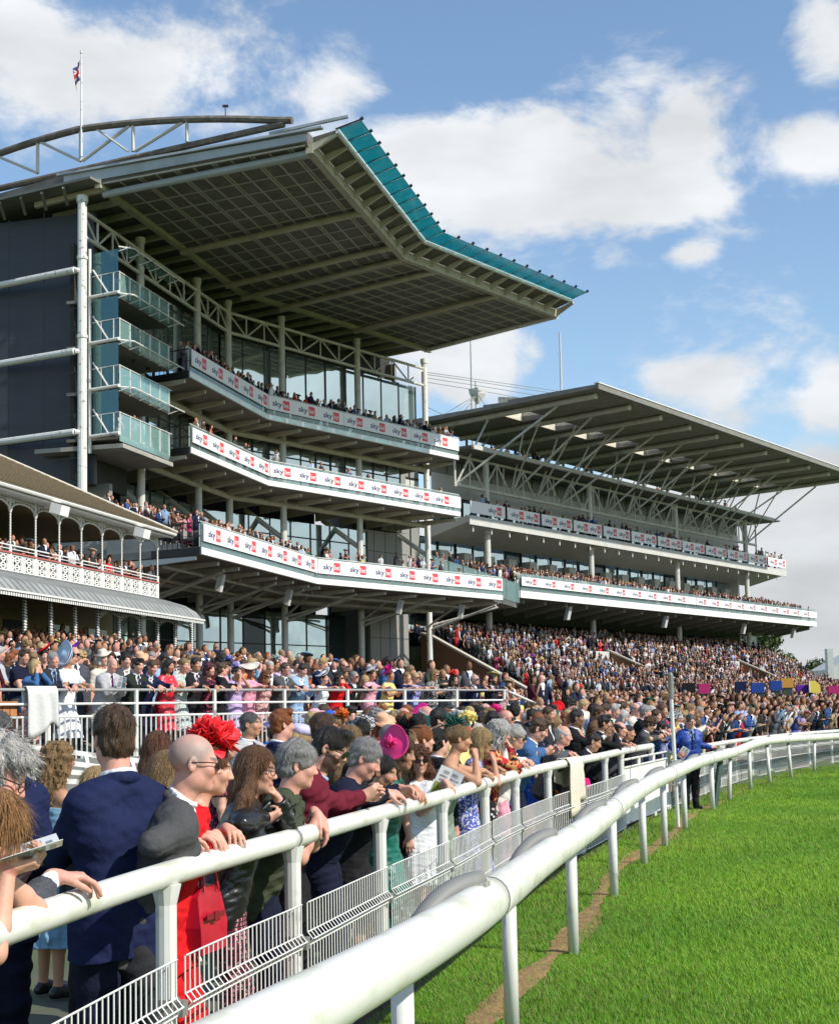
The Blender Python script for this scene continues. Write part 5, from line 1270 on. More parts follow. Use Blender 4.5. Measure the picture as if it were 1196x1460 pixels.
def skeleton(sp):
 """joint positions in the person's own frame: x right, y forward, z up, feet at the origin"""
 H = sp['H'] / 1.75; fem = sp.get('fem', False); lean = rad(sp.get('lean', 5)); side = rad(sp.get('side', 0))
 J = {}
 J['T'] = rotm((0, 1, 0), side) @ rotm((1, 0, 0), -lean)            # torso frame
 J['P'] = V3(0, -.55 * math.sin(lean) * .45, .93) * H
 T = J['T']; pt = lambda x, y, z: J['P'] + T @ (V3(x, y, z) * H)
 J['pt'] = pt; J['H'] = H; J['fem'] = fem
 tw = rad(sp.get('twist', 0))                                       # shoulders turned about the spine
 tr = lambda x, y, z: pt(x * math.cos(tw) + y * math.sin(tw), -x * math.sin(tw) + y * math.cos(tw), z)
 J['tr'] = tr; bw = sp.get('build', 1.0); J['bw'] = bw
 sw = (.15 if fem else .173) * (.6 + .4 * bw)
 J['N'] = tr(0, -.005, .52)
 J['S'] = {q: tr(q * sw, -.01, .432) for q in (-1, 1)}
 up = nrm(T @ V3(0, 0, 1) + V3(0, 0, .9))
 hy, hp, hr = rad(sp.get('hyaw', 0)), rad(sp.get('hpitch', 0)), rad(sp.get('hroll', 0))
 J['h0'] = J['N'] + up * .075 * H + T @ V3(0, .012, 0)
 R = rotm((0, 0, 1), -hy) @ rotm((1, 0, 0), -hp) @ rotm((0, 1, 0), hr)
 J['R'] = R; hs = (.935 if fem else .985) * (.75 + .25 * H) * sp.get('hs', 1.0); J['hs'] = hs
 J['hc'] = J['h0'] + R @ (V3(0, .02, .098) * hs)
 J['hp'] = lambda x, y, z: J['hc'] + R @ (V3(x, y, z) * hs)
 J['hip'] = {q: J['P'] + V3(q * .085, 0, -.02) * H for q in (-1, 1)}
 st = sp.get('stance', .1)
 J['kn'] = {q: V3(q * (st + .0), .015, .49) * H for q in (-1, 1)}; J['an'] = {q: V3(q * (st + .01), -.02, .075) * H for q in (-1, 1)}
 return J
def arm_ik(S, Wt, la, lb, pole):
 d = Wt - S; L = np.linalg.norm(d); mx = (la + lb) * .995
 if L > mx: Wt = S + d * (mx / L); d = Wt - S; L = mx
 if L < .08: Wt = S + nrm(d) * .08; d = Wt - S; L = .08
 a = (la * la - lb * lb + L * L) / (2 * L); h = math.sqrt(max(0, la * la - a * a)); u = d / L
 p = np.asarray(pole, float); p = p - u * (p @ u); p = nrm(p)
 return S + u * a + p * h, Wt
def head_shape(F_, J, sp):
 hp, R, s = J['hp'], J['R'], J['hs']; fem = J['fem']
 F_.ell(hp(0, -.014, .034), V3(.073, .094, .086) * s, R, .02)
 F_.ell(hp(0, .03, -.03), V3(.059 if not fem else .056, .062, .088) * s, R, .03)
 F_.ell(hp(0, .066, -.094), V3(.026 if not fem else .02, .02, .02) * s, R, .028)
 for q in (-1, 1):
  F_.ell(hp(q * .042, .008, -.066), V3(.02, .03, .03) * s, R, .03)
  F_.ell(hp(q * .036, .06, -.022), V3(.026, .026, .026) * s, R, .02)
 F_.cone(hp(-.032, .079, .026), hp(.032, .079, .026), .012 * s, .012 * s, .012)
 for q in (-1, 1): F_.ell(hp(q * .031, .099, .004), V3(.019, .014, .012) * s, R, .01, sub=True)
 for q in (-1, 1): F_.ell(hp(q * .031, .0775, .003), V3(.0125, .0125, .0125) * s, R, .003)
 F_.cone(hp(0, .088, .014), hp(0, .108, -.026), .008 * s, .0115 * s, .014)
 for q in (-1, 1): F_.ell(hp(q * .011, .097, -.03), V3(.0075, .009, .0075) * s, R, .008)
 F_.cone(hp(-.017, .0875, -.057), hp(.017, .0875, -.057), .005 * s, .005 * s, .008); F_.cone(hp(-.014, .0875, -.068), hp(.014, .0875, -.068), .006 * s, .006 * s, .008)
 for q in (-1, 1):
  F_.ell(hp(q * .076, -.012, -.004), V3(.009, .02, .032) * s, R @ rotm((0, 0, 1), q * .35), .006)
  F_.ell(hp(q * .084, -.008, .002), V3(.006, .01, .018) * s, R, .004, sub=True)
def head_colors(V, J, sp, skin):
 col = np.tile(np.array(skin), (len(V), 1)); L = ((V - J['hc']) @ J['R']) / J['hs']
 near = (np.abs(L) < .16).all(1)
 x, y, z = L[:, 0], L[:, 1], L[:, 2]
 lip = near & (y > .075) & (np.abs(x) < .026) & (np.abs(z + .0625) < .0125); lc = np.array((.42, .1, .1)) if J['fem'] else np.array(skin) * np.array((.85, .6, .6)); col[lip] = lc * .5 + col[lip] * .5
 cheek = near & (y > .03) & (np.abs(np.abs(x) - .038) < .02) & (np.abs(z + .025) < .022); col[cheek] *= np.array((1.04, .88, .86))
 eye = near & (y > .07) & (np.hypot(np.abs(x) - .031, z - .003) < .0105); col[eye] = (.55, .52, .5)
 iris = near & (y > .07) & (np.hypot(np.abs(x) - .031, z - .003) < .0055); col[iris] = (.03, .02, .015)
 brow = near & (y > .06) & (np.abs(np.abs(x) - .032) < .018) & (np.abs(z - .029 + .15 * (np.abs(x) - .03)) < .0055); hb = HAIRS.get(sp.get('hair', 'brown'), (.05, .03, .02)); col[brow] = np.array(hb) * .6 + np.array(skin) * .15
 if sp.get('stubble'):
  hb2 = np.array(HAIRS.get(sp.get('hair'), (.3, .3, .3))); wgt = (np.clip((.055 + .45 * (z - .02) - y) / .025, 0, 1) * np.clip((z + .02) / .04, 0, 1) * (np.abs(L) < .2).all(1) * np.clip((.15 - z) / .1, .3, .85) * sp['stubble'])[:, None]; col = col * (1 - wgt) + hb2 * wgt
 if sp.get('beard'):
  b = near & (z < -.022 - .25 * (y - .05)) & (z > -.14) & (y > .0) & ~lip; b &= (z < -.045) | (np.abs(x) > .035); bc = np.array(HAIRS[sp.get('hair', 'dark')]); k = .85 if sp['beard'] == 'full' else .35; col[b] = col[b] * (1 - k) + bc * k
 return col
def hand_shape(F_, Wp, d, n, side, pose, s=1.0, fine=True):
 """wrist Wp, pointing direction d, palm normal n; side +1 right hand"""
 d = nrm(d); n = nrm(n - d * (n @ d)); t = np.cross(n, d) * side     # t: towards the thumb
 curl = dict(relaxed=(.35, .5, .35), flat=(.1, .15, .1), drape=(.55, .45, .3), grip=(1.15, 1.1, .7), fist=(1.4, 1.6, 1.0), hold=(.8, .9, .5), point=(.2, .2, .1)).get(pose, (.35, .5, .35))
 F_.cone(Wp - d * .01, Wp + d * .02, .026 * s, .026 * s, .01)
 kn = []
 for i, (o, l) in enumerate(((.03, .086), (.01, .09), (-.011, .086), (-.03, .076))):
  k = Wp + (d * l + t * o - n * .004 * (1 if i in (1, 2) else 0)) * s; kn.append(k)
  F_.cone(Wp + (d * .016 + t * o * .55) * s, k, .0165 * s, .0125 * s, .012)
 for i, (k, ln) in enumerate(zip(kn, (.95, 1.06, 1.0, .8))):
  a = 0; p = k; sp_ = nrm(d + t * (.12, .04, -.05, -.14)[i])
  for j, (seg, r0, r1) in enumerate(((.043, .0105, .0095), (.028, .0095, .0085), (.021, .0085, .007))):
   a += curl[j] * (1 + .12 * (i - 1)); v = sp_ * math.cos(a) + n * math.sin(a); q = p + v * seg * ln * s; F_.cone(p, q, r0 * s, r1 * s, .0035); p = q
 b = Wp + (d * .02 + t * .022) * s; m = b + (d * .03 + t * .026 + n * .014) * s; e = m + nrm(d * .9 + t * .25 + n * (.35 + .3 * curl[0])) * .032 * s; g = e + nrm(d * .95 - t * .05 + n * (.35 + .4 * curl[0])) * .026 * s
 F_.cone(b, m, .0165 * s, .0125 * s, .01); F_.cone(m, e, .0115 * s, .0105 * s, .005); F_.cone(e, g, .0105 * s, .0085 * s, .004)
def torso(F_, J, inf, lo=0.0, hi=1.0, bust=True, waist=1.0):
 tr, pt, H, bw, fem = J['tr'], J['pt'], J['H'], J['bw'], J['fem']; k = .05
 b = (.6 + .4 * bw)
 if lo <= .0:
  for q in (-1, 1): F_.cone(pt(q * .075 * b, -.012, -.06), pt(q * .075 * b, -.01, .04), (.108 if not fem else .112) * H * b + inf, .105 * H * b + inf, k)
 wr = (.1 if not fem else .088) * H * bw * waist + inf
 for q in (-1, 1):
  F_.cone(pt(q * .068 * b, 0, .06), pt(q * .062 * b, .005 + .03 * (bw - 1), .17), .1 * H * b + inf, wr, k)
  F_.cone(pt(q * .062 * b, .005, .17), tr(q * (.088 if not fem else .07) * b, .004, .33), wr, (.112 if not fem else .098) * H * b + inf, k)
  F_.cone(tr(q * (.088 if not fem else .07) * b, .002, .33), tr(q * (.11 if not fem else .09) * b, -.012, .43), (.11 if not fem else .094) * H * b + inf, (.075 if not fem else .062) * H * b + inf, k)
  F_.cone(tr(q * .045, -.014, .485), J['S'][q], .055 * H + inf, (.062 if not fem else .05) * H * b + inf, k)
  if fem and bust: F_.ell(tr(q * .07, .085, .325), V3(.062, .058, .062) * H + inf * .8, None, .03)
def arm(F_, J, q, inf, upto=2.0, slim=1.0):
 S, E, Wp = J['S'][q], J['E'][q], J['W'][q]; H, fem = J['H'], J['fem']; s = (.86 if fem else 1.0) * H * slim * (.7 + .3 * J['bw'])
 if upto >= 1: F_.cone(S, E, .052 * s + inf, .041 * s + inf, .03)
 else: F_.cone(S, S + (E - S) * upto, .053 * s + inf, (.053 - .01 * upto) * s + inf + .004, .03)
 if upto > 1:
  t = min(1.0, upto - 1); M_ = E + (Wp - E) * .3
  F_.cone(E, M_, .041 * s + inf, .042 * s + inf, .02); F_.cone(M_, E + (Wp - E) * t, .042 * s + inf, (.042 - .015 * t) * s + inf, .015)
def legs(F_, J, inf, slim=1.0):
 H = J['H']
 for q in (-1, 1):
  F_.cone(J['hip'][q], J['kn'][q], .098 * H * slim + inf, .058 * H * slim + inf, .03)
  F_.cone(J['kn'][q], (J['kn'][q] * .65 + J['an'][q] * .35) + V3(0, -.015, 0), .056 * H * slim + inf, .055 * H * slim + inf, .02)
  F_.cone((J['kn'][q] * .65 + J['an'][q] * .35) + V3(0, -.015, 0), J['an'][q], .054 * H * slim + inf, .038 * H * slim + inf, .02)
def to_local(wp, pos, yaw):
 d = np.asarray(wp, float) - pos; f = V3(math.sin(yaw), math.cos(yaw), 0); r = V3(math.cos(yaw), -math.sin(yaw), 0)
 return V3(d @ r, d @ f, d[2])
def dir_local(v, yaw): return to_local(v, V3(0, 0, 0), yaw)
def build_hair(o, J, sp, res):
 st = sp.get('style', 'short'); hp, R, s = J['hp'], J['R'], J['hs']; down = V3(0, 0, -1)
 if st == 'bald': return
 long_ = st in ('long', 'wavy'); pts = [hp(x, y, z) for x in (-.13, .13) for y in (-.15, .12) for z in (-.16, .15)]
 lo, hi = np.min(pts, 0), np.max(pts, 0)
 if st in ('bob',): lo[2] -= .1
 if long_: lo = lo - V3(.14, .16, .45); hi = hi + V3(.14, .06, 0)
 if st == 'afro': lo -= .05; hi += .05
 F_ = SDF(lo, hi, res); v = sp.get('vol', 1.0); seed = sp.get('seed', 1)
 th = dict(short=.010, crop=.005, fringe=.008, curly=.022, mop=.02, bob=.018, long=.016, wavy=.02, updo=.01, pony=.01, quiff=.011).get(st, .01) * v
 F_.ell(hp(0, -.014, .04 + (.004 if st in ('short', 'quiff') else 0)), V3(.072 + th, .093 + th, .084 + th * 1.15) * s, R, .0)
 if st in ('short', 'quiff', 'curly', 'mop', 'crop', 'fringe'):
  F_.ell(hp(0, -.046, -.03), V3(.066 + th * .25, .057 + th * .25, .058) * s, R, .03)
 if st == 'quiff': F_.cone(hp(-.03, .06, .115), hp(.035, .055, .118), .03 * s, .028 * s, .03)
 if st == 'mop':
  for q in (-1, 0, 1): F_.ell(hp(q * .045, .05, .085), V3(.045, .045, .03) * s, R, .02)
 F_.ell(hp(0, .1, -.03), V3(.066, .07, .098) * s, R, .012, sub=True)
 if st not in ('bob', 'long', 'wavy'):
  for q in (-1, 1): F_.ell(hp(q * .08, .028, -.06), V3(.028, .06, .055) * s, R, .01, sub=True); F_.ell(hp(q * .088, -.012, -.012), V3(.02, .026, .036) * s, R, .006, sub=True)
  F_.cut(hp(0, -.03, -.066 if st in ('short', 'quiff', 'crop', 'fringe') else -.088), -R[:, 2] + .35 * R[:, 1], .12 * s, .012)
 if st == 'fringe': F_.ell(hp(0, .02, .09), V3(.078, .1, .06) * s, R, .03, sub=True)
 if st == 'bob':
  for q in (-1, 1): F_.cone(hp(q * .062, -.01, .02), hp(q * .072, .002, -.02) + down * .075 * s, .036 * s, .03 * s, .03)
  F_.cone(hp(0, -.06, .0), hp(0, -.072, -.03) + down * .05 * s, .07 * s, .055 * s, .03)
  F_.ell(hp(0, .1, -.04), V3(.056, .075, .1) * s, R, .012, sub=True)
 if long_:
  T = J['T']; ln = sp.get('hlen', 1.0); fr = sp.get('hfront', {})
  for q in (-1, 1):
   a = hp(q * .062, -.01, .01); b = hp(q * .082, -.012, -.06) + down * .04 * s; c = b + V3(q * .012, -.02, -.16 * ln) + T @ V3(0, .03 if fr.get(q) else -.03, 0); e = c + V3(-q * .01, .0, -.12 * ln)
   if fr.get(q): m1, c, e = J['tr'](q * .14, -.03, .535), J['tr'](q * .235, -.05, .4 - .04 * ln), J['tr'](q * .235, -.07, .4 - .15 * ln); F_.cone(b, m1, .04 * s, .042 * s, .03); b = m1
   F_.cone(a, b, .036 * s, .04 * s, .03) if not fr.get(q) else F_.cone(a, hp(q * .082, -.012, -.07), .036 * s, .042 * s, .03); F_.cone(b, c, .04 * s, .038 * s, .03); F_.cone(c, e, .038 * s, .014 * s, .02)
  for q in (-1, 1):
   a = hp(q * .03, -.065, .0); b = hp(q * .04, -.085, -.07) + down * .03 * s; c = b + V3(q * .01, -.035, -.17 * ln) + (T @ V3(0, -.02, 0)); e = c + V3(0, -.01, -.15 * ln)
   F_.cone(a, b, .06 * s, .052 * s, .03); F_.cone(b, c, .052 * s, .046 * s, .03); F_.cone(c, e, .046 * s, .014 * s, .02)
  F_.ell(hp(0, .1, -.045), V3(.05, .075, .115) * s, R, .012, sub=True)
 if st == 'updo':
  F_.ell(hp(0, -.1, .055), V3(.05, .042, .05) * s, R, .012); F_.ell(hp(.02, -.09, .02), V3(.045, .04, .04) * s, R, .01)
 if st == 'pony':
  F_.cone(hp(0, -.1, .04), hp(0, -.15, .02) , .024 * s, .03 * s, .02); F_.cone(hp(0, -.15, .02), hp(0, -.15, .0) + down * .2, .03 * s, .012, .01)
 hc, Rm = J['hc'], R
 if st in ('curly', 'mop', 'wavy', 'afro'):
  w1 = wob(seed, .012 if st != 'wavy' else .008, 75); w2 = wob(seed + 1, .006, 170)
  F_.disp(lambda x, y, z: w1(x, y, z) + w2(x, y, z), .012)
 w3 = wob(seed + 2, .35, 14)
 def strand(x, y, z):
  L = (np.stack([x, y, z], -1) - hc) @ Rm; a = np.arctan2(L[:, 0], -L[:, 1] + .02); r = .0008
  return r * np.sin(a * 34 + w3(x, y, z) * 6) + r * .7 * np.sin(a * 71 + 3 * w3(x, y, z) * 6 + L[:, 2] * 20)
 F_.disp(strand, .006)
 if st in ('short', 'quiff', 'mop', 'curly'): F_.disp(wob(seed + 7, .004, 60), .006)
 V, Q = F_.mesh()
 if not len(Q): return
 if res <= .0066: V, Q = strands(V, Q, J, sp, st)
 np_mesh('hair', V, Q, hair_mat(sp.get('hair', 'brown')), o)
def strands(V, Q, J, sp, st):      # loose locks over the combed mass, in the same mesh
 r = np.random.default_rng(sp.get('seed', 1)); n = {'long': 6000, 'wavy': 5000, 'bob': 4000, 'mop': 4000}.get(st, 3000)
 a, b, c = V[Q[:, 0]], V[Q[:, 1]], V[Q[:, 3]]; N_ = np.cross(b - a, c - a); ok = np.linalg.norm(N_, axis=1) > 1e-9; k = r.choice(np.nonzero(ok)[0], n)
 nn = N_[k] / np.linalg.norm(N_[k], axis=1)[:, None]; p = a[k]; R, hc, s = J['R'], J['hc'], J['hs']
 L = (p - hc) @ R / s
 if st in ('long', 'wavy', 'bob'):
  fl = np.tile(V3(0, 0, -1.0), (n, 1)) + .25 * np.c_[L[:, 0], L[:, 1], 0 * L[:, 0]] / .1 @ R.T * (L[:, 2:3] > .03); ln = r.uniform(.03, .1, n); lift = .02
 else:
  d = L - np.array([.012, -.05, .115]); fl = (d * np.array([1, 1, .9])) @ R.T; ln = r.uniform(.012, .028, n) * (1.7 if st in ('mop', 'curly') else 1) * np.where(L[:, 2] < .02, .35, 1); lift = .28 if st not in ('mop', 'curly') else .09
 if st in ('mop', 'curly', 'wavy'): fl = fl / (np.linalg.norm(fl, axis=1)[:, None] + 1e-6) + r.normal(size=(n, 3)) * (.15 if st != 'wavy' else .2)
 fl = fl + r.normal(size=(n, 3)) * (.025 if st in ('long', 'bob') else .06) * np.linalg.norm(fl, axis=1)[:, None]
 fl = fl - nn * (fl * nn).sum(1)[:, None]; fl /= np.linalg.norm(fl, axis=1)[:, None] + 1e-6
 sd = np.cross(fl, nn); w_ = r.uniform(.0006, .0013, n)[:, None]
 rows = []
 for t in (0, .5, 1.0):
  q = p + fl * (ln * t)[:, None] + nn * (.0015 + lift * ln * t * (1 - .35 * t))[:, None]; ww = w_ * (1 - .7 * t); rows += [q - sd * ww, q + sd * ww]
 S = np.stack(rows, 1); base = len(V) + np.arange(n)[:, None] * 6
 F2 = np.concatenate([base + np.array([[0, 1, 3, 2]]), base + np.array([[2, 3, 5, 4]])]); return np.concatenate([V, S.reshape(-1, 3)]), np.concatenate([Q, F2])
def ring(F_, J, rx, ry, dz, r, front=True, c=None, tilt=.35, k=.006, a0=-180, a1=180):
 n0 = J['N'] if c is None else c; T = J['T']; pts = []
 for a in np.linspace(rad(a0), rad(a1), 15): pts.append(n0 + T @ (V3(rx * math.sin(a), ry * -math.cos(a), dz - tilt * (ry * (1 - math.cos(a)) * .5)) * J['H']))
 for p, q in zip(pts[:-1], pts[1:]): F_.cone(p, q, r * J['H'], r * J['H'], k)
def wrinkles(J, seed, amp=.0026):
 w1 = wob(seed, amp, 26, (1, 1, 1.9)); w2 = wob(seed + 5, amp * .6, 60, (.7, .7, 1.6)); cs = [(J['E'][q], .0055) for q in (-1, 1)]
 def fn(x, y, z):
  d = w1(x, y, z) + w2(x, y, z)
  for q in (-1, 1):          # creases gathered at the inner elbow
   E, S = J['E'][q], J['S'][q]; ax = nrm(E - S); P_ = np.stack([x, y, z], -1) - E; t = P_ @ ax; rr_ = np.linalg.norm(P_, axis=1)
   d = d + .0024 * np.sin(t * 130 + rr_ * 60 + 8 * P_[:, 2]) * np.exp(-(rr_ / .09) ** 2)
  return d
 return fn
def garment_top(o, J, sp, g, res):
 """g: type, mat, (shirt, tie)"""
 ty = g['type']; m = g['mat']; H = J['H']; seed = sp.get('seed', 1); pt, tr, T = J['pt'], J['tr'], J['T']
 allp = [J['S'][1], J['S'][-1], J['E'][1], J['E'][-1], J['W'][1], J['W'][-1], J['N'], J['P']]
 lo, hi = np.min(allp, 0) - .22, np.max(allp, 0) + .22; lo[2] = min(lo[2], J['P'][2] - .3)
 def base(inf, upto, slim=1.0, lowest=True, wa=1.0):
  F_ = SDF(lo, hi, res); torso(F_, J, inf, waist=wa)
  for q in (-1, 1):
   if upto > 0:
    arm(F_, J, q, inf * .75, upto, slim)
    if upto >= 2: pass
    if upto > 1: ax = J['W'][q] - J['E'][q]; c = J['E'][q] + ax * min(.97, upto - 1 - .03); F_.cut(c, ax, .085)
    else: ax = J['E'][q] - J['S'][q]; F_.cut(J['S'][q] + ax * (upto - .08), ax, .1)
  return F_
 def neckhole(F_, rx, depth, dz=.0):
  F_.cone(J['N'] + T @ V3(0, .012, -.02 + dz), J['N'] + T @ V3(0, .03, .25), rx * H, rx * 1.25 * H, 0) if False else None
  F_.cut(J['N'] + T @ V3(0, 0, .022 + dz), T @ V3(0, -.25, 1), .13)
 if ty in ('suit', 'coat'):
  inf = .018 if ty == 'suit' else .022
  F_ = base(inf, 2.0)
  # skirt of the jacket
  for q in (-1, 1): F_.cone(pt(q * .08, -.008, .0), pt(q * .092, -.004, -.16), .118 * H + inf * .6, .112 * H + inf * .8, .04)
  F_.cut(pt(0, 0, -.17 if ty == 'suit' else -.2), T @ V3(0, 0, -1), .34)
  F_.cut(J['N'] + T @ V3(0, .0, .012), T @ V3(0, -.2, 1), .085)
  if not g.get('closed'):
   a = tr(0, .3, .18); b1, b2 = tr(-.075, .3, .53), tr(.075, .3, .53)      # open V between the lapels
   n1 = np.cross(b1 - a, T @ V3(0, 1, 0)); n2 = np.cross(T @ V3(0, 1, 0), b2 - a); n1, n2 = nrm(n1), nrm(n2)
   w = F_.win(np.min([a, b1, b2, tr(0, .02, .3)], 0) - .12, np.max([a, b1, b2, tr(0, .02, .3)], 0) + .12)
   if w:
    sl, X, Y, Z = w
    def pl(n, c): return (X - c[0]) * n[0] + (Y - c[1]) * n[1] + (Z - c[2]) * n[2]
    s1, s2 = pl(n1, a), pl(n2, a); m_ = tr(0, .3, .4); sg1 = 1 if (m_ - a) @ n1 < 0 else -1; sg2 = 1 if (m_ - a) @ n2 < 0 else -1
    reg = np.maximum(np.maximum(s1 * sg1, s2 * sg2), -pl(T @ V3(0, 1, 0), tr(0, .035, .3))); F_.smax(sl, -reg, .004)
   for q in (-1, 1):
    F_.cone(tr(q * .012, .128 * J['bw'] ** .5, .2), tr(q * .062, .102, .4), .012, .016, .008); F_.cone(tr(q * .062, .102, .4), tr(q * .06, .02, .51), .016, .013, .008)
  ring(F_, J, .074, .068, .014, .021, a0=-125, a1=125, k=.012)
  F_.disp(wrinkles(J, seed), .008)
  V, Q = F_.mesh(); np_mesh('jacket', V, Q, m, o)
  if g.get('shirt'):
   F_ = SDF(lo, hi, max(res, .007)); torso(F_, J, .009)
   F_.cut(J['N'] + T @ V3(0, .0, .03), T @ V3(0, -.25, 1), .1); ring(F_, J, .06, .06, .044, .0115, k=.004, tilt=.45); ring(F_, J, .066, .066, .018, .011, k=.006, tilt=.45)
   for q in (-1, 1):
    ax = nrm(J['W'][q] - J['E'][q]); F_.cone(J['W'][q] - ax * .05, J['W'][q] - ax * .004, .033 * H, .032 * H, 0); F_.cut(J['W'][q] + ax * .004, ax, .05)
   V, Q = F_.mesh(); sh = np_mesh('shirt', V, Q, g['shirt'], o)
   if g.get('tie'):
    F_ = SDF(np.min([tr(0, .1, .1), tr(0, .1, .55)], 0) - .14, np.max([tr(0, .1, .1), tr(0, .1, .55)], 0) + .14, .006)
    F_.cone(tr(0, .068, .508), tr(0, .09, .48), .019, .013, 0); F_.cone(tr(0, .092, .48), tr(0, .128, .36), .012, .02, .005); F_.cone(tr(0, .128, .36), tr(0, .126, .2), .02, .026, .005)
    V, Q = F_.mesh(); np_mesh('tie', V, Q, g['tie'], o)
  return
 if ty in ('sweater', 'shirt', 'tee', 'blouse', 'leather'):
  inf = dict(sweater=.02, shirt=.014, tee=.012, blouse=.016, leather=.024)[ty]; up = g.get('sleeve', {'tee': .55}.get(ty, 2.0))
  F_ = base(inf, up)
  for q in (-1, 1): F_.cone(pt(q * .075, -.01, -.02), pt(q * .085, -.005, -.1), .112 * H + inf * .7, .112 * H + inf * .8, .04)
  F_.cut(pt(0, 0, g.get('hem', -.12)), T @ V3(0, 0, -1), .34)
  if ty in ('shirt', 'leather'): ring(F_, J, .066, .066, .022, .0125, k=.006)
  else: ring(F_, J, .068, .068, .0, .01, k=.006)
  F_.cut(J['N'] + T @ V3(0, .01, .02), T @ V3(0, -.3, 1), .062)
  if g.get('deep'): F_.ell(tr(0, .12, .46), V3(.05, .09, .1), T, .01, sub=True)
  F_.disp(wrinkles(J, seed, .0034 if ty not in ('tee', 'leather') else .0022), .009)
  V, Q = F_.mesh(); np_mesh({'leather': 'jacket', 'tee': 't_shirt'}.get(ty, ty), V, Q, m, o)
  if g.get('collar'):
   F_ = SDF(J['N'] - .14, J['N'] + .14, .006); ring(F_, J, .064, .064, .028, .012, k=.006, tilt=.45)
   V, Q = F_.mesh(); np_mesh('shirt_collar', V, Q, g['collar'], o)
  return
 if ty == 'gilet':
  garment_top(o, J, sp, dict(type='tee', mat=g['shirt'], sleeve=g.get('sleeve', .6)), res)
  F_ = SDF(lo, hi, res); torso(F_, J, .034)
  for q in (-1, 1): F_.cone(pt(q * .075, -.01, -.02), pt(q * .09, -.005, -.12), .125 * H, .13 * H, .04); F_.ell(J['S'][q] + T @ V3(q * .03, 0, -.02), V3(.05, .09, .1), T, .01, sub=True)
  F_.cut(pt(0, 0, -.16), T @ V3(0, 0, -1), .36); F_.cut(J['N'] + T @ V3(0, .01, .02), T @ V3(0, -.3, 1), .1)
  F_.ell(tr(0, .17, .42), V3(.035, .1, .18), T, .01, sub=True); F_.disp(wrinkles(J, seed, .005), .01)
  V, Q = F_.mesh(); np_mesh('gilet', V, Q, m, o); return
 if ty in ('dress', 'strapless', 'skirt'):
  hem = g.get('hem', .45) * H; flare = g.get('flare', 1.25); lo2 = lo.copy(); lo2[2] = hem - .03; lo2[:2] -= .12; hi2 = hi.copy(); hi2[:2] += .12
  F_ = SDF(lo2, hi2, res); inf = .011; torso(F_, J, inf, waist=.97)
  P_ = J['P']; wz = P_[2] + .02
  w = F_.win(V3(P_[0] - .5, P_[1] - .5, hem - .05), V3(P_[0] + .5, P_[1] + .5, wz + .05)); sl, X, Y, Z = w
  t = np.clip((wz - Z) / (wz - hem), 0, 1); rx = (.165 + .075 * t * flare) * H; ry = (.128 + .085 * t * flare) * H; cy_ = P_[1] * (1 - t) + (-.0) * t
  a = np.arctan2(X - P_[0], Y - cy_); fold = 1 + .055 * t * np.sin(a * 9 + seed) * g.get('fold', 1) + .03 * t * np.sin(a * 17 + 2 * seed) * g.get('fold', 1)
  k = np.sqrt(((X - P_[0]) / rx) ** 2 + ((Y - cy_) / ry) ** 2) / fold; d = (k - 1) * np.minimum(rx, ry) * .8
  d = np.maximum(d, np.maximum(hem - Z, Z - wz)); F_.smin(sl, d, .04)
  sl_ = g.get('sleeve', 0)
  if ty == 'strapless': F_.cut(tr(0, .0, g.get('neck', .375)), T @ V3(0, .12, 1), .32)
  else:
   if sl_ > 0:
    for q in (-1, 1):
     arm(F_, J, q, .012, sl_)
     if sl_ > 1: ax = J['W'][q] - J['E'][q]; F_.cut(J['E'][q] + ax * min(.95, sl_ - 1.03), ax, .085)
     else: ax = J['E'][q] - J['S'][q]; F_.cut(J['S'][q] + ax * (sl_ - .08), ax, .1)
   else:
    for q in (-1, 1): F_.ell(J['S'][q] + T @ V3(q * .04, 0, -.02), V3(.05, .08, .1), T, .006, sub=True)
   F_.cut(J['N'] + T @ V3(0, 0, -.012), T @ V3(0, -.3, 1), .1)
   if g.get('deep'): F_.ell(tr(0, .13, .45), V3(.045, .12, .14) * g['deep'], T, .008, sub=True)
  F_.disp(wrinkles(J, seed, .0026), .008)
  V, Q = F_.mesh(); np_mesh('dress', V, Q, m, o); return
def garment_legs(o, J, sp, g, res):
 H = J['H']
 if g['type'] == 'trousers':
  lo = V3(-.3, -.35, 0) * H; hi = V3(.3, .3, 1.12) * H; lo[1] += min(0, J['P'][1]); 
  F_ = SDF(lo, hi, max(res, .009)); pt = J['pt']; b = .6 + .4 * J['bw']
  for q in (-1, 1): F_.cone(pt(q * .075 * b, -.012, -.06), pt(q * .072 * b, -.005, .07), .113 * H * b + .012, .105 * H * b + .01, .04)
  legs(F_, J, .018, 1.0)
  for q in (-1, 1): F_.cone(J['an'][q] + V3(0, 0, .05), V3(J['an'][q][0], J['an'][q][1] + .01, .045), .052, .058, .01)
  F_.disp(wob(sp.get('seed', 1) + 9, .005, 22, (1, 1, 2.2)), .008)
  V, Q = F_.mesh(); np_mesh('trousers', V, Q, g['mat'], o)
 if g.get('shoes', True):
  for q in (-1, 1):
   F_ = SDF(V3(J['an'][q][0] - .07, J['an'][q][1] - .1, -.01), V3(J['an'][q][0] + .07, J['an'][q][1] + .24, .13), .01)
   a = J['an'][q]; F_.cone(V3(a[0], a[1] - .03, .035), V3(a[0] + q * .015, a[1] + .16, .032), .036, .036, .01); F_.cone(V3(a[0], a[1], .07), V3(a[0], a[1] + .08, .045), .038, .034, .02); F_.cut(V3(a[0], a[1] + .06, .0), V3(0, 0, -1), .25)
   V, Q = F_.mesh(); np_mesh('shoe', V, Q, g.get('shoemat') or mat('cloth_black_leather_shoe', (.015, .013, .012), .35), o)
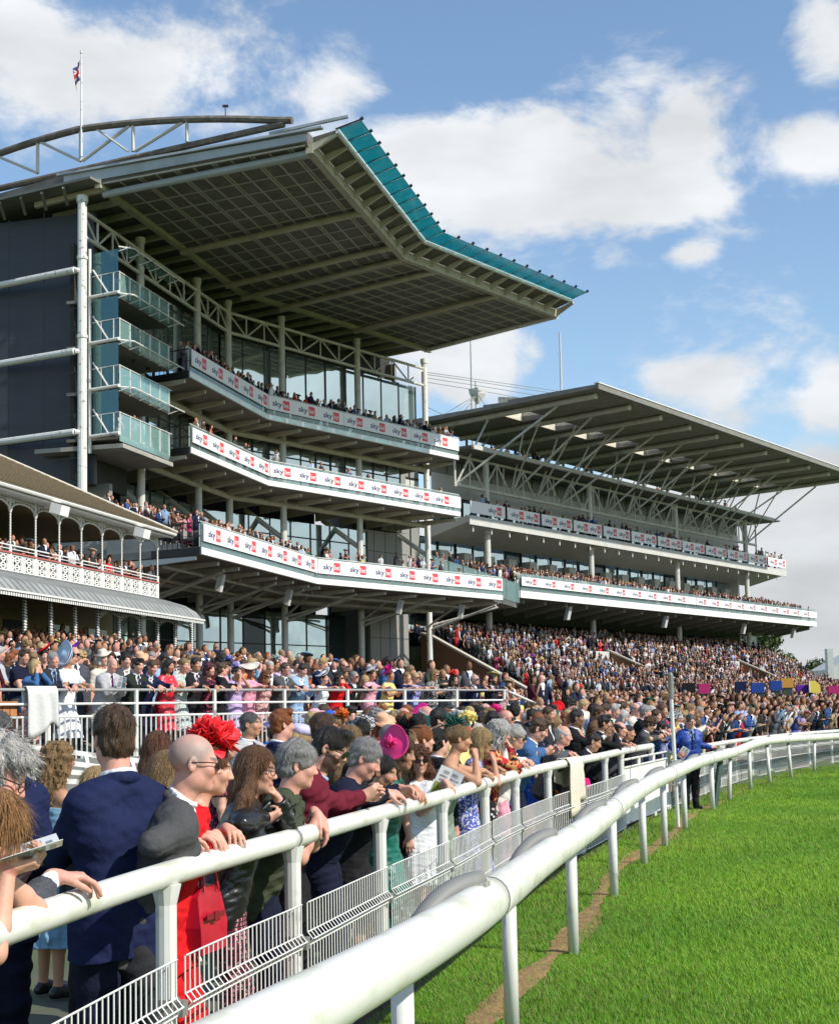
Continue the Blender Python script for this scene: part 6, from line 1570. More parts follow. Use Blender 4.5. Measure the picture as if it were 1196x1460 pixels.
def glasses(o, J, sp, dark=True):
 mb = MB(); hp = J['hp']
 for q in (-1, 1):
  ring_ = [hp(q * .033 + .027 * math.cos(a), .103 - .006 * math.cos(a) * q * q, .004 + .021 * math.sin(a)) for a in np.linspace(0, 6.283, 15)[:-1]]
  if dark: mb.add(ring_ + [p + J['R'] @ V3(0, .004, 0) for p in ring_], [tuple(range(14)), tuple(range(27, 13, -1))] + [(i, (i + 1) % 14, 14 + (i + 1) % 14, 14 + i) for i in range(14)], 0)
  mb.tube(ring_ + ring_[:1], .0022, 5, 1); mb.tube([hp(q * .06, .098, .01), hp(q * .078, .05, .01), hp(q * .081, -.015, .006), hp(q * .08, -.03, -.01)], .0028, 5, 1)
 mb.tube([hp(-.008, .108, .01), hp(.008, .108, .01)], .0025, 5, 1)
 mb.build('sunglasses' if dark else 'spectacles', [GLOSSB, mat('dark_frame', (.02, .015, .012), .3)], o)
def petals(mb, c, up, n, r, seed, size=.05, width=.6, mi=0, hemi=True, curlk=.5):
 rr = np.random.default_rng(seed); up = nrm(up)
 for k in range(n):
  d = rr.normal(size=3)
  if hemi and d @ up < 0: d = d - 2 * up * (d @ up)
  d = nrm(d + up * .3); side = nrm(np.cross(d, rr.normal(size=3))); nn = np.cross(side, d); L = size * rr.uniform(.7, 1.2); b = c + d * r * .4
  g = []
  for i in range(4):
   t = i / 3; w = L * width * (math.sin(math.pi * (t * .75 + .15))); p = b + d * (L * t + 0) + nn * curlk * L * t * t
   g += [p - side * w * .5 + nn * .006 * rr.normal(), p + nn * w * .15, p + side * w * .5 + nn * .006 * rr.normal()]
  mb.add(g, [(i * 3 + j, i * 3 + j + 1, i * 3 + j + 4, i * 3 + j + 3) for i in range(3) for j in range(2)], mi)
def hat(o, J, h):
 hp, R, s = J['hp'], J['R'], J['hs']; ty = h['type']; m = h['mat']; mb = MB(); ox, oy, oz = h.get('at', (0, 0, 0)); sz = h.get('size', 1.0)
 if ty in ('flower', 'feathers'):
  c = hp(.03 + ox, .0 + oy, .125 + oz)
  if ty == 'flower': petals(mb, c, R @ V3(.2, 0, 1), h.get('n', 46), .05 * sz, 3, .075 * sz, .9, curlk=.8)
  else:
   petals(mb, c, R @ V3(.3, -.5, .7), h.get('n', 90), .05 * sz, 5, .1 * sz, .22, curlk=.6)
  mb.tube([hp(-.08, 0, .05), hp(-.05, .0, .115), hp(0, 0, .132), hp(.05, 0, .115), hp(.08, 0, .05)], .005, 6)
 if ty in ('disc', 'brim', 'pill'):
  up = nrm(R @ V3(*h.get('tilt', (.3, 0, 1)))); x = nrm(np.cross(up, V3(.1, 1, .2))); y = np.cross(x, up); c = hp(ox + .03 * (ty == 'disc'), oy, .118 + oz)
  n = 26; rings = []
  prof = dict(disc=((.0, .02), (.05, .022), (.1, .004), (.16, .0), (.19, .018), (.19, .024), (.155, .008), (.1, .012), (.05, .032), (.0, .036)),
     brim=((.0, -.02), (.085, -.03), (.19, -.04), (.2, -.03), (.1, -.015), (.092, .01), (.085, .06), (.06, .08), (.0, .085)),
     pill=((.0, -.02), (.07, -.02), (.075, .02), (.06, .035), (.0, .038)))[ty]
  for r, z in prof:
   rings.append([c + (x * math.cos(a) + y * math.sin(a)) * r * sz * (1 + .06 * math.sin(a * 3 + 1)) + up * (z * sz + .02 * sz * (r > .12) * math.sin(a * 2 + .6)) for a in np.linspace(0, 6.283, n + 1)[:-1]])
  mb.loft(rings)
  if h.get('trim'): petals(mb, c + up * .03 * sz, up, 26, .04 * sz, 8, .06 * sz, .7, mi=1)
  if ty == 'disc' and h.get('bands'):
   for r in (.12, .17): mb.tube([c + (x * math.cos(a) + y * math.sin(a)) * r * sz + up * .014 * sz for a in np.linspace(0, 6.283, 27)], .006 * sz, 5, 1)
 ob = mb.build('hat', [m, h.get('trim') or h.get('bandmat') or m], o, smooth=True)
 if ty in ('flower', 'feathers') or h.get('trim'):
  md = ob.modifiers.new('thickness', 'SOLIDIFY'); md.thickness = .002
def person(label, pos, yaw, sp, top, bottom=None, arms=None, group=None, res=.0065):
 """arms: {1: right, -1: left} -> dict(w=local wrist or W=world wrist, d=pointing, n=palm normal, pose, pole)"""
 pos = np.asarray(pos, float); J = skeleton(sp); H = J['H']; fem = J['fem']; skin = SKINS[sp.get('skin', 'fair')]
 J['E'], J['W'] = {}, {}; hands = {}
 for q in (-1, 1):
  a = dict((arms or {}).get(q) or {})
  wl = to_local(a['W'], pos, yaw) if 'W' in a else (V3(*a['w']) * H if 'w' in a else J['pt'](q * .235, .07, -.13))
  pole = a.get('pole', (q * .55, -.6, -.55)); pole = dir_local(V3(*a['Pole']), yaw) if 'Pole' in a else V3(*pole)
  if 'E' in a:
   J['E'][q] = to_local(a['E'], pos, yaw); J['W'][q] = J['E'][q] + nrm(wl - J['E'][q]) * .255 * H
  else: J['E'][q], J['W'][q] = arm_ik(J['S'][q], wl, .285 * H * (.95 if fem else 1), .255 * H * (.95 if fem else 1), pole)
  d = dir_local(V3(*a['D']), yaw) if 'D' in a else (V3(*a['d']) if 'd' in a else nrm(J['W'][q] - J['E'][q]) + V3(0, 0, -.1))
  n = dir_local(V3(*a['Nn']), yaw) if 'Nn' in a else (V3(*a['n']) if 'n' in a else V3(-q, 0, -.3))
  hands[q] = (d, n, a.get('pose', 'relaxed'))
 allp = [J['hc'] + .16, J['hc'] - .16] + [J[k][q] for k in ('S', 'E', 'W', 'an') for q in (-1, 1)] + [J['W'][q] + nrm(hands[q][0]) * .2 for q in (-1, 1)]
 lo, hi = np.min(allp, 0) - .16, np.max(allp, 0) + .12; lo[2] = -.01
 # body: coarse below, fine where skin shows; one surface
 F_ = SDF(lo, hi, res)
 torso(F_, J, -.004)
 F_.cone(J['N'] - J['T'] @ V3(0, 0, .03), J['h0'] + J['R'] @ V3(0, .004, .035), (.05 if fem else .06) * H * (.7 + .3 * J['bw']), (.046 if fem else .057) * H, .03)
 head_shape(F_, J, sp)
 for q in (-1, 1): arm(F_, J, q, 0)
 legs(F_, J, -.006)
 for q in (-1, 1): F_.cone(J['an'][q], J['an'][q] + V3(q * .01, .13, -.045) * H, .034 * H, .025 * H, .02)
 for q in (-1, 1):
  d, n, ps = hands[q]; hand_shape(F_, J['W'][q], d, n, q, ps, (.9 if fem else 1.02) * H)
 V, Q = F_.mesh(); col = head_colors(V, J, sp, skin)
 o = np_mesh('person', V, Q, skin_mat, None, col)
 o.location = pos; o.rotation_euler = (0, 0, -yaw)
 tag(o, label, 'person', group)
 build_hair(o, J, sp, res)
 if top: garment_top(o, J, sp, top, res)
 if bottom: garment_legs(o, J, sp, bottom, res)
 if sp.get('shades'): glasses(o, J, sp, True)
 if sp.get('specs'): glasses(o, J, sp, False)
 if sp.get('hat'): hat(o, J, sp['hat'])
 return o, J
def head_place(u, vtop, o_rail=None, Y=None, base=None, sp=None, yaw=0.0, zfloor=None):
 """stand the person so that the crown of the head is where the survey photo sees it; sets the height"""
 if Y is None:
  best = None
  for y in np.arange(3.5, 40, .05):
   p = at_y(u, vtop + 15, y); i = int(np.argmin(np.linalg.norm(CF[:, :2] - p[:2], axis=1))); t, q = normal2(CF, i); dd = -float((p - V3(CF[i][0], CF[i][1], p[2])) @ q)
   if dd >= o_rail: break
  Y = y
 top = at_y(u, vtop, Y)
 sp = dict(sp); sp['H'] = 1.75
 for it in range(4):
  J = skeleton(sp); crown = J['hp'](0, 0, .128); zf = floor_z(*(top[:2])) if zfloor is None else zfloor
  sp['H'] = float(np.clip(sp['H'] * (top[2] - zf) / crown[2], 1.42, 1.98))
 J = skeleton(sp); c = J['hc']; f = V3(math.sin(yaw), math.cos(yaw), 0); r = V3(math.cos(yaw), -math.sin(yaw), 0)
 pos = V3(top[0], top[1], 0) - r * c[0] - f * c[1]; pos[2] = zf
 return pos, sp, Y
# ================================================================== the people one can tell apart
C = dict(
 navy=cloth('navy_suit', (.012, .018, .06)), dnavy=cloth('dark_navy', (.01, .012, .03)), grey=cloth('mid_grey_suit', (.07, .07, .072)), lgrey=cloth('light_grey_suit', (.4, .4, .41)), char=cloth('charcoal', (.026, .028, .034)),
 white=cloth('white_cotton', (.75, .76, .78)), offw=cloth('cream_cloth', (.65, .6, .5)), blue=cloth('bright_blue', (.03, .1, .45)), lblue=cloth('light_blue', (.28, .42, .62)), denim=cloth('denim_blue', (.05, .12, .27)),
 black=cloth('black_cloth', (.014, .014, .016)), red=cloth('red_cloth', (.62, .012, .016)), satin=cloth('red_satin', (.6, .02, .04), .35, spec=.5), maroon=cloth('maroon_wool', (.13, .012, .025)), green=cloth('olive_green', (.05, .06, .035)),
 dgreen=cloth('dark_green_suit', (.02, .028, .02)), teal=cloth('emerald_dress', (.01, .13, .1), .4, spec=.5), sage=cloth('sage_satin', (.22, .27, .22), .45, spec=.5), pink=cloth('pink_cloth', (.7, .32, .42)), lilac=cloth('lilac_cloth', (.5, .38, .62)),
 yellow=cloth('pale_yellow_cloth', (.75, .62, .22)), burg=cloth('burgundy_cloth', (.07, .012, .02)), brown=cloth('brown_cloth', (.1, .06, .035)), tan=cloth('tan_cloth', (.35, .24, .13)), peach=cloth('peach_cloth', (.7, .4, .25)), royal=cloth('royal_blue_coat', (.012, .05, .28), .5, spec=.4),
 powder=cloth('powder_blue_dress', (.2, .36, .5), .5), leather=cloth('black_leather', (.012, .012, .013), .28, spec=.6), purple=cloth('purple_cloth', (.12, .03, .3)), magenta=cloth('magenta_cloth', (.65, .02, .22)), orange=cloth('orange_cloth', (.6, .15, .03)), lav=cloth('lavender_hat', (.55, .52, .75)),
 floral_r=pattern('red_and_purple_floral', (.12, .05, .3), [(.6, .02, .04), (.7, .5, .5)], 30), floral_b=pattern('black_and_white_floral', (.03, .03, .035), [(.6, .58, .55)], 45), floral_p=pattern('pink_floral', (.6, .3, .3), [(.3, .05, .1), (.6, .5, .4)], 40),
 floral_k=pattern('dark_burgundy_floral', (.03, .012, .02), [(.35, .05, .1)], 40), mint=pattern('mint_floral', (.5, .58, .54), [(.25, .3, .3)], 50), lace=pattern('pink_lace', (.72, .3, .4), [(.75, .5, .55)], 90), dots=pattern('black_polka_dot', (.015, .015, .018), [(.7, .7, .7)], 26, kind='dots'),
 bluew=pattern('blue_and_white_print', (.08, .1, .4), [(.6, .62, .7)], 45), plaid=pattern('red_plaid', (.12, .015, .03), [(.5, .3, .32), (.02, .02, .03)], 14, kind='plaid'), cardig=pattern('red_black_knit', (.5, .02, .03), [(.02, .02, .03), (.6, .3, .1)], 16), tweed=pattern('grey_tweed', (.055, .06, .075), [(.09, .09, .1)], 160), cream_sh=cloth('cream_jacket', (.72, .7, .64)),
 tie_n=cloth('navy_tie', (.02, .025, .08), .5), tie_p=cloth('purple_tie', (.08, .02, .08), .5))
TR = dict(type='trousers', mat=C['char']); TRN = dict(type='trousers', mat=C['dnavy']); TRG = dict(type='trousers', mat=C['grey']); TRB = dict(type='trousers', mat=C['black']); TRJ = dict(type='trousers', mat=C['denim']); TRL = dict(type='trousers', mat=C['lgrey'])
BARE = dict(type='none')
def suit(c, shirt='white', tie=None): return dict(type='suit', mat=C[c], shirt=C[shirt] if shirt else None, tie=C[tie] if tie else None)
def top(ty, c, **k): return dict(type=ty, mat=C[c], **k)
def proj_u(p):
 q = R3.T @ (np.asarray(p, float) - V3(0, 0, EYE)); return PCX + FPX * q[0] / -q[2], PCY - FPX * q[1] / -q[2]
_CU = np.array([proj_u((p[0], p[1], 1.22))[0] for p in CF])
def railw(u, up=.05, back=.05):        # a spot on the barrier's top rail, found by its bearing
 i = int(np.argmin(np.abs(_CU - u) + 1e3 * (CF[:, 1] > 60))); t, q = normal2(CF, i); return V3(CF[i][0], CF[i][1], 1.225 + up) - q * back
COURSE = (.95, -.25, 0); DRAPE = (.75, -.1, -.75)
def folded(u0, u1, **k):               # both forearms resting on the rail
 return {1: dict(W=railw(u0), D=COURSE, Nn=(0, 0, -1), pose='drape', Pole=(-.5, -.3, -.7)), -1: dict(W=railw(u1, .055), D=(.5, -.8, -.1), Nn=(0, 0, -1), pose='drape', Pole=(-.5, .4, -.7))}
def hold2(u, up=.08, back=.02):        # both hands together holding something over the rail
 return {1: dict(W=railw(u, up, back), D=(.8, .1, .25), Nn=(-.1, .9, .3), pose='hold', Pole=(-.5, -.5, -.7)), -1: dict(W=railw(u + 4, up, back), D=(.8, -.2, .25), Nn=(-.1, -.9, .3), pose='hold', Pole=(-.5, .5, -.7))}
PEOPLE = {}
def who(key, label, u, v, yaw, sp, top_=None, bottom=None, arms=None, o=None, Y=None, res=.0065, zfloor=None, group=None):
 sp = dict(sp); sp.setdefault('seed', len(PEOPLE) * 3 + 1); ya = rad(yaw)
 pos, sp, y = head_place(u, v, o, Y, sp=sp, yaw=ya, zfloor=zfloor)
 ob, J = person(label, pos, ya, sp, top_, bottom, arms, group, res); PEOPLE[key] = (ob, J, pos, ya); return ob
def hand_world(key, q, off=(0, 0, 0)):
 ob, J, pos, ya = PEOPLE[key]; p = J['W'][q]; r = V3(math.cos(ya), -math.sin(ya), 0); f = V3(math.sin(ya), math.cos(ya), 0); return pos + r * p[0] + f * p[1] + V3(0, 0, p[2]) + np.asarray(off, float)
M_ = dict(build=1.0, skin='fair'); Fm = dict(build=1.0, fem=True, skin='fair')
def m(**k): return {**M_, **k}
def w(**k): return {**Fm, **k}
G_R = 'people leaning on the white crowd barrier'; G_T = 'people along the white terrace railing'; G_L = 'people standing on the lawn behind the barrier'
# ---- along the barrier, from the left
who('curly', 'grey curly-haired man with spectacles and charcoal jacket stretching one arm along the barrier', -6, 1056, 74, m(lean=24, hpitch=26, hyaw=10, hair='lgrey', style='mop', skin='pink', specs=True, vol=.8, build=1.1), suit('tweed', 'white'), TR,
 {1: dict(W=railw(88, .05, .03), D=(.75, .6, -.05), Nn=(0, 0, -1), pose='drape', Pole=(-.3, -.6, -.5)), -1: dict(W=railw(20, .12, .3), pose='relaxed')}, Y=4.72, res=.005, group=G_R)
who('reader', 'bobbed woman in floral dress bowed over a paper, leftmost at the barrier', -12, 1141, 88, w(lean=48, hpitch=34, hair=(.3, .15, .055), style='bob'), top('dress', 'floral_r', sleeve=.6, hem=.35), BARE,
 {1: dict(W=railw(4, .13, -.02), D=(.8, .4, .1), Nn=(-.2, .3, .9), pose='hold', Pole=(-.3, -.4, -.8)), -1: dict(W=railw(16, .13, .06), D=(.8, -.1, .1), Nn=(0, -.3, .9), pose='hold')}, Y=4.3, res=.005, group=G_R)
who('navyman', 'tall young man in plain navy suit standing with his back turned and arms folded', 162, 1008, -48, m(lean=1, hyaw=16, hair='brown', style='short', build=.88, hs=1.05, skin='pink'), suit('navy', 'white'), TRN,
 {1: dict(w=(-.06, .24, 1.17), pole=(.8, -.1, -.7), d=(-1, .1, 0), pose='flat'), -1: dict(w=(.07, .28, 1.2), pole=(-.9, .0, -.6), d=(1, .1, .1), pose='flat')}, o=.32, res=.005, group=G_R)
who('bald', 'nearly bald man in grey suit and sunglasses leaning both elbows on the barrier', 276, 1045, 88, m(lean=24, hpitch=6, hyaw=-12, twist=-18, hair='grey', style='bald', stubble=.8, skin='pink', shades=True, build=1.02, hs=1.06), suit('grey', 'white'), TR,
 {1: dict(E=railw(243, .06, .08), W=railw(290, .05, .08), D=(.6, .75, 0), Nn=(0, 0, -1), pose='drape'), -1: dict(W=railw(300, .05, .1), D=(.9, .2, 0), Nn=(0, 0, -1), pose='drape', Pole=(-.5, .6, -.6))}, o=.02, res=.005, group=G_R)
who('redwoman', 'woman in bright red dress and huge red flower headpiece resting her forearm on the barrier', 300, 1060, 84, w(lean=20, hpitch=10, hyaw=-6, hair='auburn', style='updo', hat=dict(type='flower', mat=mat('red_petal', (.7, .012, .02), .6), size=1.2, n=80, at=(-.05, -.03, -.015)), skin='fair'), top('dress', 'red', sleeve=.5, hem=.12, flare=.75, deep=1.2, fold=.6), BARE,
 {1: dict(E=railw(285, .05, .1), W=railw(336, .04, -.02), D=(.55, -.25, -.8), Nn=(-.6, .2, -.4), pose='drape', Pole=(-.5, -.7, -.4)), -1: dict(W=railw(338, .06, .06), D=(.5, -.7, -.2), Nn=(0, 0, -1), pose='drape', Pole=(-.4, .5, -.6))}, o=.04, res=.005, group=G_R)
who('leather', 'long brown-haired woman in black leather jacket and spectacles holding a phone', 366, 1066, 82, w(lean=16, hpitch=6, hyaw=18, hair=(.13, .06, .025), style='long', hlen=1.75, hfront={1: True}, specs=True, build=.98), top('leather', 'leather'), dict(type='trousers', mat=C['plaid']),
 {1: dict(E=railw(372, .06, .1), W=railw(424, .06, .04), D=(.8, .5, .2), Nn=(-.2, .6, .5), pose='hold', Pole=(-.6, -.6, -.6)), -1: dict(w=(-.03, .23, 1.44), d=(.1, -.5, .8), n=(.2, -.8, -.2), pose='hold', pole=(-.5, .5, -.8))}, o=.1, res=.005, group=G_R)
who('gilet', 'grey-haired man in green gilet and white t-shirt resting bare arms on the barrier', 424, 1060, 88, m(lean=22, hpitch=8, hyaw=-8, hair='grey', style='short', vol=2.0, skin='pink', build=1.08), dict(type='gilet', mat=C['green'], shirt=C['white']), TRN,
 {1: dict(W=railw(447, .03, -.03), D=(.5, .1, -.85), Nn=(-.8, .0, -.4), pose='drape', Pole=(-.6, -.6, -.5)), -1: dict(W=railw(452, .05, .02), D=(.4, -.7, -.4), Nn=(-.2, 0, -1), pose='drape', Pole=(-.4, .6, -.6))}, o=.07, res=.0055, group=G_R)
who('maroon', 'dark-bearded man in maroon sweater and sunglasses looking down at his phone', 470, 1040, 90, m(lean=23, hpitch=24, hyaw=8, hair='dark', style='quiff', beard='full', shades=True, build=1.05), top('sweater', 'maroon', collar=C['lblue']), TRB, hold2(517, .08, .0), o=.1, res=.0055, group=G_R)
who('navyjk', 'grey-haired man in dark navy jacket looking down with hands clasped over the barrier', 520, 1058, 92, m(lean=26, hpitch=26, hyaw=4, hair='grey', style='short', vol=1.2, skin='pink', build=1.12), top('shirt', 'dnavy'), TRN,
 {1: dict(W=railw(562, .06, -.02), D=(.8, .3, -.1), Nn=(0, .5, -.8), pose='drape', Pole=(-.5, -.7, -.5)), -1: dict(W=railw(566, .08, -.02), D=(.8, -.2, -.1), Nn=(0, -.5, -.8), pose='drape')}, o=.06, res=.0055, group=G_R)
who('tanface', 'dark-haired woman in black dress half hidden between the navy jacket and pink hat', 546, 1078, 98, w(lean=24, hpitch=14, hyaw=12, hair='dark', style='updo', skin='tan'), top('dress', 'black', sleeve=.5, hem=.5), BARE, folded(588, 592), o=.1, group=G_R)
who('pinkhat', 'woman in emerald green dress with bright pink hat at the barrier', 572, 1052, 98, w(lean=14, hpitch=10, hyaw=10, hair='brown', style='wavy', hat=dict(type='disc', mat=mat('pink_straw', (.75, .03, .2), .6), size=.78, at=(.06, -.05, -.06), tilt=(1.0, -.55, .45), trim=mat('pink_trim', (.7, .03, .2), .6)), skin='tan'), top('dress', 'teal', sleeve=.4, hem=.3, deep=.8), BARE,
 {1: dict(W=railw(586, .05, .02), D=(.7, .4, -.3), Nn=(0, 0, -1), pose='drape', Pole=(-.3, -.7, -.6)), -1: dict(W=railw(596, .05, .02), D=(.6, -.3, -.5), Nn=(0, 0, -1), pose='drape')}, o=.16, group=G_R)
who('brochure', 'dark-haired woman in white dress and sunglasses facing the camera with a brochure', 597, 1064, 168, w(lean=6, hpitch=2, hyaw=0, hair='auburn', style='wavy', shades=True, skin='fair'), top('dress', 'white', sleeve=0, hem=.5, flare=.6), BARE,
 {1: dict(w=(-.14, .27, 1.27), d=(-.3, .2, .8), n=(-.3, -.8, 0), pose='hold'), -1: dict(W=railw(640, .05, .02), D=(.5, -.5, -.4), Nn=(0, 0, -1), pose='drape')}, o=.3, group=G_R)
who('feather', 'bare-shouldered woman in sage dress with dark green feather headpiece, hand at her mouth', 655, 1034, 95, w(lean=18, hpitch=8, hyaw=-12, hair='dblonde', style='updo', vol=1.4, hat=dict(type='feathers', mat=mat('green_feather', (.008, .09, .065), .6), size=1.0, at=(-.1, -.05, -.03)), skin='tan', build=1.12), top('strapless', 'sage', hem=.15, flare=.8), BARE,
 {1: dict(w=(.06, .27, 1.42), d=(-.3, -.1, .9), n=(-.6, -.7, 0), pose='grip', pole=(.5, .6, -.9)), -1: dict(W=railw(694, .05, .02), D=(.6, -.3, -.3), Nn=(0, 0, -1), pose='hold')}, o=.12, group=G_R)
who('blonde', 'blonde woman in sunglasses just beyond the green feather headpiece', 686, 1040, 95, w(lean=16, hpitch=6, hyaw=8, hair='blonde', style='bob', vol=1.3, shades=True, skin='tan'), top('dress', 'bluew', sleeve=0, hem=.3), BARE,
 {1: dict(w=(.03, .24, 1.4), d=(-.2, -.2, .9), n=(-.5, -.7, 0), pose='fist', pole=(.4, .6, -.9)), -1: dict(W=railw(712, .05, .02), D=(.7, -.3, -.3), Nn=(0, 0, -1), pose='fist')}, o=.12, group=G_R)
who('curlyw', 'woman with long curly grey hair in red and black knit', 712, 1030, 96, w(lean=14, hpitch=8, hyaw=10, hair='lgrey', style='wavy', vol=1.8, hlen=.6), top('sweater', 'cardig'), dict(type='trousers', mat=C['dots']), {1: dict(w=(.04, .22, 1.45), d=(0, -.4, .9), n=(0, -1, 0), pose='hold', pole=(.4, .5, -.9)), -1: dict(W=railw(738, .05, .02), D=COURSE, Nn=(0, 0, -1), pose='drape')}, o=.16, group=G_R)
who('creamjk', 'short grey-haired woman in cream jacket and sunglasses leaning on the barrier', 735, 1036, 98, w(lean=18, hpitch=10, hyaw=2, hair='lgrey', style='short', vol=2.0, shades=True), top('shirt', 'cream_sh'), dict(type='trousers', mat=C['pink']), folded(757, 762), o=.05, group=G_R)
who('navyjk2', 'brown-haired man in blue-grey jacket holding his phone over the barrier', 768, 1026, 100, m(lean=26, hpitch=26, hair='brown', style='quiff', skin='pink', build=1.05), suit('denim', 'white'), TRN, hold2(797, .08, -.02), o=.05, res=.007, group=G_R)
who('elder', 'elderly man with thin grey hair and grey scarf leaning on the barrier', 803, 1035, 98, m(lean=22, hpitch=12, hair='lgrey', style='fringe', vol=1.2, skin='pink'), top('sweater', 'tweed', collar=C['offw']), TR, folded(830, 838), o=.05, res=.007, group=G_R)
who('phoneup', 'dark-skinned man in black jacket raising his phone beside the elderly man', 822, 1012, 96, m(lean=6, hpitch=4, hair='black', style='crop', skin='brown'), suit('black', 'white'), TRB, {1: dict(w=(.0, .45, 1.35), d=(-.1, .6, .8), n=(-.9, 0, 0), pose='hold'), -1: dict(w=(-.1, .42, 1.3), d=(0, .7, .6), n=(.9, 0, 0), pose='hold')}, o=.5, res=.007, group=G_R)
who('stoop', 'young man in black bending low over the barrier with hands together', 846, 1046, 100, m(lean=34, hpitch=22, hair='dark', style='crop', skin='tan'), suit('black', 'white'), TRB, folded(874, 880), o=.0, res=.007, group=G_R)
who('thinker', 'black-haired man resting his chin on one hand at the barrier', 862, 1020, 98, m(lean=14, hpitch=6, hair='black', style='quiff', skin='tan'), suit('black', 'white'), TRB, {1: dict(w=(.05, .26, 1.45), d=(-.2, -.3, .9), n=(0, -1, 0), pose='fist', pole=(.4, .6, -.9)), -1: dict(W=railw(890), D=COURSE, Nn=(0, 0, -1), pose='drape')}, o=.2, res=.007, group=G_R)
who('greysuit2', 'receding brown-haired man in grey checked suit at the barrier', 884, 1029, 98, m(lean=18, hpitch=4, hair='brown', style='fringe', skin='pink'), suit('tweed', 'white'), TR, folded(905, 912), o=.12, res=.007, group=G_R)
who('whitesl', 'shaven-headed man in white shirt and black waistcoat clasping his hands over the barrier', 896, 1034, 100, m(lean=24, hpitch=10, hair='dark', style='crop', vol=.5, skin='tan'), dict(type='gilet', mat=C['black'], shirt=C['white'], sleeve=1.95), TRB, folded(920, 925), o=.04, res=.007, group=G_R)
who('curlyb', 'curly brown-haired young man in grey jacket looking down at the far end of the barrier', 926, 1024, 100, m(lean=22, hpitch=24, hair='brown', style='curly', skin='fair'), suit('grey', 'white'), TRN, hold2(942, .07, 0), o=.1, res=.007, group=G_R)
who('bluejk', 'dark-haired young man in bright blue jacket writing at the end of the barrier', 943, 1030, 110, m(lean=22, hpitch=24, hair='dark', style='short', skin='tan'), suit('denim', 'white'), TRN, hold2(957, .07, 0), o=.12, res=.007, group=G_R)
sp_ = at_z(988, 1155, 0)
who('steward', 'steward in shiny royal blue coat standing on the course side of the barrier', 984, 1019, 165, m(lean=6, hpitch=14, hair='darkgrey', style='short', skin='pink', specs=True, build=1.0, stance=.09), dict(type='coat', mat=C['royal'], shirt=C['lblue'], tie=C['tie_n']), TRB,
 {1: dict(w=(.3, .2, 1.02), d=(.2, .8, .2), pose='hold', pole=(.8, -.5, -.3)), -1: dict(w=(-.5, -.1, 1.12), d=(-.8, -.2, 0), n=(0, 0, -1), pose='drape', pole=(-.3, -.6, -.6))}, Y=float(sp_[1]), zfloor=0.0, res=.007)
# ---- on the lawn behind them
who('bluelapel', 'dark grey-haired man in navy suit and pale blue shirt facing the camera at far left', -10, 1018, 150, m(lean=2, hyaw=-30, hair='darkgrey', style='short', vol=2, skin='pink', build=1.1), suit('navy', 'lblue'), TRN, {1: dict(w=(.1, .25, 1.1), pose='relaxed'), -1: dict(w=(-.1, .25, 1.1), pose='relaxed')}, Y=6.4, group=G_L)
who('powder', 'long blonde-haired woman in strapless powder blue dress holding a cup', 84, 1060, 48, w(lean=2, hyaw=10, hair='dblonde', style='wavy', hlen=1.15, skin='tan', build=.96), top('strapless', 'powder', hem=.35, flare=.7, neck=.36), BARE, {1: dict(w=(.12, .34, 1.12), d=(-.2, .8, .3), n=(-1, 0, 0), pose='hold', pole=(.7, -.4, -.7)), -1: dict(w=(-.05, .3, 1.15), pose='relaxed')}, Y=9.4, group=G_L)
who('fairhead', 'short blonde woman in black seen only above the shoulders beside the powder blue dress', 140, 1096, 30, w(lean=4, hair='blonde', style='bob', vol=1.2), top('sweater', 'black'), TRB, None, Y=8.2, group=G_L)
who('darkbob', 'dark brown-haired woman behind the bald man', 226, 1044, 20, w(lean=3, hair='auburn', style='long'), top('dress', 'black', sleeve=1.9), BARE, None, Y=9.0, group=G_L)
who('lightbr', 'light brown-haired woman close behind the shoulder of the bald man', 240, 1072, 70, w(lean=3, hair='dblonde', style='long'), top('dress', 'offw', sleeve=.5), BARE, None, Y=8.2, group=G_L)
who('baldfar', 'bald man far behind the red flower headpiece', 290, 1018, 200, m(hair='lgrey', style='bald', skin='pink'), suit('grey'), TR, None, Y=14.5, group=G_L)
who('pinkgrey', 'pinkish grey-haired woman in dark burgundy floral dress', 320, 1042, 75, w(hair='grey', style='short', vol=2.2), top('dress', 'floral_k', sleeve=.7), BARE, None, Y=11.5, group=G_L)
who('palesuit', 'young man in pale grey suit and dark tie standing on the lawn', 357, 1015, 120, m(lean=0, hyaw=-20, hair='darkgrey', style='crop', skin='tan'), suit('lgrey', 'white', 'tie_n'), TRL, None, Y=14.0, group=G_L)
who('gingernavy', 'ginger-haired young man in navy suit seen from behind', 402, 1013, 60, m(lean=0, hair='ginger', style='quiff', skin='pink'), suit('navy', 'white'), TRN, None, Y=12.2, group=G_L)
who('lavhat', 'blonde woman wearing a lavender hat beside the ginger-haired man', 430, 1040, 40, w(hair='blonde', style='updo', hat=dict(type='pill', mat=C['lav'], size=1.3)), top('dress', 'offw', sleeve=.6), BARE, None, Y=12.5, group=G_L)
who('braid', 'woman with braided fair hair below the lavender hat', 441, 1058, 20, w(hair='dblonde', style='pony'), top('dress', 'powder', sleeve=.6), BARE, None, Y=11.5, group=G_L)
who('brownnavy', 'brown-haired man in navy suit behind the bearded man in maroon', 462, 1017, 80, m(hair='brown', style='short', skin='pink'), suit('navy', 'lblue'), TRN, None, Y=11.2, group=G_L)
who('hazel', 'long hazel-haired woman behind the man in navy jacket', 500, 1035, 60, w(hair='dblonde', style='long'), top('dress', 'black', sleeve=.9), BARE, None, Y=11.0, group=G_L)
who('darkcrop', 'black-haired woman in black seen from behind, left of the pink hat', 517, 1026, 10, w(hair='black', style='updo'), top('sweater', 'black'), TRB, None, Y=13.0, group=G_L)
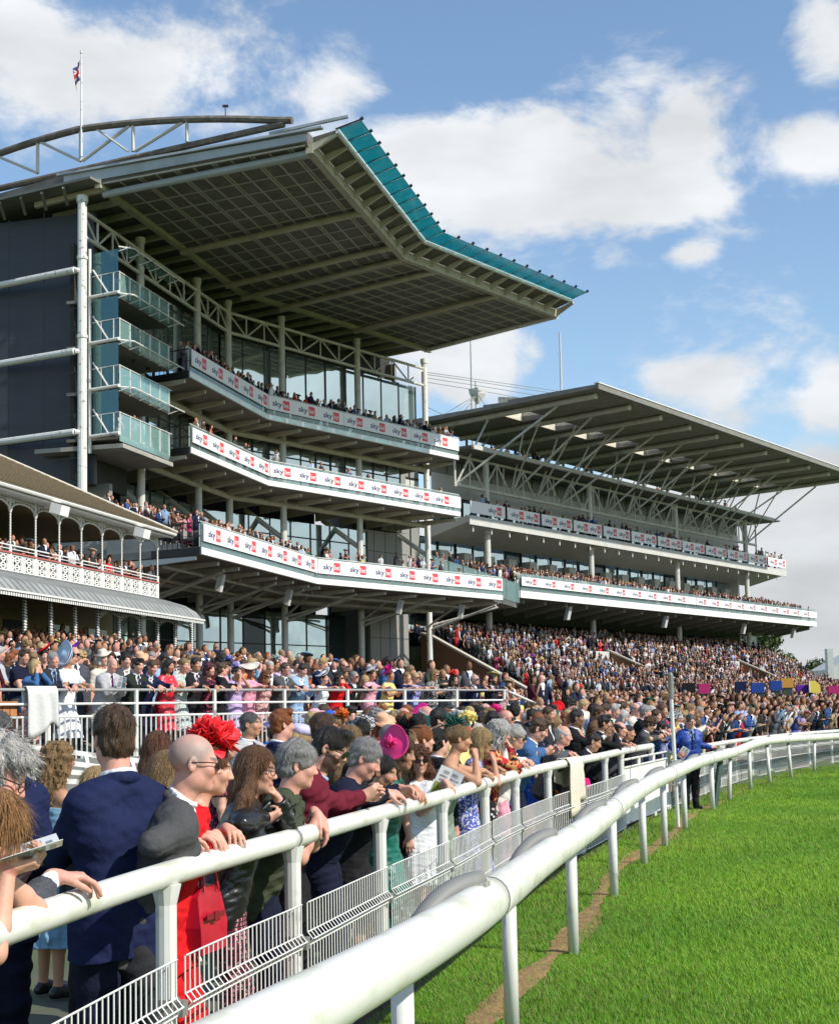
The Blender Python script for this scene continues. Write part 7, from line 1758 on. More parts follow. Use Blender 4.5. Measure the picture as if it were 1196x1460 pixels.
who('masked', 'grey-haired man with head bowed behind the pink hat', 556, 1033, 120, m(hair='grey', style='crop', skin='pink'), suit('grey'), TR, None, Y=13.5, group=G_L)
who('blackfas', 'fair-haired woman with spiky black feather headpiece', 580, 1040, 85, w(hair='dblonde', style='updo', hat=dict(type='feathers', mat=C['black'], size=.9)), top('dress', 'black', sleeve=.6), BARE, None, Y=11.5, group=G_L)
who('gingerup', 'woman with ginger hair pinned up', 602, 1036, 70, w(hair='ginger', style='updo', vol=1.6), top('dress', 'navy', sleeve=.7), BARE, None, Y=12.0, group=G_L)
who('darkback', 'dark-haired man in navy jacket behind the ginger-haired woman', 598, 1018, 30, m(hair='dark', style='short'), suit('dnavy'), TRN, None, Y=14.5, group=G_L)
who('navyback', 'dark-haired man in black coat between ginger hair and green feathers', 626, 1040, 50, m(hair='dark', style='short'), suit('black'), TRB, None, Y=13.0, group=G_L)
who('balddark', 'bald man in sunglasses behind the woman in cream jacket', 722, 1012, 110, m(hair='dark', style='bald', skin='pink', shades=True), suit('black'), TRB, None, Y=18.5, group=G_L)
who('darkback2', 'dark-haired man seen from behind below the right end of the terrace railing', 734, 1003, 20, m(hair='dark', style='short'), suit('char'), TR, None, Y=21, group=G_L)
# ---- the row along the terrace railing
def terr(key, label, u, v, sp, top_, bottom=None, yaw=125, arms='rail', wb=.42, hat_=None):
 # depth where the bearing meets the line just behind the railing
 d = ray(u, v + 12); hx = d[0] / d[1]; n = nT; base = T0 - nT * wb; t = float((base[:2] @ n[:2]) / (hx * n[0] + n[1])); Y = t
 ya = rad(yaw); sp = dict(sp); 
 if hat_: sp['hat'] = hat_
 sc = 1.0
 ar = None
 p = at_y(u, v, Y); s_ = float((p - T0) @ dT)
 if arms == 'rail':
  q = lambda ds, up: T0 + dT * (s_ + ds) - nT * .06 + V3(0, 0, 1.2 + 1.08 + up)
  ar = {1: dict(W=q(-.06 - .12 * rnd.random(), .06), D=tuple(nT * .6 + dT * .5 + V3(0, 0, -.3)), Nn=(0, 0, -1), pose='drape'), -1: dict(W=q(.1 + .1 * rnd.random(), .06), D=tuple(nT * .7 - dT * .5 + V3(0, 0, -.3)), Nn=(0, 0, -1), pose='drape')}
 elif arms == 'hold': ar = {1: dict(w=(.03, .36, 1.2), d=(-.5, .6, .5), n=(-.6, 0, .6), pose='hold'), -1: dict(w=(-.06, .36, 1.2), d=(.5, .6, .4), n=(.6, 0, .6), pose='hold')}
 elif arms == 'face': ar = {1: dict(w=(.05, .2, 1.5), d=(-.3, -.1, .9), n=(0, -1, 0), pose='hold', pole=(.5, .4, -.9)), -1: dict(w=(-.05, .2, 1.5), d=(.3, -.1, .9), n=(0, -1, 0), pose='hold', pole=(-.5, .4, -.9))}
 who(key, label, u, v, yaw, sp, top_, bottom, ar, Y=Y, zfloor=1.2, res=.0095, group=G_T)
B_ = dict(mat=C['black'])
lbh = mat('pale_blue_straw', (.42, .55, .68), .6); crm = mat('cream_straw', (.68, .6, .5), .6); blk = C['black']
terr('t1', 'fair-haired woman in blue denim jacket shading her eyes, leftmost at the terrace railing', 51, 941, w(lean=14, hyaw=-10, hair='blonde', style='bob'), top('blouse', 'denim'), dict(type='trousers', mat=C['floral_p']), arms='face')
terr('t2', 'grey-haired man in dark suit and blue tie at the terrace railing beside the denim jacket', 76, 930, m(lean=12, hair='grey', style='short', skin='pink'), suit('char', 'lblue', 'tie_n'), TR)
terr('t3', 'woman in long white dress with wide pale blue saucer hat at the terrace railing', 100, 928, w(lean=10, hyaw=-60, hair='dark', style='updo', skin='tan'), top('dress', 'white', sleeve=.9, hem=.32, flare=1.5), BARE, hat_=dict(type='disc', mat=lbh, size=1.15, at=(-.02, -.1, -.05), tilt=(.5, -1, .35), bands=True, bandmat=C['white']))
terr('t4', 'bald man in pale grey suit holding a racecard at the terrace railing', 160, 938, m(lean=16, hpitch=16, hair='grey', style='bald', stubble=.5, skin='pink', build=1.1), suit('lgrey', 'white', 'tie_p'), TRL, arms='hold')
terr('t5', 'light-haired woman with cream hat in white behind the bald man in pale grey', 146, 930, w(hair='lgrey', style='bob', hat=dict(type='brim', mat=crm, size=.8)), top('dress', 'offw', sleeve=1.2), BARE, arms=None, wb=1.5)
terr('t6', 'dark-haired young man in dark green suit at the terrace railing', 197, 939, m(lean=14, hpitch=10, hair='dark', style='quiff'), suit('dgreen', 'white', 'tie_n'), dict(type='trousers', mat=C['dgreen']))
terr('t7', 'brown-haired man in navy suit bent over the terrace railing beside the red satin dress', 217, 942, m(lean=24, hpitch=18, hair='brown', style='short', skin='pink'), suit('navy', 'white'), TRN)
terr('t8', 'dark long-haired woman in red satin dress at the terrace railing', 241, 940, w(lean=6, hpitch=12, hair='dark', style='long', skin='tan'), top('dress', 'satin', sleeve=.9, hem=.4, flare=.7), BARE, arms='hold')
terr('t9', 'blonde woman with pinned hair in mint floral dress at the terrace railing', 262, 939, w(lean=10, hpitch=12, hair='dblonde', style='updo'), top('dress', 'mint', sleeve=.4, hem=.4), BARE, arms='hold')
terr('t10', 'dark-haired man in black suit with a pocket flower at the terrace railing', 279, 938, m(lean=8, hair='dark', style='short', skin='tan'), suit('black', 'white', 'tie_p'), TRB)
terr('t11', 'burgundy-haired woman in dark floral dress at the terrace railing', 299, 946, w(lean=10, hair=(.08, .015, .02), style='wavy'), top('dress', 'floral_k', sleeve=.9, hem=.4), BARE)
terr('t12', 'man in black suit and white shirt with his back half turned at the terrace railing', 317, 945, m(lean=8, hair='brown', style='quiff', skin='pink'), suit('black', 'white'), TRB, yaw=60)
terr('t13', 'woman in lilac dress with lavender flower headpiece at the terrace railing', 338, 950, w(lean=8, hair='dark', style='updo', skin='tan'), top('dress', 'lilac', sleeve=.5, hem=.4), BARE, arms='face', hat_=dict(type='flower', mat=mat('lavender_petal', (.5, .42, .8), .6), size=.8, n=34))
terr('t14', 'woman in pink dress with wide cream hat at the terrace railing', 357, 948, w(lean=10, hair='dark', style='updo', skin='brown'), top('dress', 'pink', sleeve=.9, hem=.35), BARE, hat_=dict(type='disc', mat=crm, size=1.0, at=(0, 0, -.02), tilt=(.3, .2, 1)))
terr('t15', 'curly brown-haired woman in pink floral dress at the terrace railing', 379, 957, w(lean=12, hair='auburn', style='wavy', vol=1.6, skin='tan', shades=True), top('dress', 'floral_p', sleeve=1.5, hem=.4), BARE)
terr('t16', 'grey-suited man in spectacles left of the pale blue suit at the terrace railing', 407, 945, m(lean=14, hair='brown', style='short', specs=True, build=1.15, skin='pink'), suit('grey', 'white', 'tie_n'), TRG)
terr('t17', 'dark-haired man in pale blue suit at the terrace railing', 431, 947, m(lean=16, hpitch=20, hair='dark', style='short', skin='pink', build=1.1), suit('lblue', 'white'), dict(type='trousers', mat=C['lblue']), arms='hold')
terr('t18', 'woman in white dress with black and white saucer hat at the terrace railing', 462, 966, w(lean=14, hair='dark', style='updo'), top('dress', 'white', sleeve=0, hem=.4), BARE, hat_=dict(type='disc', mat=C['white'], size=.85, bands=True, bandmat=blk, tilt=(.5, -.2, .8)))
terr('t19', 'dark-haired woman in red top and denim at the terrace railing', 484, 961, w(lean=12, hair='dark', style='wavy', shades=True), top('blouse', 'red', deep=True), TRJ, arms='face')
terr('t20', 'heavy man in sunglasses and dark suit at the terrace railing beside the red top', 505, 957, m(lean=12, hair='grey', style='crop', shades=True, build=1.2, skin='pink'), suit('black', 'white'), TRB)
terr('t21', 'woman in pink lace dress with grey saucer hat at the terrace railing', 530, 954, w(lean=8, hair='dark', style='updo', skin='tan'), top('dress', 'lace', sleeve=1.6, hem=.3), BARE, hat_=dict(type='disc', mat=mat('grey_straw', (.5, .5, .52), .6), size=.95, at=(.03, 0, .0), tilt=(.4, -.3, .9), trim=mat('grey_trim', (.6, .6, .6), .6)))
terr('t22', 'woman in pale yellow dress with magenta hat at the terrace railing', 556, 955, w(lean=10, hair='brown', style='updo', skin='tan'), top('dress', 'yellow', sleeve=.5, hem=.3), BARE, arms='hold', hat_=dict(type='disc', mat=C['magenta'], size=.9, at=(.02, -.03, 0), tilt=(.7, -.5, .7), trim=C['magenta']))
terr('t23', 'brown-haired woman in navy dress right of the magenta hat at the terrace railing', 580, 958, w(lean=10, hair='dblonde', style='updo'), top('dress', 'navy', sleeve=.5, hem=.4), BARE)
terr('t24', 'woman in blue and white print dress at the terrace railing', 592, 959, w(lean=8, hair='blonde', style='updo', shades=True), top('dress', 'bluew', sleeve=.5, hem=.4), BARE)
terr('t25', 'woman in black and white floral dress at the terrace railing', 619, 955, w(lean=6, hpitch=14, hair='dblonde', style='bob', shades=True), top('dress', 'floral_b', sleeve=1.3, hem=.35), BARE, arms='hold')
terr('t26', 'woman with bright red flower headpiece at the right of the terrace railing', 647, 965, w(lean=12, hair='dark', style='wavy', skin='tan'), top('dress', 'floral_b', sleeve=1.2, hem=.4), BARE, hat_=dict(type='flower', mat=mat('scarlet_petal', (.75, .04, .04), .6), size=1.0, n=44))
terr('t27', 'man in navy suit and sunglasses at the right of the terrace railing', 677, 967, m(lean=10, hair='lgrey', style='fringe', shades=True, skin='pink', build=1.1), suit('navy', 'white'), TRN)
terr('t28', 'dark-bearded man in charcoal suit near the right end of the terrace railing', 703, 971, m(lean=10, hair='dark', style='short', beard='full', skin='tan'), suit('char', 'white', 'tie_n'), TR)
# ---- things in hands and on rails
def phone(key, q, label, off=(.06, 0, .03)):
 p = hand_world(key, q); o_, J, pos, ya = PEOPLE[key]; c = p + np.asarray(off, float); mb = MB()
 f = nrm(V3(math.sin(ya), math.cos(ya), 0)); r = V3(f[1], -f[0], 0); u_ = nrm(f * .8 + V3(0, 0, .6)); n = np.cross(r, u_)
 mb.box(c, r * .037, u_ * .075, n * .004, 0); mb.box(c + n * .0045, r * .034, u_ * .071, n * .0006, 1)
 o = mb.build('phone', [GLOSSB, mat('phone_screen', (.05, .06, .08), .08)], origin=c); tag(o, label, 'phone')
phone('leather', 1, 'black phone in the hand of the woman in black leather', (.1, 0, .03))
phone('maroon', -1, 'black phone held over the barrier by the bearded man in maroon', (.1, -.02, .03))
phone('navyjk2', 1, 'phone held by the man in blue-grey jacket', (.1, .03, .02)); phone('phoneup', 1, 'phone raised by the man beside the elderly man', (.05, -.06, .13)); phone('bluejk', 1, 'phone held by the man in bright blue jacket', (.1, 0, .02))
def card(key, q, off, w_, h_, label, mats_, tilt=(.2, -.3, 1), flat=False):
 p = hand_world(key, q) + np.asarray(off, float); mb = MB(); u_ = nrm(V3(*tilt)); r = nrm(np.cross(u_, V3(0, 0, 1) if flat else V3(.1, -1, .1))); n = np.cross(r, u_)
 for sgn in (-1, 1):
  a = p + r * 0; b = p + r * sgn * w_ / 2 + n * .03
  mb.hexa([a - u_ * h_ / 2, b - u_ * h_ / 2, b - u_ * h_ / 2 + n * .002, a - u_ * h_ / 2 + n * .002, a + u_ * h_ / 2, b + u_ * h_ / 2, b + u_ * h_ / 2 + n * .002, a + u_ * h_ / 2 + n * .002], 0)
  for i, (z0, z1, mi) in enumerate(((-.42, .0, 1), (.06, .12, 2), (.18, .24, 2), (.3, .4, 2))):
   e0, e1 = .12, (.9 if mi == 1 else .6 + .3 * ((i * 7) % 3) / 3)
   for side in (-1, 1):
    o_ = n * (-.0015 if side < 0 else .0035); mb.quad(*[a + (b - a) * e + u_ * h_ * z + o_ for e, z in ((e0, z0), (e1, z0), (e1, z1), (e0, z1))], mi)
 o = mb.build('brochure', mats_, origin=p); tag(o, label, 'brochure')
wp = mat('printed_paper', (.7, .72, .72), .35, noise=.1, nscale=14); pic = mat('green_photo_print', (.3, .36, .08), .35, noise=.6, nscale=30); txt = mat('grey_print', (.28, .32, .35), .4, noise=.5, nscale=60)
card('brochure', 1, (.05, -.04, .12), .2, .27, 'open glossy race brochure with green picture held by the woman in white', [wp, pic, txt], (.45, -.1, .9))
card('reader', 1, (.05, .06, .03), .24, .2, 'folded grey newspaper held by the bowed woman at far left', [wp, txt, txt], (.85, .3, .25), True)
card('t4', 1, (.05, -.05, .08), .14, .2, 'racecard in the hands of the bald man in pale grey suit', [wp, txt, txt], (.2, -.2, .9)); card('steward', 1, (.06, -.04, .03), .15, .21, 'pink and white racecard held by the steward', [wp, mat('pink_print', (.5, .2, .3), .5), txt], (.5, -.2, .7))
def bag():
 p = railw(318, -.3, .1); mb = MB(); f = V3(.3, .95, 0); f = nrm(f); s = V3(f[1], -f[0], 0); prof = [(-.125, -.17), (-.135, -.05), (-.115, .08), (-.08, .12), (.08, .12), (.115, .08), (.135, -.05), (.125, -.17)]
 rings = []
 for d, k in ((-.05, .86), (-.06, 1), (.06, 1), (.05, .86)): rings.append([p + f * x * k + s * d * (1 - .4 * (z > .05)) + V3(0, 0, z) for x, z in prof])
 mb.loft(rings); o = mb.build('handbag', mat('crimson_leather', (.45, .01, .03), .3, noise=.15, nscale=30, spec=.6), origin=p); md = o.modifiers.new('soft', 'BEVEL'); md.width = .012; md.segments = 2
 mb = MB(); 
 for d in (-.045, .045): mb.tube([p + f * (-.07 + 0) + s * d + V3(0, 0, .1), p + f * -.05 + s * d * .6 + V3(0, 0, .25), p + s * d * .3 + V3(0, 0, .3), p + f * .05 + s * d * .6 + V3(0, 0, .25), p + f * .07 + s * d + V3(0, 0, .1)], .007, 6)
 h = mb.build('handle', mat('crimson_leather', (.45, .01, .03), .3), o); h.matrix_parent_inverse = Matrix.Translation(-o.location)
 mb = MB(); mb.box(p + s * .064 + V3(0, 0, -.01), f * .09, s * .004, V3(0, 0, .012)); mb.box(p + s * .068 + V3(0, 0, -.01), f * .02, s * .004, V3(0, 0, .02)); h = mb.build('strap', mat('dark_crimson', (.2, .01, .02), .35), o); h.matrix_parent_inverse = Matrix.Translation(-o.location)
 tag(o, 'crimson leather handbag hanging below the red-dressed woman', 'handbag')
bag()
def draped(name, label, cat, pts, wid, drop, m_, seed=1):       # cloth hung over a rail: front and back falls with folds
 rr = np.random.default_rng(seed); a, b, out = pts; n, k = 14, 16; vs = []
 for i in range(n + 1):
  t = i / n; p = a + (b - a) * t
  for j in range(k + 1):
   s = (j / k - .42) * 2; side = 1 if s > 0 else -1; d = abs(s) * drop * (1 + .15 * math.sin(5 * t + side)) * (.75 if side < 0 else 1); arc = min(d, .06)
   fold = .03 * math.sin(t * 14 + 1.3 * side + 2 * seed) * min(1, d * 4)
   vs.append(p + out * (side * (.065 * min(1, d / .06) + .02 + fold)) + V3(0, 0, .058 - max(0, d - .03)) + (b - a) * .12 * (abs(s) * math.sin(3 * t)))
 mb = MB(); mb.add(vs, [(i * (k + 1) + j, i * (k + 1) + j + 1, (i + 1) * (k + 1) + j + 1, (i + 1) * (k + 1) + j) for i in range(n) for j in range(k)])
 o = mb.build(name, m_, smooth=True, origin=(a + b) / 2); md = o.modifiers.new('thickness', 'SOLIDIFY'); md.thickness = .012; tag(o, label, cat); return o
i_ = int(np.argmin(np.abs(_CU - 815))); t_, q_ = normal2(CF, i_); c_ = V3(CF[i_][0], CF[i_][1], 1.17)
draped('coat', 'beige coat hung over the barrier rail beside the elderly man', 'coat', (c_ - t_ * .55, c_ + t_ * .25, q_), .8, .55, C['offw'])
def shawl():
 p = at_y(40, 990, 21.7); s_ = float((p - T0) @ dT); a = T0 + dT * (s_ - .25) + V3(0, 0, 2.28); draped('shawl', 'thin white shawl hung over the left of the terrace railing', 'shawl', (a, a + dT * .55, nT), .6, .62, cloth('sheer_white', (.6, .6, .58), .8), 3)
shawl()
# ================================================================== the crowd
# prototypes with parts, copied for the people one can still pick out
HC = ['brown', 'dark', 'black', 'grey', 'blonde', 'dblonde', 'auburn', 'lgrey', 'ginger']
HWORD = dict(brown='brown-haired', dark='dark-haired', black='black-haired', grey='grey-haired', blonde='blonde', dblonde='fair-haired', auburn='auburn-haired', lgrey='silver-haired', ginger='ginger-haired')
MTOP = ['navy', 'char', 'grey', 'black', 'dnavy', 'lgrey', 'tweed', 'denim', 'brown', 'lblue', 'navy', 'char', 'black', 'white', 'offw', 'green', 'tan']
WTOP = ['red', 'pink', 'white', 'black', 'floral_p', 'floral_b', 'navy', 'teal', 'offw', 'lilac', 'peach', 'yellow', 'magenta', 'blue', 'mint', 'powder', 'burg', 'lace', 'purple', 'black', 'orange', 'bluew']
CWORD = dict(navy='navy', char='charcoal', grey='mid-grey', black='black', dnavy='dark navy', lgrey='pale grey', tweed='grey tweed', denim='denim blue', brown='brown', lblue='light blue', white='white', offw='cream', green='olive', tan='tan', red='red', pink='pink',
   floral_p='pink floral', floral_b='black floral', teal='emerald', lilac='lilac', peach='peach', yellow='yellow', magenta='magenta', blue='bright blue', mint='mint floral', powder='powder blue', burg='burgundy', lace='pink lace', purple='purple', orange='orange', bluew='blue print')
PROTO = []
def make_protos():
 RW = {1: dict(w=(.02, .44, 1.24), d=(-.3, .8, -.3), n=(0, 0, -1), pose='drape'), -1: dict(w=(-.04, .42, 1.25), d=(.5, .7, -.2), n=(0, 0, -1), pose='drape')}
 HW = {1: dict(w=(.05, .34, 1.16), d=(-.4, .7, .4), n=(-.6, 0, .6), pose='hold'), -1: dict(w=(-.07, .34, 1.16), d=(.5, .6, .4), n=(.6, 0, .6), pose='hold')}
 FW = {1: dict(w=(.06, .22, 1.48), d=(-.2, -.2, .9), n=(0, -1, 0), pose='hold', pole=(.5, .4, -.9)), -1: None}
 CW = {1: dict(w=(-.06, .25, 1.14), d=(-1, .1, 0), pose='flat', pole=(.8, -.1, -.7)), -1: dict(w=(.07, .28, 1.17), d=(1, .1, .1), pose='flat', pole=(-.9, 0, -.6))}
 L = []
 for kind, ty, st, sk, po in (('m', 'suit', 'short', 'pink', 'lean'), ('m', 'suit', 'quiff', 'fair', 'lean'), ('m', 'suit', 'fringe', 'pink', 'lean'), ('m', 'suit', 'crop', 'brown', 'lean'), ('m', 'shirt', 'short', 'tan', 'lean'),
        ('w', 'dress', 'long', 'fair', 'lean'), ('w', 'dress', 'updo', 'tan', 'lean'), ('w', 'dress', 'wavy', 'fair', 'lean'), ('w', 'dress', 'bob', 'pink', 'lean'), ('w', 'hatted', 'updo', 'fair', 'lean'),
        ('m', 'suit', 'short', 'fair', 'stand'), ('m', 'suit', 'quiff', 'pink', 'hold'), ('m', 'suit', 'crop', 'tan', 'cross'), ('m', 'suit', 'fringe', 'pink', 'stand'), ('m', 'shirt', 'quiff', 'fair', 'hold'), ('m', 'shirt', 'short', 'brown', 'stand'), ('m', 'suit', 'curly', 'fair', 'face'),
        ('w', 'dress', 'long', 'tan', 'stand'), ('w', 'dress', 'updo', 'fair', 'hold'), ('w', 'dress', 'wavy', 'pink', 'face'), ('w', 'dress', 'bob', 'fair', 'stand'), ('w', 'hatted', 'updo', 'fair', 'stand'), ('w', 'flower', 'updo', 'tan', 'hold'), ('w', 'strapless', 'long', 'tan', 'stand'), ('w', 'brim', 'bob', 'fair', 'stand')):
  i = len(L); sp = dict(H=1.78 if kind == 'm' else 1.68, fem=kind == 'w', skin=sk, hair='brown', style=st, seed=i * 5 + 2, lean=22 if po == 'lean' else rnd.uniform(0, 6), hpitch=rnd.uniform(4, 22), hyaw=rnd.uniform(-25, 25), vol=1.2, build=rnd.uniform(.97, 1.15), shades=(i % 6 == 1))
  if ty == 'hatted': sp['hat'] = dict(type='disc', mat=C['offw'], size=.9, tilt=(.5, -.2, .8))
  if ty == 'flower': sp['hat'] = dict(type='flower', mat=C['pink'], size=.9, n=30)
  if ty == 'brim': sp['hat'] = dict(type='brim', mat=C['offw'], size=.85)
  tp = dict(suit=suit('navy', 'white', 'tie_n' if i % 2 else None), shirt=top('shirt', 'white', sleeve=2.0 if i % 2 else .6)).get(ty) or (top('strapless', 'red', hem=.4) if ty == 'strapless' else top('dress', 'red', sleeve=[0, .5, .9, 1.6][i % 4], hem=.4, deep=.8 if i % 3 == 0 else 0))
  ar = dict(lean=RW, hold=HW, face=FW, cross=CW, stand=None)[po]
  o, J = person('x', (0, 0, 0), 0, sp, tp, TR if kind == 'm' else BARE, ar, res=.0155)
  L.append(dict(o=o, kind=kind, ty=ty, st=st, po=po, used=False, H=sp['H']))
 return L
PROTO = make_protos()
ORD = ['leftmost', 'second from left', 'third from left', 'fourth from left', 'fifth from left', 'sixth from left', 'seventh from left', 'eighth from left', 'ninth from left', 'tenth from left']
PLACED = []
def place(pos, yaw, lean, zone, group, scale=None):
 c = [p for p in PROTO if (p['po'] == 'lean') == lean]; p = rnd.choice(c)
 hc = rnd.choice(HC if p['st'] != 'fringe' else ['grey', 'lgrey', 'brown']); tc = rnd.choice(MTOP if p['kind'] == 'm' else WTOP); hm = hair_mat(hc); tm = C[tc]; bt = C[rnd.choice(['char', 'dnavy', 'grey', 'black', 'tan'])]; ht = rnd.choice(WTOP)
 if p['used']:
  r = p['o'].copy(); COL.objects.link(r); kids = []
  for ch in p['o'].children: k = ch.copy(); COL.objects.link(k); k.parent = r; kids.append(k)
 else: r = p['o']; kids = list(r.children); p['used'] = True
 r.location = tuple(float(q) for q in pos); r.rotation_euler = (0, 0, -yaw); s = scale or rnd.uniform(.94, 1.06); r.scale = (s, s, s)
 if tc in ('navy', 'char', 'grey', 'black', 'dnavy', 'lgrey', 'tweed', 'lblue') and p['kind'] == 'm': bt = tm if p['ty'] == 'suit' else bt
 for k in kids:
  nm = k.name.split('.')[0]; mm = hm if nm == 'hair' else tm if nm in ('jacket', 'dress') or (nm == 'shirt' and p['ty'] == 'shirt') else bt if nm == 'trousers' else C[ht] if nm == 'hat' else None
  if mm is not None: k.material_slots[0].link = 'OBJECT'; k.material_slots[0].material = mm
  if mm is not None and nm == 'hat' and len(k.material_slots) > 1: k.material_slots[1].link = 'OBJECT'; k.material_slots[1].material = mm
 gar = {'suit': 'suit', 'shirt': 'shirt'}.get(p['ty'], 'dress'); hat_ = {'hatted': ' and saucer hat', 'flower': ' and flower headpiece', 'brim': ' and brimmed hat'}.get(p['ty'], ''); hw = 'balding' if p['st'] == 'fringe' else HWORD[hc]
 desc = f"{hw} {'man' if p['kind'] == 'm' else 'woman'} in {CWORD[tc]} {gar}{hat_}"
 if hat_: desc = desc.replace(hat_, f" and {CWORD[ht]}{hat_[4:]}")
 r['category'] = 'person'; PLACED.append((r, desc, zone, group, proj_u(pos + V3(0, 0, 1.6))[0])); return r
# ---- where people stand
SPOTS = []      # x, y, z, yaw, leaning, zone
taken = [pos for (_, _, pos, _) in PEOPLE.values()]
def free(x, y, r=.45): return all((x - p[0]) ** 2 + (y - p[1]) ** 2 > r * r for p in taken)
# front row and the rows behind along the barrier
tt_ = np.r_[0, np.cumsum(np.linalg.norm(np.diff(CF[:, :2], axis=0), axis=1))]
for row, (back, sp0) in enumerate(((.42, .46), (1.0, .55), (1.6, .55), (2.15, .55), (2.7, .55), (3.3, .55), (3.9, .55))):
 x = 18.0 if row == 0 else 12.5 + row * .5
 while x < tt_[-1] - .5:
  i = int(np.searchsorted(tt_, x)); t, q = normal2(CF, i); p = CF[i][:2] - q[:2] * (back + rnd.uniform(-.1, .1)); x += sp0 * rnd.uniform(.85, 1.3)
  y_ = p[1]
  if row == 0 and y_ < 24.8: continue
  if row > 0 and y_ < 14.5 + row * .4: continue
  if row and rnd.random() < .1: continue
  if 19 < y_ < 25 and row < 1: continue
  if not free(p[0], p[1], .42): continue
  SPOTS.append((p[0], p[1], float(floor_z(p[0], p[1])), math.atan2(q[0], q[1]) + rnd.uniform(-.35, .3), row == 0, 'barrier' if row == 0 else 'lawn'))
# terrace rows
for wv in np.arange(1.35, 42, .82):
 s = -34 + rnd.random()
 while s < 13:
  s += rnd.uniform(.5, .8) * (1.0 if wv > 3 else 1.1); p = T0 + dT * s - nT * (wv + rnd.uniform(-.15, .15))
  if rnd.random() < .06: continue
  dp = (p - P0) @ nP; sp_ = (p - P0) @ dP
  if sp_ < .8 and dp < 1.2: continue
  qa = (p - K0); 
  if (qa @ nA < -.4 and qa @ nB < 3) or (qa @ nB < -.4 and qa @ dB > 0): continue
  u = proj_u(p + V3(0, 0, 1.5))[0]
  if -25 < u < 1215 and free(p[0], p[1], .45): SPOTS.append((p[0], p[1], float(floor_z(p[0], p[1])), rad(125) + rnd.gauss(0, .4), False, 'terrace'))
# open lawn on the right and the steps of the far stand
for wv in np.arange(-8.5, 42, .76):
 s = 11.6 + rnd.random()
 while s < 92:
  s += rnd.uniform(.42, .75); p = T0 + dT * s - nT * (wv + rnd.uniform(-.2, .2))
  fx = (p - F0); d = fx @ nF; sf = fx @ dF
  if d < 19.3 and -6.4 < sf < 50.3: continue
  cx_ = np.interp(p[1], CF[:, 1], CF[:, 0])
  if p[0] > cx_ - 4.4: continue
  if s < 12.6 and wv < 2: continue
  u = proj_u(p + V3(0, 0, 1.5))[0]
  qa = (p - K0)
  if (qa @ nB < -.4): continue
  if -25 < u < 1215 and rnd.random() > .08: SPOTS.append((p[0], p[1], float(floor_z(p[0], p[1])), rad(125) + rnd.gauss(0, .45), False, 'lawn'))
for d in np.r_[np.arange(18.6, 4.8, -.8), np.arange(4.6, -4.2, -.62), np.arange(-4.8, -9, -.8)]:
 s = -5.3
 while s < 49.6:
  s += rnd.uniform(.46, .75); p = F(s, d + rnd.uniform(-.15, .15), 0)
  if rnd.random() < .1 + .12 * (math.sin(s * .8) * math.sin(d * .9) > .55): continue
  for vs_, vd in ((11.5, -1.2), (34.5, -.4), (13.5, 3.4)):
   if vs_ - .3 < s < vs_ + 3.8 and vd - .5 < d < vd + 3.2: break
  else:
   if d < -4.3 and s < -2: continue
   z = float(step_z(d)); SPOTS.append((p[0], p[1], z, AZF + math.pi / 2 + rnd.gauss(0, .4), False, 'steps'))
SPOTS.sort(key=lambda q: q[1])
near = [q for q in SPOTS if -15 < proj_u((q[0], q[1], q[2] + 1.6))[0] < 1205]
N_IND = 300 - len(PEOPLE); picked = near[:N_IND]; ids_ = set(id(q) for q in picked)
ZN = dict(barrier='leaning on the barrier past the steward', lawn='in the lawn crowd right of the terrace', terrace='in the rows behind the terrace railing', steps='on the far steps')
GN = dict(barrier='people leaning on the far barrier', lawn='people packed on the lawn', terrace='people in the rows on the terrace', steps='people on the steps')
for q in picked: place(V3(q[0], q[1], q[2]), q[3], q[4], ZN[q[5]], GN[q[5]])
def finish_labels():
 by = {}
 for e in PLACED: by.setdefault((e[1], e[2]), []).append(e)
 for (desc, zone), es in by.items():
  es.sort(key=lambda e: e[4])
  for k, e in enumerate(es):
   lab = f'{desc} {zone}'
   if len(es) > 1: lab = f'{ORD[min(k, 9)]} {desc} {zone}'
   wds = lab.split()
   if len(wds) > 16: lab = lab.replace('the rows behind the terrace railing', 'the terrace rows').replace('the lawn crowd right of the terrace', 'the lawn crowd').replace('leaning on the barrier past the steward', 'at the far barrier')
   e[0]['label'] = lab; e[0]['group'] = e[3]
finish_labels()
for p in PROTO:
 if not p['used']:
  for ch in list(p['o'].children): bpy.data.objects.remove(ch)
  bpy.data.objects.remove(p['o'])
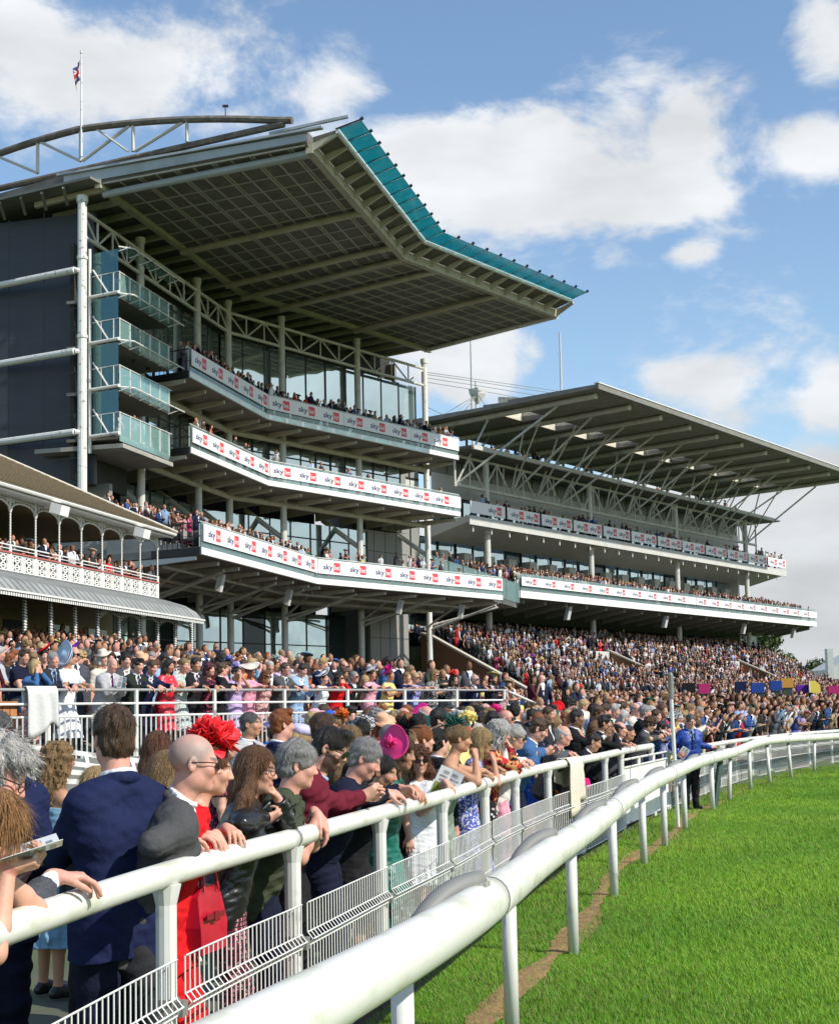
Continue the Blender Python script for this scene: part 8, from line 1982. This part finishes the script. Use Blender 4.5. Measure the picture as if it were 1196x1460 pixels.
# ---- everyone farther away, as uncounted crowd
def templates():
 out = []
 for fem in (0, 1):
  for pose in (0, 1, 2):
   mbs = MB()
   def ringz(z, rx, ry, cy=0, n=8): return [(rx * math.cos(a), cy + ry * math.sin(a), z) for a in np.linspace(0, 2 * math.pi, n + 1)[:-1]]
   if fem: mbs.loft([ringz(.3, .2, .16), ringz(.95, .17, .13)], mi=3); tor = [(.95, .165, .125, 0), (1.13, .125, .1, 0), (1.3, .155, .125, .02), (1.42, .15, .08, 0), (1.47, .055, .05, 0)]
   else: mbs.loft([ringz(.05, .13, .09), ringz(.5, .15, .1), ringz(.95, .17, .12)], mi=3); tor = [(.86, .18, .13, 0), (1.1, .165, .125, 0), (1.33, .195, .135, .01), (1.45, .18, .09, 0), (1.5, .07, .06, 0)]
   k = .03 if fem else 0
   mbs.loft([ringz(z, rx, ry, cy) for z, rx, ry, cy in tor], mi=2)
   if not fem: mbs.add([(-.05, .118, 1.48), (.05, .118, 1.48), (.0, .152, 1.2)], [(0, 1, 2)], 4); mbs.add([(-.06, .05, 1.53), (.06, .05, 1.53), (.05, .13, 1.46), (-.05, .13, 1.46)], [(0, 1, 2, 3)], 4)
   hz = 1.62 - k
   mbs.loft([ringz(1.45 - k, .055, .055, .0, 6), ringz(1.56 - k, .05, .05, .02, 6)], mi=0)
   n, r_ = 8, 5
   rows = [[(.073 * math.cos(a) * math.sin(t), .02 + .092 * math.sin(a) * math.sin(t), hz + .118 * math.cos(t)) for a in np.linspace(0, 2 * math.pi, n + 1)[:-1]] for t in np.linspace(.25, math.pi - .25, r_)]
   mbs.loft(rows, mi=0)
   th = 1.12 if fem else 1.07        # hair cap: behind and above
   for i in range(4):
    for j in range(n):
     a0, a1 = 2 * math.pi * j / n, 2 * math.pi * (j + 1) / n; t0_, t1_ = [(.0), .55, 1.05, 1.6, 2.15 if not fem else 2.6][i:i + 2]; am = (a0 + a1) / 2
     if math.sin(am) > .3 and i >= 2: continue
     if math.sin(am) > .75 and i >= 1: continue
     g = lambda a, t: (.073 * th * math.cos(a) * math.sin(t), .014 + .092 * th * math.sin(a) * math.sin(t), hz + .004 + .118 * th * math.cos(t)); mbs.add([g(a0, t0_), g(a1, t0_), g(a1, t1_), g(a0, t1_)], [(0, 1, 2, 3)], 1)
   if fem and pose != 1: mbs.loft([ringz(hz, .075, .05, -.05, 6), ringz(1.42, .08, .04, -.08, 6), ringz(1.28, .04, .02, -.1, 6)], mi=1)
   for q in (-1, 1):
    S = V3(q * (.2 - k), 0, 1.42 - k); E = (V3(q * .27, -.03, 1.13), V3(q * .25, .1, 1.16), V3(q * .24, .12, 1.18))[pose]; Wr = (V3(q * .24, .06, .9), V3(q * .08, .3, 1.2), V3(q * .06 if q > 0 else q * .2, .2, 1.5 if q > 0 else 1.0))[pose]
    bare = fem and pose != 2
    mbs.tube([S, E], [.055 - k * .3, .042], 5, 2 if not bare else 0); mbs.tube([E, Wr], [.042, .032], 5, 0 if fem else 2); mbs.tube([Wr, Wr + nrm(Wr - E) * .12], [.035, .02], 5, 0)
   V = np.concatenate(mbs.v); reg = np.zeros(len(V), int); tri = []; 
   for f_, mi in zip(mbs.f, mbs.m):
    for v_ in f_: reg[v_] = mi
    f_ = list(f_)
    for a in range(1, len(f_) - 1): tri.append((f_[0], f_[a], f_[a + 1]))
   out.append((V, np.array(tri), reg))
 # hats as a seventh and eighth look
 V, T_, g = out[4]; mb = MB(); mb.loft([[(r * math.cos(a), r * math.sin(a) * .9, z + .25 * r * math.cos(a)) for a in np.linspace(0, 6.283, 11)[:-1]] for r, z in ((.01, 1.69), (.17, 1.68), (.18, 1.7), (.07, 1.73), (.01, 1.76))], mi=5)
 tri = [(f[0], f[a], f[a + 1]) for f in mb.f for a in range(1, len(f) - 1)]; V2 = np.concatenate(mb.v); out.append((np.r_[V, V2], np.r_[T_, np.array(tri) + len(V)], np.r_[g, np.full(len(V2), 5)])); return out
TPL = templates()
PAL_M = [((.012, .018, .05), 9), ((.02, .021, .025), 9), ((.06, .06, .065), 6), ((.1, .1, .11), 3), ((.3, .3, .31), 2), ((.7, .7, .72), 5), ((.03, .08, .25), 3), ((.3, .42, .6), 2), ((.12, .07, .04), 2), ((.4, .3, .18), 1), ((.03, .05, .03), 1), ((.1, .012, .02), 1)]
PAL_W = [((.6, .02, .03), 3), ((.6, .28, .33), 3), ((.72, .7, .67), 8), ((.02, .02, .022), 12), ((.05, .05, .06), 6), ((.12, .09, .08), 4), ((.6, .5, .35), 3), ((.05, .1, .4), 3), ((.02, .16, .12), 2), ((.5, .36, .6), 2), ((.7, .38, .22), 3), ((.7, .6, .2), 1), ((.5, .03, .16), 1), ((.25, .4, .55), 2), ((.08, .012, .025), 2), ((.15, .04, .3), 1)]
HAIRL = np.array([HAIRS[k] for k in ('brown', 'brown', 'dark', 'dark', 'black', 'grey', 'dblonde', 'blonde', 'auburn', 'lgrey', 'brown', 'ginger')]); SKL = np.array([SKINS[k] for k in ('fair', 'pink', 'pink', 'tan', 'fair', 'tan', 'olive', 'brown')])
def wch(pal, n): c = np.array([p[0] for p in pal]); w_ = np.array([p[1] for p in pal], float); return c[npr.choice(len(c), n, p=w_ / w_.sum())] * npr.uniform(.5, 1.1, (n, 1))
cmat = mat('crowd_cloth', (.5, .5, .5), .75, attr=True, spec=.2)
def crowd(name, spots, label, fem=.4):
 sp = np.array([q[:4] for q in spots]); lf = np.array([bool(q[4]) for q in spots]); n = len(sp); Vs, Ts, Cs = [], [], []; off = 0; f = npr.random(n) < fem; pose = npr.choice(3, n, p=[.4, .42, .18]); tid = np.where(f, 3 + pose, pose); tid = np.where(f & (npr.random(n) < .2), 6, tid)
 for t in range(len(TPL)):
  k = np.nonzero(tid == t)[0]; m_ = len(k)
  if not m_: continue
  V, T_, g = TPL[t]; fem_t = t >= 3; sc = npr.normal(1.0 if not fem_t else .95, .05, m_); y = sp[k, 3]; c, s = np.cos(y)[:, None], np.sin(y)[:, None]; wd = npr.uniform(.9, 1.15, m_)[:, None]
  ln = (npr.uniform(-.02, .12, m_) + .3 * lf[k])[:, None] * np.clip(V[None, :, 2] - .9, 0, 1)
  X = V[None, :, 0] * wd; Y = V[None, :, 1] + ln; P_ = np.stack([sp[k, 0:1] + (X * c + Y * s) * sc[:, None], sp[k, 1:2] + (-X * s + Y * c) * sc[:, None], sp[k, 2:3] + (V[None, :, 2] - (.2 * lf[k])[:, None] * np.clip(V[None, :, 2] - .9, 0, 1)) * sc[:, None]], -1)
  pal = np.zeros((m_, 6, 3)); pal[:, 0] = SKL[npr.integers(0, len(SKL), m_)] * npr.uniform(.62, 1.0, (m_, 1)); pal[:, 1] = HAIRL[npr.integers(0, len(HAIRL), m_)]; pal[:, 2] = wch(PAL_W if fem_t else PAL_M, m_); pal[:, 3] = pal[:, 2] if fem_t else wch(PAL_M[:5], m_); pal[:, 4] = np.where(npr.random((m_, 1)) < .75, (.72, .72, .74), pal[:, 2]); pal[:, 5] = wch(PAL_W, m_)
  Vs.append(P_.reshape(-1, 3)); Cs.append(pal[:, g].reshape(-1, 3)); Ts.append((T_[None] + (np.arange(m_) * len(V))[:, None, None] + off).reshape(-1, 3)); off += m_ * len(V)
 o = np_mesh(name, np.concatenate(Vs), np.concatenate(Ts), cmat, None, np.concatenate(Cs), smooth=True); tag(o, label, 'crowd', kind='stuff'); return o
rest = [q for q in SPOTS if id(q) not in ids_]
crowd('crowd', [q for q in rest if q[5] != 'steps'], 'dense distant crowd filling the terrace and lawn')
crowd('crowd', [q for q in rest if q[5] == 'steps'], 'dense distant crowd filling the steps of the far grandstand')
bal = []
def rowA(d, z, sL, sR, dens, gap=.5, jit=.1):
 s = sL
 while s < sR:
  s += rnd.uniform(.85, 1.3) * gap
  if rnd.random() > (dens(s) if callable(dens) else dens): continue
  w_ = 'A' if s < 0 else 'B'; p = W(w_, s, d + rnd.uniform(-jit, jit), z); bal.append((p[0], p[1], p[2], (AZA if s < 0 else AZB) + math.pi / 2 + rnd.gauss(0, .35), False, 'b'))
rowA(2.2, 19.05, -10.5, 17.9, .97, .42); rowA(1.6, 19.05, -10.5, 17.9, .8, .5); rowA(1.0, 19.05, -10.5, 17.9, .4)
rowA(2.2, 15.22, -10.5, 17.9, lambda s: .6 if s < -8 else .12 if -3 < s < 9 else .04, .5); rowA(1.5, 15.22, -10.5, 17.9, .06)
for k in range(7): rowA(5.0 - k * 1.0, 9.4 + .24 * k, -15.6, 17.4, (lambda s, k=k: .95 if s < -8.5 else .75 if s < -3.5 else .3 if s < 3 else .16 if k > 2 else .06), .48)
for k in range(4):
 for s in np.arange(-16.4, -11.9, .8):
  if rnd.random() < .4: p = W('A', s, 1.0, 14.78 + k * 2.18 - .35); bal.append((p[0], p[1], p[2], AZA + 1.57 + rnd.gauss(0, .4), False, 'b'))
for s in np.arange(-27, .1, .43):
 for d, z in ((-.35, 6.62), (-.95, 6.72), (-1.6, 6.85)):
  if rnd.random() < .85: p = P(s + rnd.uniform(-.12, .12), d, z - .35); bal.append((p[0], p[1], p[2], AZP + 1.57 + rnd.gauss(0, .4), False, 'b'))
crowd('crowd', bal, 'spectators on the balconies of the tall grandstand and the old pavilion')
bal = []
def rowF(d, z, s0, s1, dens, gap=.5):
 s = s0
 while s < s1:
  s += rnd.uniform(.85, 1.3) * gap
  if rnd.random() < (dens(s) if callable(dens) else dens): p = F(s, d + rnd.uniform(-.1, .1), z); bal.append((p[0], p[1], p[2], AZF + math.pi / 2 + rnd.gauss(0, .4), False, 'b'))
for k in range(7): rowF(-.5 - k * .85, 10.3 + .2 * k, .4, 55.5, lambda s, k=k: (.85 if s < 20 else .5 if (s < 44 and k < 2) else .75 if s > 44 else .35) * (.7 if k == 0 else 1), .5)
rowF(-3.35, 15.98, -1.5, 55.5, lambda s: .75 if math.sin(s * .9) + .4 * math.sin(s * 2.3) > -.2 else .12, .5); rowF(-4.6, 15.98, -1.5, 50, .25, .6)
rowF(-3.2, 11.3, -6.5, -1.5, .6, .5); rowF(-2.2, 10.4, -3.5, -.6, .6, .5); rowF(-5.0, 20.9, 2, 50, lambda s: .12, .5)
crowd('crowd', bal, 'spectators on the decks of the distant low grandstand')
# ---- bookmakers' pitches on the lawn at the right
def pitch(u, vt, c1, c2, label, kind='box'):
 y = 66 + rnd.uniform(-3, 3); p = at_y(u, 990, y); x = p[0]; zt = at_y(u, vt, y)[2]; T = thing('bookmaker_pitch', label, 'betting stand', (x, y, 1.4), 'betting stands on the lawn at the right'); mb = MB()
 w_ = rnd.uniform(.2, .27)
 if kind == 'flag':
  mb.tube([V3(x, y, 1.4), V3(x, y, zt)], .03, 6); mb.build('pole', M['steelw'], T); mb = MB(); mb.loft([[V3(x + .02, y - .01, z), V3(x + .02 + .55 * k, y - .01, z), V3(x + .02 + .55 * k, y + .01, z), V3(x + .02, y + .01, z)] for z, k in ((zt - 1.6, .8), (zt - 1, 1), (zt - .2, .9), (zt, .5))]); mb.build('feather_flag', c1, T); return
 mb.abox(x - w_, x + w_, y - .05, y + .05, zt - 1.3, zt - .45); mb.build('price_board', mat('dark_price_board', (.03, .05, .04), .4, noise=.6, nscale=18), T)
 mb = MB(); mb.abox(x - w_ - .05, x + w_ + .05, y - .1, y + .1, zt - .44, zt); mb.build('name_board', c1, T)
 mb = MB(); mb.abox(x - w_ - .06, x + w_ + .06, y - .08, y + .08, zt - 1.5, zt - 1.31); mb.build('lower_board', c2, T)
 mb = MB()
 for q in (-1, 1): mb.tube([V3(x + q * w_ * .9, y + .1, zt - 1.3), V3(x + q * w_ * .9, y + .15, 1.2)], .025, 6)
 mb.build('legs', M['fwall'], T)
cb, co, cy_, cp, cr = cloth('blue_board', (.02, .06, .26)), mat('amber_board', (.5, .24, .03), .5), mat('yellow_flag', (.7, .55, .08), .6), C['purple'], cloth('pink_board', (.4, .03, .14))
for a in ((982, 974, C['black'], C['green'], 'black betting stand left of the magenta one'), (1004, 975, cr, C['white'], 'magenta-topped betting stand on the lawn'), (1056, 972, C['navy'], C['green'], 'dark blue betting stand beside the green board'), (1080, 974, cb, cb, 'bright blue betting stand, leftmost of the two blue ones'), (1106, 971, cb, C['lblue'], 'blue betting stand next to the amber one'), (1122, 967, co, C['green'], 'tall amber-topped betting stand'), (1144, 977, cp, C['black'], 'white and purple betting stand left of the yellow flag'), (1162, 974, C['brown'], C['maroon'], 'dark brown betting stand right of the yellow flag'), (1190, 978, cr, C['pink'], 'pink-topped betting stand at the right edge')): pitch(*a)
pitch(1154, 971, cy_, cy_, 'tall yellow feather flag among the betting stands', 'flag')
